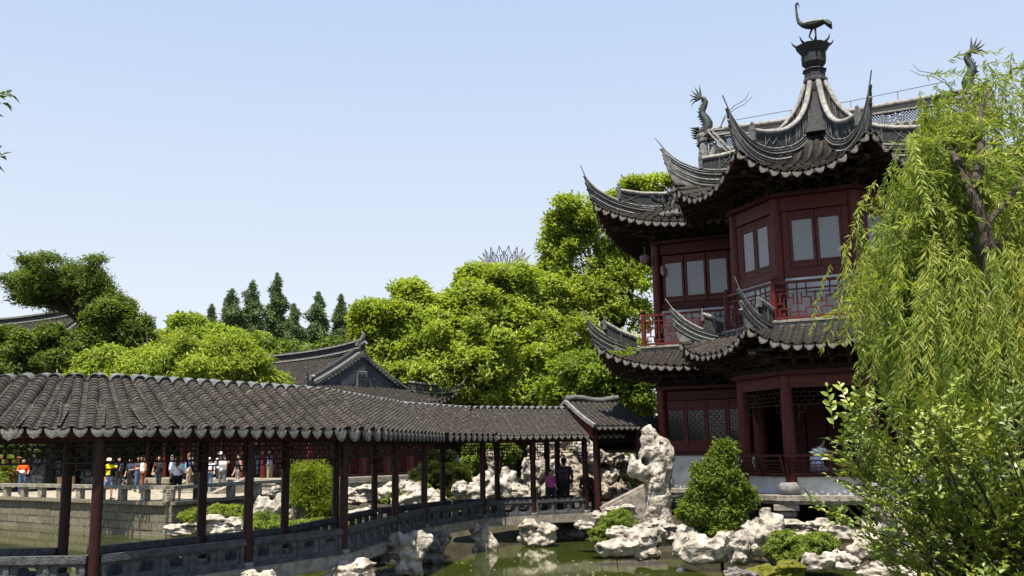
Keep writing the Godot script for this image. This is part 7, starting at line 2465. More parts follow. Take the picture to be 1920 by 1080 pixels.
# ---------------------------------------------------------------- smaller plants
func plants() -> void:
	var hedge_dark := [[-22.92, 2.11, 57.0, 1.27, 0.82], [-21.04, 1.92, 57.0, 1.58, 0.95], [-26.98, 2.18, 57.0, 1.27, 0.63], [-25.11, 2.30, 57.0, 1.27, 0.70], [-19.49, 2.05, 57.0, 1.27, 0.95]]
	var feathery := [[4.77, 1.92, 23.6, 0.41, 0.37], [4.62, 1.40, 23.6, 0.41, 0.39], [5.05, 1.39, 23.6, 0.35, 0.42], [4.82, 1.02, 23.6, 0.41, 0.26], [4.95, 2.37, 23.6, 0.29, 0.30], [5.16, 1.92, 23.6, 0.29, 0.42], [4.48, 1.62, 23.6, 0.26, 0.24], [5.07, 2.68, 23.6, 0.20, 0.21], [4.19, 1.28, 23.6, 0.21, 0.24], [5.55, 1.57, 23.6, 0.18, 0.21], [4.53, 2.15, 23.6, 0.21, 0.18]]
	var wispy := [[-6.34, 2.09, 30.5, 0.58, 0.37], [-6.08, 1.51, 30.5, 0.58, 0.54], [-6.50, 1.68, 30.5, 0.51, 0.44], [-5.91, 1.02, 30.5, 0.44, 0.44], [-6.76, 2.17, 30.5, 0.30, 0.27]]
	var pine := [[-2.67, 2.65, 36.0, 0.44, 0.16], [-2.83, 2.30, 36.0, 0.64, 0.16], [-2.51, 2.07, 36.0, 0.72, 0.16], [-3.02, 1.84, 36.0, 0.68, 0.16], [-2.48, 1.64, 36.0, 0.76, 0.18], [-2.77, 1.36, 36.0, 0.80, 0.18], [-3.36, 2.02, 36.0, 0.40, 0.14], [-2.08, 1.87, 36.0, 0.40, 0.14]]
	var rock_plant := [[2.54, 0.83, 25.8, 0.43, 0.29], [2.76, 0.96, 25.8, 0.37, 0.23], [2.33, 0.56, 25.8, 0.32, 0.20]]
	var shore_plant := [[6.18, 0.63, 21.6, 0.55, 0.26], [5.84, 0.75, 21.6, 0.31, 0.22], [6.65, 0.68, 21.6, 0.36, 0.22], [6.17, 0.41, 21.6, 0.60, 0.19], [5.60, 0.58, 21.6, 0.19, 0.12]]
	var cover := [[-11.01, 0.75, 34.0, 0.57, 0.26], [-10.27, 0.84, 34.0, 0.57, 0.23], [-9.72, 0.87, 34.0, 0.45, 0.19], [-11.28, 0.54, 34.0, 0.30, 0.19], [-9.17, 0.95, 34.0, 0.30, 0.15]]
	var cover2 := [[-4.22, 1.18, 35.0, 0.39, 0.19], [-3.36, 1.54, 35.0, 0.35, 0.18], [-1.84, 1.09, 35.0, 0.31, 0.16], [-0.79, 1.03, 35.0, 0.31, 0.16], [-5.07, 1.20, 35.0, 0.31, 0.12]]
	var slender := [[-1.32, 2.71, 40.0, 0.76, 0.58], [-1.65, 2.29, 40.0, 0.49, 0.49], [-0.99, 3.03, 40.0, 0.58, 0.40], [-0.33, 2.70, 40.0, 0.49, 0.36], [-1.88, 1.65, 40.0, 0.36, 0.31]]
	var pinkshrub := [[-26.53, 2.56, 51.0, 0.57, 0.45], [-26.68, 1.87, 51.0, 0.62, 0.40], [-26.15, 2.27, 51.0, 0.40, 0.28]]
	var pinn := leaf_spray(14, 0.085, 0.024, 0.07, 0.15, 18)
	var wisp := leaf_spray(14, 0.13, 0.012, 0.09, -0.2, 19)
	var tiny := leaf_spray(14, 0.05, 0.028, 0.05, 0.0, 20)
	var ndl := leaf_spray(26, 0.085, 0.010, 0.035, -0.35, 21)
	var mid := leaf_spray(12, 0.11, 0.055, 0.08, 0.1, 22)
	var y2 := Color(0.25, 0.31, 0.045)
	var y1 := Color(0.30, 0.34, 0.045)
	var g1 := Color(0.14, 0.20, 0.035)
	var g3 := Color(0.19, 0.255, 0.04)
	var d2 := Color(0.055, 0.09, 0.018)
	tree("feathery_bush", "dense feathery green bush against the pavilion base right of the standing rock", "bush", "", feathery, pinn, 3600, [g3, g1, d2, y2, g1], 1.45, P(4.9, 0.4, 23.7), 1.0, 0.03, {"sub": 12})
	tree("wispy_bush", "tall wispy pale green bush over the grey rock beyond the walkway", "bush", "", wispy, wisp, 1050, [y2, g3, y1], 1.6, P(-6.2, 0.4, 30.6), 0.9, 0.02, {"sub": 10})
	tree("rock_plant", "small leafy plant on the rocks left of the standing rock", "plant", "", rock_plant, tiny, 1500, [g3, y2, g1], 1.0, P(2.6, 0.3, 25.9), 0.5, 0.012, {"limbs": 8})
	tree("shore_plant", "low green plants growing between the boulders below the bay", "plant", "", shore_plant, tiny, 2600, [g3, g1, y2], 1.0, P(6.1, 0.1, 21.7), 0.35, 0.012, {"limbs": 8})
	tree("ground_cover", "yellow green creeping plants at the foot of the terrace wall", "plant", "", cover, tiny, 1800, [y2, y1, g3], 1.3, P(-10.3, 0.4, 34.1), 0.6, 0.01, {"limbs": 6})
	tree("ground_cover", "tufts of low green plants between the rocks beyond the walkway", "plant", "", cover2, tiny, 1200, [y2, g3, g1], 1.3, P(-3.0, 0.7, 35.2), 0.9, 0.01, {"limbs": 6})
	tree("slender_tree", "small light tree with a slender pale trunk left of the rockery", "tree", "", slender, mid, 2400, [g3, y2, g1], 1.0, P(-1.15, 0.7, 39.6), 1.9, 0.07, {"bark": M.bark, "limbs": 10})
	tree("clipped_hedge", "dark shaded shrubs behind the visitors on the terrace", "shrubs", "", hedge_dark, mid, 5000, [d2, d2, g1], 1.3, P(-22.0, 0.9, 57.2), 1.3, 0.05)
	var ps := tree("flowering_shrub", "shrub with a few pink flowers at the left edge of the terrace", "shrub", "", pinkshrub, mid, 1100, [g3, y2], 1.0, P(-26.5, 0.9, 51.2), 1.5, 0.03)
	crown(ps, pinkshrub, tiny, M.leaf, 160, [Color(0.45, 0.12, 0.17), Color(0.5, 0.2, 0.22)], 1.8, 1.0, 8, "blossoms")
	# cloud pruned pine
	var pn := thing("pine_tree", "small pine with flat layered needle pads beyond the walkway", "pine tree")
	var balls := crown(pn, pine, ndl, M.needle, 5200, [Color(0.075, 0.095, 0.018), Color(0.10, 0.115, 0.022), Color(0.055, 0.075, 0.018)], 1.35, 1.0, 9, "needle_pads")
	limbs(pn, P(-2.7, 0.6, 36.1), 1.5, 0.08, balls, M.bark_dark, 14, 4)
	tree("low_bushes", "green bushes behind the standing rock beside the gatehouse", "bushes", "", [[3.6, 2.4, 38.0, 1.0, 0.9], [4.6, 3.0, 38.5, 1.0, 1.0], [3.2, 3.6, 39.0, 0.8, 0.7], [5.2, 1.9, 38.0, 0.9, 0.9]], mid, 2600, [g1, g3, d2], 1.2, P(4.0, 0.8, 38.2), 1.6, 0.06)
	tree("ground_cover", "grassy green tufts below the back rail of the walkway", "plant", "", [[-6.9, 0.75, 28.6, 0.6, 0.2], [-5.6, 0.8, 28.0, 0.6, 0.2], [-7.9, 0.75, 30.5, 0.6, 0.25], [-5.0, 0.8, 29.6, 0.5, 0.2], [-8.6, 0.8, 32.5, 0.6, 0.2]], tiny, 1500, [g3, y2, g1], 1.3, P(-6.5, 0.4, 29.0), 0.6, 0.01, {"limbs": 4})
	foreground_shrub()
	# two twigs of a tree that reaches in from the left edge
	var tw := thing("overhanging_branch", "few dark green leaves of a branch reaching in at the upper left edge", "branch")
	var b := MB.new()
	b.tube([P(-4.6, 5.6, 6.2), P(-4.0, 5.35, 6.1), P(-3.6, 5.2, 6.0), P(-3.38, 5.14, 6.0)], [0.02, 0.014, 0.009, 0.003], 6)
	b.tube([P(-4.3, 5.45, 6.15), P(-3.8, 4.95, 6.05), P(-3.42, 4.76, 6.0)], [0.014, 0.009, 0.003], 6)
	part("twig", b.mesh(), M.bark, tw)
	var lf := leaf_spray(5, 0.085, 0.03, 0.02, 0.3, 44)
	var k := 0
	for q in [V(-3.42, 5.17, 6.0), V(-3.34, 5.16, 6.0), V(-3.38, 5.10, 5.98), V(-3.45, 5.05, 6.02), V(-3.42, 4.79, 6.0), V(-3.37, 4.75, 6.0), V(-3.43, 4.70, 6.02), V(-3.6, 5.2, 6.0), V(-3.7, 4.9, 6.05)]:
		var o := part("leaves", lf, M.leaf_dark, tw, Transform3D(Basis(V(0.3, 1, 0.2).normalized(), k * 1.3), P(q.x + 0.06, q.y, q.z)))
		k += 1

func foreground_shrub() -> void:
	var t := thing("foreground_shrub", "large glossy leafed shrub with yellowish young tips filling the lower right corner", "shrub")
	var g := RandomNumberGenerator.new()
	g.seed = 9
	# a twig with oval leaves, tips young and yellow
	var twigs := []
	for s in 4:
		var b := MB.new()
		var l := 0.30 + 0.04 * s
		b.col = Color(0.6, 0.45, 0.3)
		b.tube([Vector3.ZERO, V(l * 0.5, 0.02, 0), V(l, 0.05, 0)], [0.004, 0.003, 0.0015], 4)
		var n := 9
		for i in n:
			var f := (i + 0.6) / n
			var p := V(l * f, 0.02 + 0.03 * f * f, 0)
			var a := (1.0 if i % 2 else -1.0) * g.randf_range(0.5, 1.0)
			if i == n - 1: a = 0.0
			var d := V(cos(a), g.randf_range(-0.15, 0.45), sin(a)).normalized()
			var side := d.cross(Vector3.UP).normalized().rotated(d, g.randf_range(-0.5, 0.5))
			var u := side.cross(d)
			var ll := g.randf_range(0.062, 0.098) * (0.75 if i >= n - 2 else 1.0)
			var w := ll * 0.25
			var c := g.randf_range(0.8, 1.2)
			b.col = Color(c, c, c) if i < n - 2 else Color(c * 2.0, c * 1.45, c * 0.8)
			var m1 := p + d * ll * 0.33
			var m2 := p + d * ll * 0.68 - u * ll * 0.05
			var tip := p + d * ll - u * ll * 0.16
			var up := u * w * 0.45
			b.tri(p, m1 + side * w + up, m1); b.quad(m1, m1 + side * w + up, m2 + side * w * 0.8 + up * 0.8, m2); b.tri(m2, m2 + side * w * 0.8 + up * 0.8, tip)
			b.tri(p, m1, m1 - side * w + up); b.quad(m1, m2, m2 - side * w * 0.8 + up * 0.8, m1 - side * w + up); b.tri(m2, tip, m2 - side * w * 0.8 + up * 0.8)
		twigs.append(b.mesh())
	var sets := [[[], []], [[], []], [[], []], [[], []]]
	var root := P(4.55, 0.9, 8.7)
	var stems := []
	for i in 34:
		var e := Vector3.ZERO
		if i < 12: e = [P(2.62, 2.76, 8.0), P(2.90, 3.12, 8.0), P(2.72, 2.94, 8.1), P(2.60, 2.22, 7.95), P(2.95, 2.35, 8.0), P(2.75, 2.6, 8.2), P(3.3, 3.12, 8.2), P(3.65, 3.2, 8.3), P(4.15, 3.1, 8.4), P(2.85, 2.05, 8.0), P(4.4, 3.25, 8.6), P(3.0, 3.0, 8.2)][i]
		else: e = P(g.randf_range(2.85, 4.9), g.randf_range(1.5, 3.12), g.randf_range(7.4, 9.2))
		var s := root + V(g.randf_range(-0.5, 0.3), g.randf_range(0.0, 0.5), g.randf_range(-0.4, 0.4))
		var m := s.lerp(e, 0.5) + V(0.05, g.randf_range(0.0, 0.22), g.randf_range(-0.1, 0.1))
		stems.append([s, m, e])
		var b := MB.new()
		b.tube([s, s.lerp(m, 0.5) + V(0, 0.03, 0), m, m.lerp(e, 0.5) + V(0, 0.02, 0), e], [0.016, 0.013, 0.010, 0.006, 0.002], 6)
		part("stem", b.mesh(), M.bark_dark, t)
	var cols := [Color(0.16, 0.22, 0.04), Color(0.20, 0.26, 0.045), Color(0.12, 0.17, 0.035), Color(0.25, 0.29, 0.05)]
	for i in 1150:
		var st: Array = stems[g.randi() % stems.size()]
		var f := pow(g.randf(), 0.55)
		var p: Vector3 = (st[0] as Vector3).lerp(st[1], f * 2.0) if f < 0.5 else (st[1] as Vector3).lerp(st[2], f * 2.0 - 1.0)
		var spread := 0.16 * (1.15 - f * 0.75)
		p += V(g.randfn() * spread, g.randfn() * spread * 0.8, g.randfn() * spread * 1.2)
		var d: Vector3 = ((st[2] as Vector3) - (st[0] as Vector3)).normalized() * 0.6 + V(g.randfn() * 0.7, 0.25 + g.randfn() * 0.35, g.randfn() * 0.7)
		d = d.normalized()
		var z := d.cross(Vector3.UP).normalized()
		var si := g.randi() % 4
		sets[si][0].append(Transform3D(Basis(d, z.cross(d), z) * g.randf_range(0.7, 1.1), p))
		var c: Color = cols[g.randi() % 4]
		var k := g.randf_range(0.85, 1.2)
		sets[si][1].append(Color(c.r * k, c.g * k, c.b * k))
	for s in 4: many("leafy_twigs", twigs[s], M.leaf_gloss, t, sets[s][0], sets[s][1])

# ---------------------------------------------------------------- people
var head_mb: MB
var hand_mb: MB
func id_color(_p: Vector3, i: int) -> Color: return Color(i, 0, 0)

func body_parts() -> void:
	# head about its middle, facing +z. ids: 8 skin, 4 hair, 9 eye, 10 mouth
	var f := Field.new(V(-0.125, -0.19, -0.14), V(0.125, 0.15, 0.155), 0.0095)
	f.bone(V(0, 0.035, -0.012), V(0, 0.02, 0.02), 0.088, 0.082, 8, 0.02)
	f.bone(V(0, -0.03, 0.03), V(0, -0.075, 0.052), 0.062, 0.038, 8, 0.03)
	f.bone(V(0, 0.01, 0.088), V(0, -0.028, 0.108), 0.009, 0.015, 8, 0.015)
	f.bone(V(-0.035, 0.022, 0.084), V(0.035, 0.022, 0.084), 0.012, 0.012, 8, 0.015)
	for s in [-1, 1]:
		f.bone(V(0.084 * s, 0.015, -0.005), V(0.086 * s, -0.022, 0.0), 0.014, 0.010, 8, 0.008)
		f.bone(V(0.032 * s, 0.004, 0.088), V(0.034 * s, 0.004, 0.088), 0.0115, 0.0115, 9, 0.004)
	f.bone(V(-0.02, -0.055, 0.086), V(0.02, -0.055, 0.086), 0.009, 0.009, 10, 0.008)
	f.bone(V(0, -0.06, -0.02), V(0, -0.19, -0.035), 0.052, 0.056, 8, 0.03)
	# hair: a cap that leaves the face free
	f.bone(V(0, 0.05, -0.025), V(0, 0.03, -0.04), 0.098, 0.09, 4, 0.01)
	f.bone(V(-0.05, 0.085, 0.045), V(0.05, 0.085, 0.045), 0.032, 0.032, 4, 0.02)
	f.bone(V(0, 0.0, -0.06), V(0, -0.06, -0.055), 0.07, 0.05, 4, 0.02)
	head_mb = f.net(id_color)
	# right hand hanging down: palm, four unequal curled fingers, thumb from the side of the palm
	f = Field.new(V(-0.07, -0.21, -0.06), V(0.07, 0.05, 0.08), 0.0062)
	f.bone(V(0, 0.03, 0), V(0, -0.01, 0), 0.024, 0.024, 8, 0.01)
	for k in 4:
		var x := -0.030 + 0.020 * k
		var l: float = [0.058, 0.072, 0.078, 0.070][k]
		f.bone(V(x * 0.6, -0.015, 0), V(x, -0.088, 0.0), 0.014, 0.0115, 8, 0.012)
		f.bone(V(x, -0.088, 0), V(x * 1.08, -0.088 - l * 0.5, 0.012), 0.0098, 0.009, 8, 0.003)
		f.bone(V(x * 1.08, -0.088 - l * 0.5, 0.012), V(x * 1.1, -0.088 - l * 0.9, 0.034), 0.009, 0.0078, 8, 0.003)
	f.bone(V(0.022, -0.022, 0.006), V(0.046, -0.058, 0.020), 0.013, 0.011, 8, 0.006)
	f.bone(V(0.046, -0.058, 0.020), V(0.047, -0.092, 0.032), 0.0105, 0.0085, 8, 0.003)
	hand_mb = f.net(id_color)

func recolor(c: PackedColorArray, pal: Dictionary) -> PackedColorArray:
	var o := PackedColorArray()
	o.resize(c.size())
	for i in c.size(): o[i] = pal.get(int(round(c[i].r)), Color.GRAY)
	return o

# s: shirt, legs, skin, hair, shoe colours; sleeve 0 none, 1 short, 2 long; shorts; arm_l, arm_r: [elbow, hand] (own left is +x, faces +z); step; sit; turn of the head
func person(label: String, pos: Vector3, height: float, yaw: float, s: Dictionary, group := "") -> Node3D:
	var t := thing("person", label, "person", pos, yaw, group)
	t.scale = Vector3.ONE * (height / 1.70)
	var skin: Color = s.get("skin", Color(0.42, 0.25, 0.17))
	var shirt: Color = s.get("shirt", Color(0.5, 0.5, 0.5))
	var legs: Color = s.get("legs", Color(0.06, 0.08, 0.14))
	var hair: Color = s.get("hair", Color(0.012, 0.010, 0.009))
	var shoe: Color = s.get("shoe", Color(0.03, 0.028, 0.026))
	var sleeve: int = s.get("sleeve", 1)
	var pal := {0: skin, 1: shirt, 2: legs, 3: shoe, 4: hair, 5: shirt if sleeve > 1 else skin, 6: shirt if sleeve > 0 else skin, 7: skin if s.get("shorts", false) else legs, 8: skin, 9: Color(0.02, 0.015, 0.012), 10: Color(0.30, 0.12, 0.09)}
	var lean: float = s.get("lean", 0.0)
	var sit: bool = s.get("sit", false)
	var hip := V(0, 0.92, 0) if not sit else V(0, 0.52, 0)
	var up := V(0, cos(lean), sin(lean))
	var at_h := func(y: float, x: float, z := 0.0) -> Vector3: return hip + up * (y - 0.92) + V(x, 0, z)
	var wide: float = s.get("wide", 1.0)
	var sh_l: Vector3 = at_h.call(1.405, 0.175 * wide)
	var sh_r: Vector3 = at_h.call(1.405, -0.175 * wide)
	var al: Array = s.get("arm_l", [V(0.24, 1.13, -0.02), V(0.25, 0.90, 0.08)])
	var ar: Array = s.get("arm_r", [V(-0.24, 1.13, -0.02), V(-0.25, 0.90, 0.08)])
	var st: float = s.get("step", 0.06)
	var pts := [al[0], al[1], ar[0], ar[1], V(-0.3, 0, -0.2 - absf(st)), V(0.3, 1.5, 0.25 + absf(st)), at_h.call(1.5, 0)]
	var lo := V(9, 9, 9)
	var hi := V(-9, -9, -9)
	for p in pts:
		lo = lo.min(p); hi = hi.max(p)
	var f := Field.new(lo - Vector3.ONE * 0.12, hi + Vector3.ONE * 0.12, 0.0215)
	var b := func(a: Vector3, c: Vector3, ra: float, rb: float, id: int, k := 0.035) -> void: f.bone(a, c, ra, rb, id, k)
	# legs
	var skirt: bool = s.get("skirt", false)
	for e in [1, -1]:
		var hp := hip + V(0.085 * e, 0.0, 0)
		var kn := V(0.10 * e, 0.49, 0.02 + st * e * 0.6)
		var an := V(0.105 * e, 0.09, -0.02 + st * e)
		if sit:
			kn = hip + V(0.11 * e, -0.03, 0.42); an = V(0.11 * e, 0.09, 0.44)
		b.call(hp, kn, 0.098 * wide, 0.066, 2)
		b.call(kn, an, 0.062 if s.get("shorts", false) else 0.068, 0.040 if s.get("shorts", false) else 0.052, 7)
		b.call(an + V(0, -0.04, -0.03), an + V(0.02 * e, -0.055, 0.15), 0.044, 0.034, 3, 0.02)
	# trunk
	b.call(at_h.call(0.95, -0.06 * wide), at_h.call(0.95, 0.06 * wide), 0.122 * wide, 0.122 * wide, 2, 0.05)
	b.call(at_h.call(1.03, -0.035 * wide), at_h.call(1.16, 0.0), 0.118 * wide, 0.118 * wide, 1, 0.06)
	b.call(at_h.call(1.03, 0.035 * wide), at_h.call(1.16, 0.0), 0.118 * wide, 0.118 * wide, 1, 0.06)
	b.call(at_h.call(1.29, -0.075 * wide), at_h.call(1.29, 0.075 * wide), 0.112 * wide, 0.112 * wide, 1, 0.07)
	b.call(at_h.call(1.40, -0.12 * wide), at_h.call(1.40, 0.12 * wide), 0.066, 0.066, 1, 0.05)
	b.call(at_h.call(1.43, 0.0, -0.01), at_h.call(1.53, 0.0, 0.005), 0.056, 0.052, 8, 0.03)
	# arms
	for e in [[sh_l, al], [sh_r, ar]]:
		b.call(e[0], e[1][0], 0.056, 0.044, 6, 0.03)
		b.call(e[1][0], e[1][1], 0.042, 0.030, 5, 0.02)
	var body: MB = f.net(id_color)
	var all := MB.new()
	all.arrays(body.v, body.n, recolor(body.c, pal), Transform3D())
	# head and hands
	var ht: Vector3 = at_h.call(1.605, 0.0, 0.015)
	all.arrays(head_mb.v, head_mb.n, recolor(head_mb.c, pal), Transform3D(Basis(Vector3.UP, s.get("head", 0.0)) * Basis(Vector3.RIGHT, s.get("nod", 0.0)), ht))
	var hc := recolor(hand_mb.c, pal)
	for e in [[al, -1.0], [ar, 1.0]]:
		var d: Vector3 = (e[1 - 1][1] - e[0][0]).normalized()
		var y := -d
		var x := y.cross(V(0, 0, 1) if absf(y.z) < 0.9 else V(0, 1, 0)).normalized()
		if x.x < 0 and absf(y.z) < 0.9: x = -x
		var z := x.cross(y)
		all.arrays(hand_mb.v, hand_mb.n, hc, Transform3D(Basis(x * e[1], y, z), e[0][1] + d * 0.015))
	part("body", all.mesh(), M.person, t)
	# belt, long hair, hat, bag, things held
	if s.has("long"):
		var m := MB.new()
		m.col = hair
		m.tube([ht + V(0, 0.04, -0.07), ht + V(0, -0.06, -0.09), ht + V(0, -0.17, -0.095), ht + V(0, -0.25, -0.08)], [0.06, 0.085, 0.075, 0.03], 8)
		part("long_hair", m.mesh(), M.person, t)
	if s.has("hat"):
		var m := MB.new()
		m.col = s.hat
		m.lathe([Vector2(0.108, 0.045), Vector2(0.105, 0.085), Vector2(0.085, 0.125), Vector2(0.03, 0.145)], 14, Transform3D(Basis(), ht))
		m.lathe([Vector2(0.10, 0.04), Vector2(0.155, 0.036), Vector2(0.155, 0.044), Vector2(0.10, 0.05)], 14, Transform3D(Basis.from_scale(V(0.8, 1, 1.15)), ht + V(0, 0, 0.03)), true, false)
		part("hat", m.mesh(), M.person, t)
	if s.has("bag"):
		var m := MB.new()
		m.col = s.bag
		m.box(V(0.10, 0.24, 0.30), Transform3D(Basis(Vector3.UP, 0.2), V(-0.26, 0.98, -0.02)), 0.02)
		m.tube([V(-0.22, 1.08, -0.10), V(-0.05, 1.25, -0.135), V(0.11, 1.43, -0.07), V(0.13, 1.46, 0.0)], [0.014, 0.014, 0.014, 0.014], 5)
		part("shoulder_bag", m.mesh(), M.person, t)
	if s.has("back_patch"):
		var m := MB.new()
		m.col = s.back_patch
		m.box(V(0.27, 0.30, 0.03), at(0, 1.20, -0.118), 0.012)
		part("jacket_panel", m.mesh(), M.person, t)
	if s.has("hold"):
		var m := MB.new()
		m.col = s.hold
		m.box(V(0.20, 0.13, 0.03), Transform3D(Basis(Vector3.RIGHT, -0.5), s.get("hold_at", (al[1] + ar[1]) * 0.5)), 0.006)
		part("held_object", m.mesh(), M.person, t)
	return t

func people() -> void:
	body_parts()
	var front := [V(0.21, 1.14, 0.02), V(0.06, 1.12, 0.27)]
	var front_r := [V(-0.21, 1.14, 0.02), V(-0.06, 1.12, 0.27)]
	var up_l := [V(0.28, 1.36, 0.18), V(0.06, 1.54, 0.26)]
	var up_r := [V(-0.28, 1.36, 0.18), V(-0.06, 1.54, 0.26)]
	var T := 1.1
	var jeans := Color(0.07, 0.11, 0.20)
	var dark := Color(0.02, 0.022, 0.028)
	var khaki := Color(0.42, 0.33, 0.21)
	var white := Color(0.78, 0.78, 0.78)
	var light_skin := Color(0.55, 0.36, 0.27)
	person("person in a bright orange shirt and jeans looking at a white paper", P(-24.3, T, 48.2), 1.70, 0.5, {"shirt": Color(0.75, 0.10, 0.01), "legs": jeans, "arm_l": [V(0.25, 1.14, 0.0), V(0.20, 0.95, 0.14)], "arm_r": [V(-0.25, 1.16, 0.02), V(-0.08, 1.08, 0.24)], "hold": Color(0.8, 0.8, 0.8), "hold_at": V(-0.06, 1.10, 0.30), "nod": 0.2})
	person("person in yellow T-shirt and blue shorts with an arm stretched out", P(-16.75, T, 40.2), 1.64, 1.2, {"shirt": Color(0.80, 0.66, 0.01), "legs": Color(0.16, 0.27, 0.42), "shorts": true, "arm_l": [V(0.25, 1.36, 0.22), V(0.18, 1.32, 0.47)], "step": 0.14, "hat": Color(0.75, 0.72, 0.5)})
	person("person in a dark jacket at the left end of the crowd, hands before the chest", P(-20.9, T, 51.5), 1.66, 0.5, {"shirt": Color(0.02, 0.03, 0.06), "legs": dark, "sleeve": 2, "arm_l": front, "arm_r": front_r})
	person("person in dark clothes with a light bag, second in the crowd", P(-20.1, T, 51.0), 1.58, -0.2, {"shirt": Color(0.03, 0.035, 0.07), "legs": dark, "arm_l": front})
	person("person with sunglasses and a dark vest over a pale shirt", P(-18.75, T, 48.6), 1.72, 1.0, {"shirt": Color(0.10, 0.08, 0.10), "legs": jeans, "arm_l": front, "arm_r": front_r})
	person("person in white sleeveless top and rust brown trousers", P(-17.75, T, 46.6), 1.74, -0.9, {"shirt": white, "legs": Color(0.21, 0.07, 0.02), "sleeve": 0, "skin": Color(0.42, 0.22, 0.13), "arm_l": [V(0.22, 1.16, -0.02), V(0.22, 0.93, 0.06)], "arm_r": [V(-0.22, 1.15, 0.05), V(-0.12, 1.10, 0.30)]})
	person("person all in black standing alone in mid crowd", P(-18.7, T, 51.3), 1.70, -0.3, {"shirt": dark, "legs": dark, "sleeve": 2, "arm_l": front})
	person("person in black half hidden behind the rust brown trousers", P(-18.4, T, 53.0), 1.62, 0.6, {"shirt": Color(0.05, 0.06, 0.09), "legs": dark})
	person("person in light blue shirt and dark brown trousers seen from the side", P(-17.6, T, 50.0), 1.72, 1.9, {"shirt": Color(0.45, 0.55, 0.75), "legs": Color(0.05, 0.035, 0.025), "hair": Color(0.2, 0.2, 0.2), "arm_l": front})
	person("person in violet top partly hidden at the crowd's middle", P(-16.9, T, 51.0), 1.66, 1.2, {"shirt": Color(0.22, 0.03, 0.13), "legs": dark})
	person("person in white T-shirt and black trousers with shoulder bag, back turned, nearest", P(-12.75, T, 36.9), 1.66, PI + 0.2, {"shirt": white, "legs": Color(0.012, 0.012, 0.014), "hair": Color(0.06, 0.03, 0.015), "long": true, "bag": Color(0.06, 0.06, 0.07), "skin": light_skin, "shorts": true, "wide": 1.02, "arm_r": [V(-0.24, 1.14, 0.04), V(-0.20, 1.00, 0.22)]})
	person("person in a turquoise top behind the nearest one", P(-15.9, T, 47.6), 1.60, 1.0, {"shirt": Color(0.03, 0.40, 0.62), "legs": jeans})
	person("person in navy polo shirt and khaki trousers", P(-15.75, T, 47.2), 1.82, -1.2, {"shirt": Color(0.04, 0.04, 0.13), "legs": khaki, "hair": Color(0.10, 0.05, 0.02), "skin": light_skin, "wide": 1.08})
	person("person in checked pale blue shirt behind the navy polo", P(-15.9, T, 48.9), 1.76, 0.4, {"shirt": Color(0.42, 0.45, 0.60), "legs": Color(0.3, 0.22, 0.16), "shorts": true})
	person("person in white shirt and jeans, white scarf over the hair, arms crossed", P(-14.05, T, 44.9), 1.58, 0.1, {"shirt": Color(0.62, 0.68, 0.78), "legs": jeans, "hair": white, "arm_l": [V(0.23, 1.14, 0.02), V(-0.05, 1.16, 0.20)], "arm_r": [V(-0.23, 1.14, 0.02), V(0.05, 1.13, 0.21)], "long": true})
	person("tall person in pale shirt and cap behind the arms crossed one", P(-14.2, T, 47.0), 1.84, 0.2, {"shirt": Color(0.68, 0.70, 0.78), "legs": dark, "hat": Color(0.62, 0.66, 0.75)})
	person("person in printed white vest and grey trousers raising a camera", P(-13.55, T, 45.2), 1.74, 0.2, {"shirt": white, "legs": Color(0.12, 0.12, 0.13), "sleeve": 0, "arm_l": up_l, "arm_r": up_r, "hold": Color(0.02, 0.02, 0.02), "hold_at": V(0, 1.58, 0.30), "wide": 1.1, "step": 0.02})
	person("person in black top, bare shoulders and patterned trousers", P(-13.05, T, 46.0), 1.72, -0.8, {"shirt": dark, "legs": Color(0.22, 0.20, 0.18), "sleeve": 0, "skin": light_skin, "hair": Color(0.08, 0.04, 0.02), "long": true, "arm_l": [V(0.20, 1.15, -0.06), V(0.16, 0.92, 0.02)]})
	person("stout person in lavender shirt, khaki trousers and pale cap at the steps", P(-12.35, 1.22, 49.2), 1.74, -1.9, {"shirt": Color(0.45, 0.40, 0.66), "legs": Color(0.36, 0.32, 0.25), "hat": Color(0.45, 0.45, 0.40), "wide": 1.2, "arm_l": [V(0.26, 1.14, -0.06), V(0.20, 0.98, 0.12)]})
	person("person in dark top and jeans standing on the hall plinth", P(-13.3, 1.81, 50.0), 1.70, 0.4, {"shirt": Color(0.03, 0.025, 0.03), "legs": Color(0.12, 0.18, 0.30), "arm_l": front})
	var extra := [["person in maroon top at the back of the crowd", -19.6, 53.5, 1.64, Color(0.13, 0.02, 0.04)], ["person in grey shirt at the back of the crowd, right of the maroon top", -17.9, 53.6, 1.72, Color(0.18, 0.18, 0.2)], ["person in dark green shirt behind the pale blue shirted one", -17.2, 52.6, 1.70, Color(0.03, 0.08, 0.05)], ["short person in black just left of the turquoise top", -16.5, 49.6, 1.55, Color(0.02, 0.02, 0.025)], ["person in cream shirt behind the violet top", -16.6, 52.8, 1.76, Color(0.5, 0.46, 0.38)], ["person in brown jacket behind the dark jacket at the crowd's left", -20.4, 53.0, 1.70, Color(0.12, 0.07, 0.04)]]
	for k in extra.size():
		var e: Array = extra[k]
		person(e[0], P(e[1], T, e[2]), e[3], 0.9 * sin(k * 2.1), {"shirt": e[4], "legs": dark, "arm_l": front} if k % 2 else {"shirt": e[4], "legs": jeans})
	# in the walkway and pavilion
	person("person in dark jacket with purple back panel strolling on the walkway", P(1.55, 0.86, 31.05), 1.66, PI - 0.25, {"shirt": Color(0.02, 0.016, 0.022), "legs": Color(0.012, 0.012, 0.014), "sleeve": 2, "wide": 1.18, "back_patch": Color(0.10, 0.03, 0.12), "arm_r": [V(-0.27, 1.14, 0.0), V(-0.25, 0.92, 0.06)]})
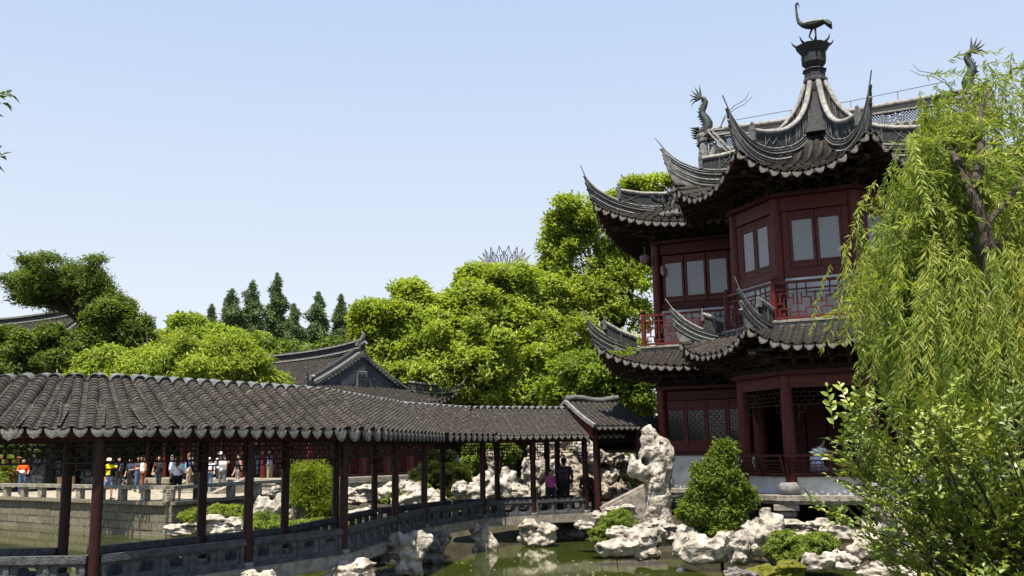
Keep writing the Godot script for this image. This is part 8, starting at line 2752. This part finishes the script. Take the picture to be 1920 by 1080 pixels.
	person("child in pink top beside the strolling person in purple and black", P(1.12, 0.86, 31.0), 1.30, 0.5, {"shirt": Color(0.50, 0.08, 0.32), "legs": dark, "long": true, "arm_r": [V(-0.26, 1.20, 0.05), V(-0.24, 1.36, 0.18)]})
	person("person in dark clothes sitting at the shaded end of the walkway", P(2.35, 0.86, 32.2), 1.66, 0.1, {"shirt": Color(0.03, 0.03, 0.03), "legs": dark, "sit": true, "sleeve": 2, "arm_l": [V(0.24, 0.74, 0.05), V(0.08, 0.62, 0.3)], "arm_r": [V(-0.24, 0.74, 0.05), V(-0.08, 0.62, 0.3)]})
	var g := Transform3D(Basis(Vector3.UP, -0.4368), P(8.977, 0, 26.717))
	person("person in white T-shirt sitting on the bay seat, arm along the railing", g * V(-0.42, 1.68, 2.12), 1.72, -0.4368 + PI - 0.75, {"shirt": Color(0.62, 0.68, 0.82), "legs": Color(0.3, 0.3, 0.34), "sit": true, "lean": 0.25, "wide": 1.08, "arm_l": [V(0.24, 0.76, 0.05), V(0.10, 0.62, 0.26)], "arm_r": [V(-0.32, 0.96, 0.10), V(-0.60, 0.92, 0.16)]})
	person("person in dark shirt seated inside the bay behind the shrub tips", g * V(0.72, 1.68, 1.9), 1.66, -0.4368 + 2.4, {"shirt": Color(0.08, 0.11, 0.2), "legs": dark, "sit": true})
	# far ones behind the pine
	person("person in blue with a small blue flag beside the hall's right corner", P(-5.2, 0.95, 55.4), 1.72, 0.3, {"shirt": Color(0.05, 0.08, 0.42), "legs": Color(0.3, 0.3, 0.3), "arm_r": [V(-0.26, 1.2, 0.1), V(-0.22, 1.42, 0.24)]})
	person("person in pale blue shirt far behind the pine", P(-3.3, 0.95, 56.5), 1.72, -0.4, {"shirt": Color(0.34, 0.42, 0.62), "legs": dark})
	person("person in dark blue far behind, right of the pine", P(-2.6, 0.95, 57.0), 1.70, 0.2, {"shirt": Color(0.06, 0.08, 0.16), "legs": jeans})

func small_things() -> void:
	var g0 := RandomNumberGenerator.new()
	g0.seed = 77
	var xf := []
	for i in 90: xf.append(Transform3D(Basis(Vector3.UP, g0.randf() * TAU) * Basis.from_scale(V(1, 1, 0.55) * g0.randf_range(0.5, 1.3)), P(g0.randf_range(-2.5, 3.2), 0.006, g0.randf_range(19.0, 26.0))))
	var lm := MB.new()
	lm.lathe([Vector2(0.03, 0.0), Vector2(0.001, 0.004)], 6, Transform3D())
	many("floating_leaves", lm.mesh(), M.cover_leaf, self, xf, [])
	get_node("floating_leaves").set_meta("label", "scattered small pale leaves floating on the pond")
	# a bin, a planter sign, a camera dome, the flag
	var t := thing("litter_bin", "brown wooden litter bin on the terrace near the shaded rocks", "bin", P(-23.2, 1.1, 50.5), 0.3)
	var b := MB.new()
	for i in 6: b.box(V(0.12, 0.75, 0.03), at(-0.325 + i * 0.13, 0.42, 0.31), 0.005)
	for i in 6: b.box(V(0.03, 0.75, 0.12), at(0.385, 0.42, -0.3 + i * 0.12), 0.005)
	b.box(V(0.74, 0.78, 0.58), at(0, 0.40, 0)); b.box(V(0.84, 0.06, 0.7), at(0, 0.83, 0), 0.01)
	part("body", b.mesh(), M.bin, t)
	b = MB.new()
	b.lathe([Vector2(0.25, 0.86), Vector2(0.27, 0.98), Vector2(0.15, 1.06)], 12, Transform3D())
	part("lid", b.mesh(), M.wire, t)
	var s := thing("garden_sign", "small blank looking white notice board on a post in the planting", "sign", P(-25.8, 1.1, 55.0), 0.15)
	b = MB.new()
	b.box(V(0.85, 0.40, 0.04), Transform3D(Basis(Vector3.RIGHT, -0.3), V(0, 0.95, 0)), 0.01)
	part("board", b.mesh(), M.white, s)
	b = MB.new()
	b.box(V(0.06, 0.9, 0.05), at(0, 0.42, -0.04))
	part("post", b.mesh(), M.wire, s)
	var g := Transform3D(Basis(Vector3.UP, -0.4368), P(8.977, 0, 26.717))
	var c := thing("dome_camera", "small grey dome camera hanging under the left end of the upper eave", "camera", g * V(-5.85, 8.82, -1.55))
	b = MB.new()
	b.lathe([Vector2(0.03, -0.15), Vector2(0.13, -0.10), Vector2(0.16, 0.0), Vector2(0.17, 0.12), Vector2(0.12, 0.18), Vector2(0.04, 0.2)], 14, Transform3D())
	part("dome", b.mesh(), M.cam, c)
	b = MB.new()
	b.tube([V(0, 0.2, 0), V(0, 0.45, 0)], [0.025, 0.025], 6)
	part("stem", b.mesh(), M.wire, c)
	var fl := thing("flag", "small blue flag on a stick beyond the pine", "flag", P(-5.0, 2.3, 55.2))
	b = MB.new()
	b.tube([V(0.0, -0.4, 0), V(0.35, 0.5, 0)], [0.012, 0.012], 5)
	part("stick", b.mesh(), M.wire, fl)
	b = MB.new()
	var rows := []
	for i in 5:
		var row := PackedVector3Array()
		for j in 4: row.append(V(0.33 - 0.10 * j - i * 0.06, 0.45 - i * 0.13 - j * 0.06, 0.04 * sin(j * 2.0 + i)))
		rows.append(row)
	b.grid(rows)
	part("cloth", b.mesh(), M.flag, fl)
	# lamp like fittings on the pavilion columns
	for e in [[V(-5.30, 8.45, WZ + 0.22), "pale wall lamp on the left corner column of the upper storey"]]:
		var l := thing("wall_fitting", e[1], "wall lamp", g * (e[0] as Vector3))
		b = MB.new()
		b.lathe([Vector2(0.02, -0.18), Vector2(0.06, -0.10), Vector2(0.075, 0.05), Vector2(0.04, 0.14)], 10, Transform3D())
		part("shade", b.mesh(), M.cap, l)
		b = MB.new()
		b.tube([V(0, 0.14, 0), V(0.0, 0.16, -0.12)], [0.015, 0.015], 5)
		part("arm", b.mesh(), M.wire, l)
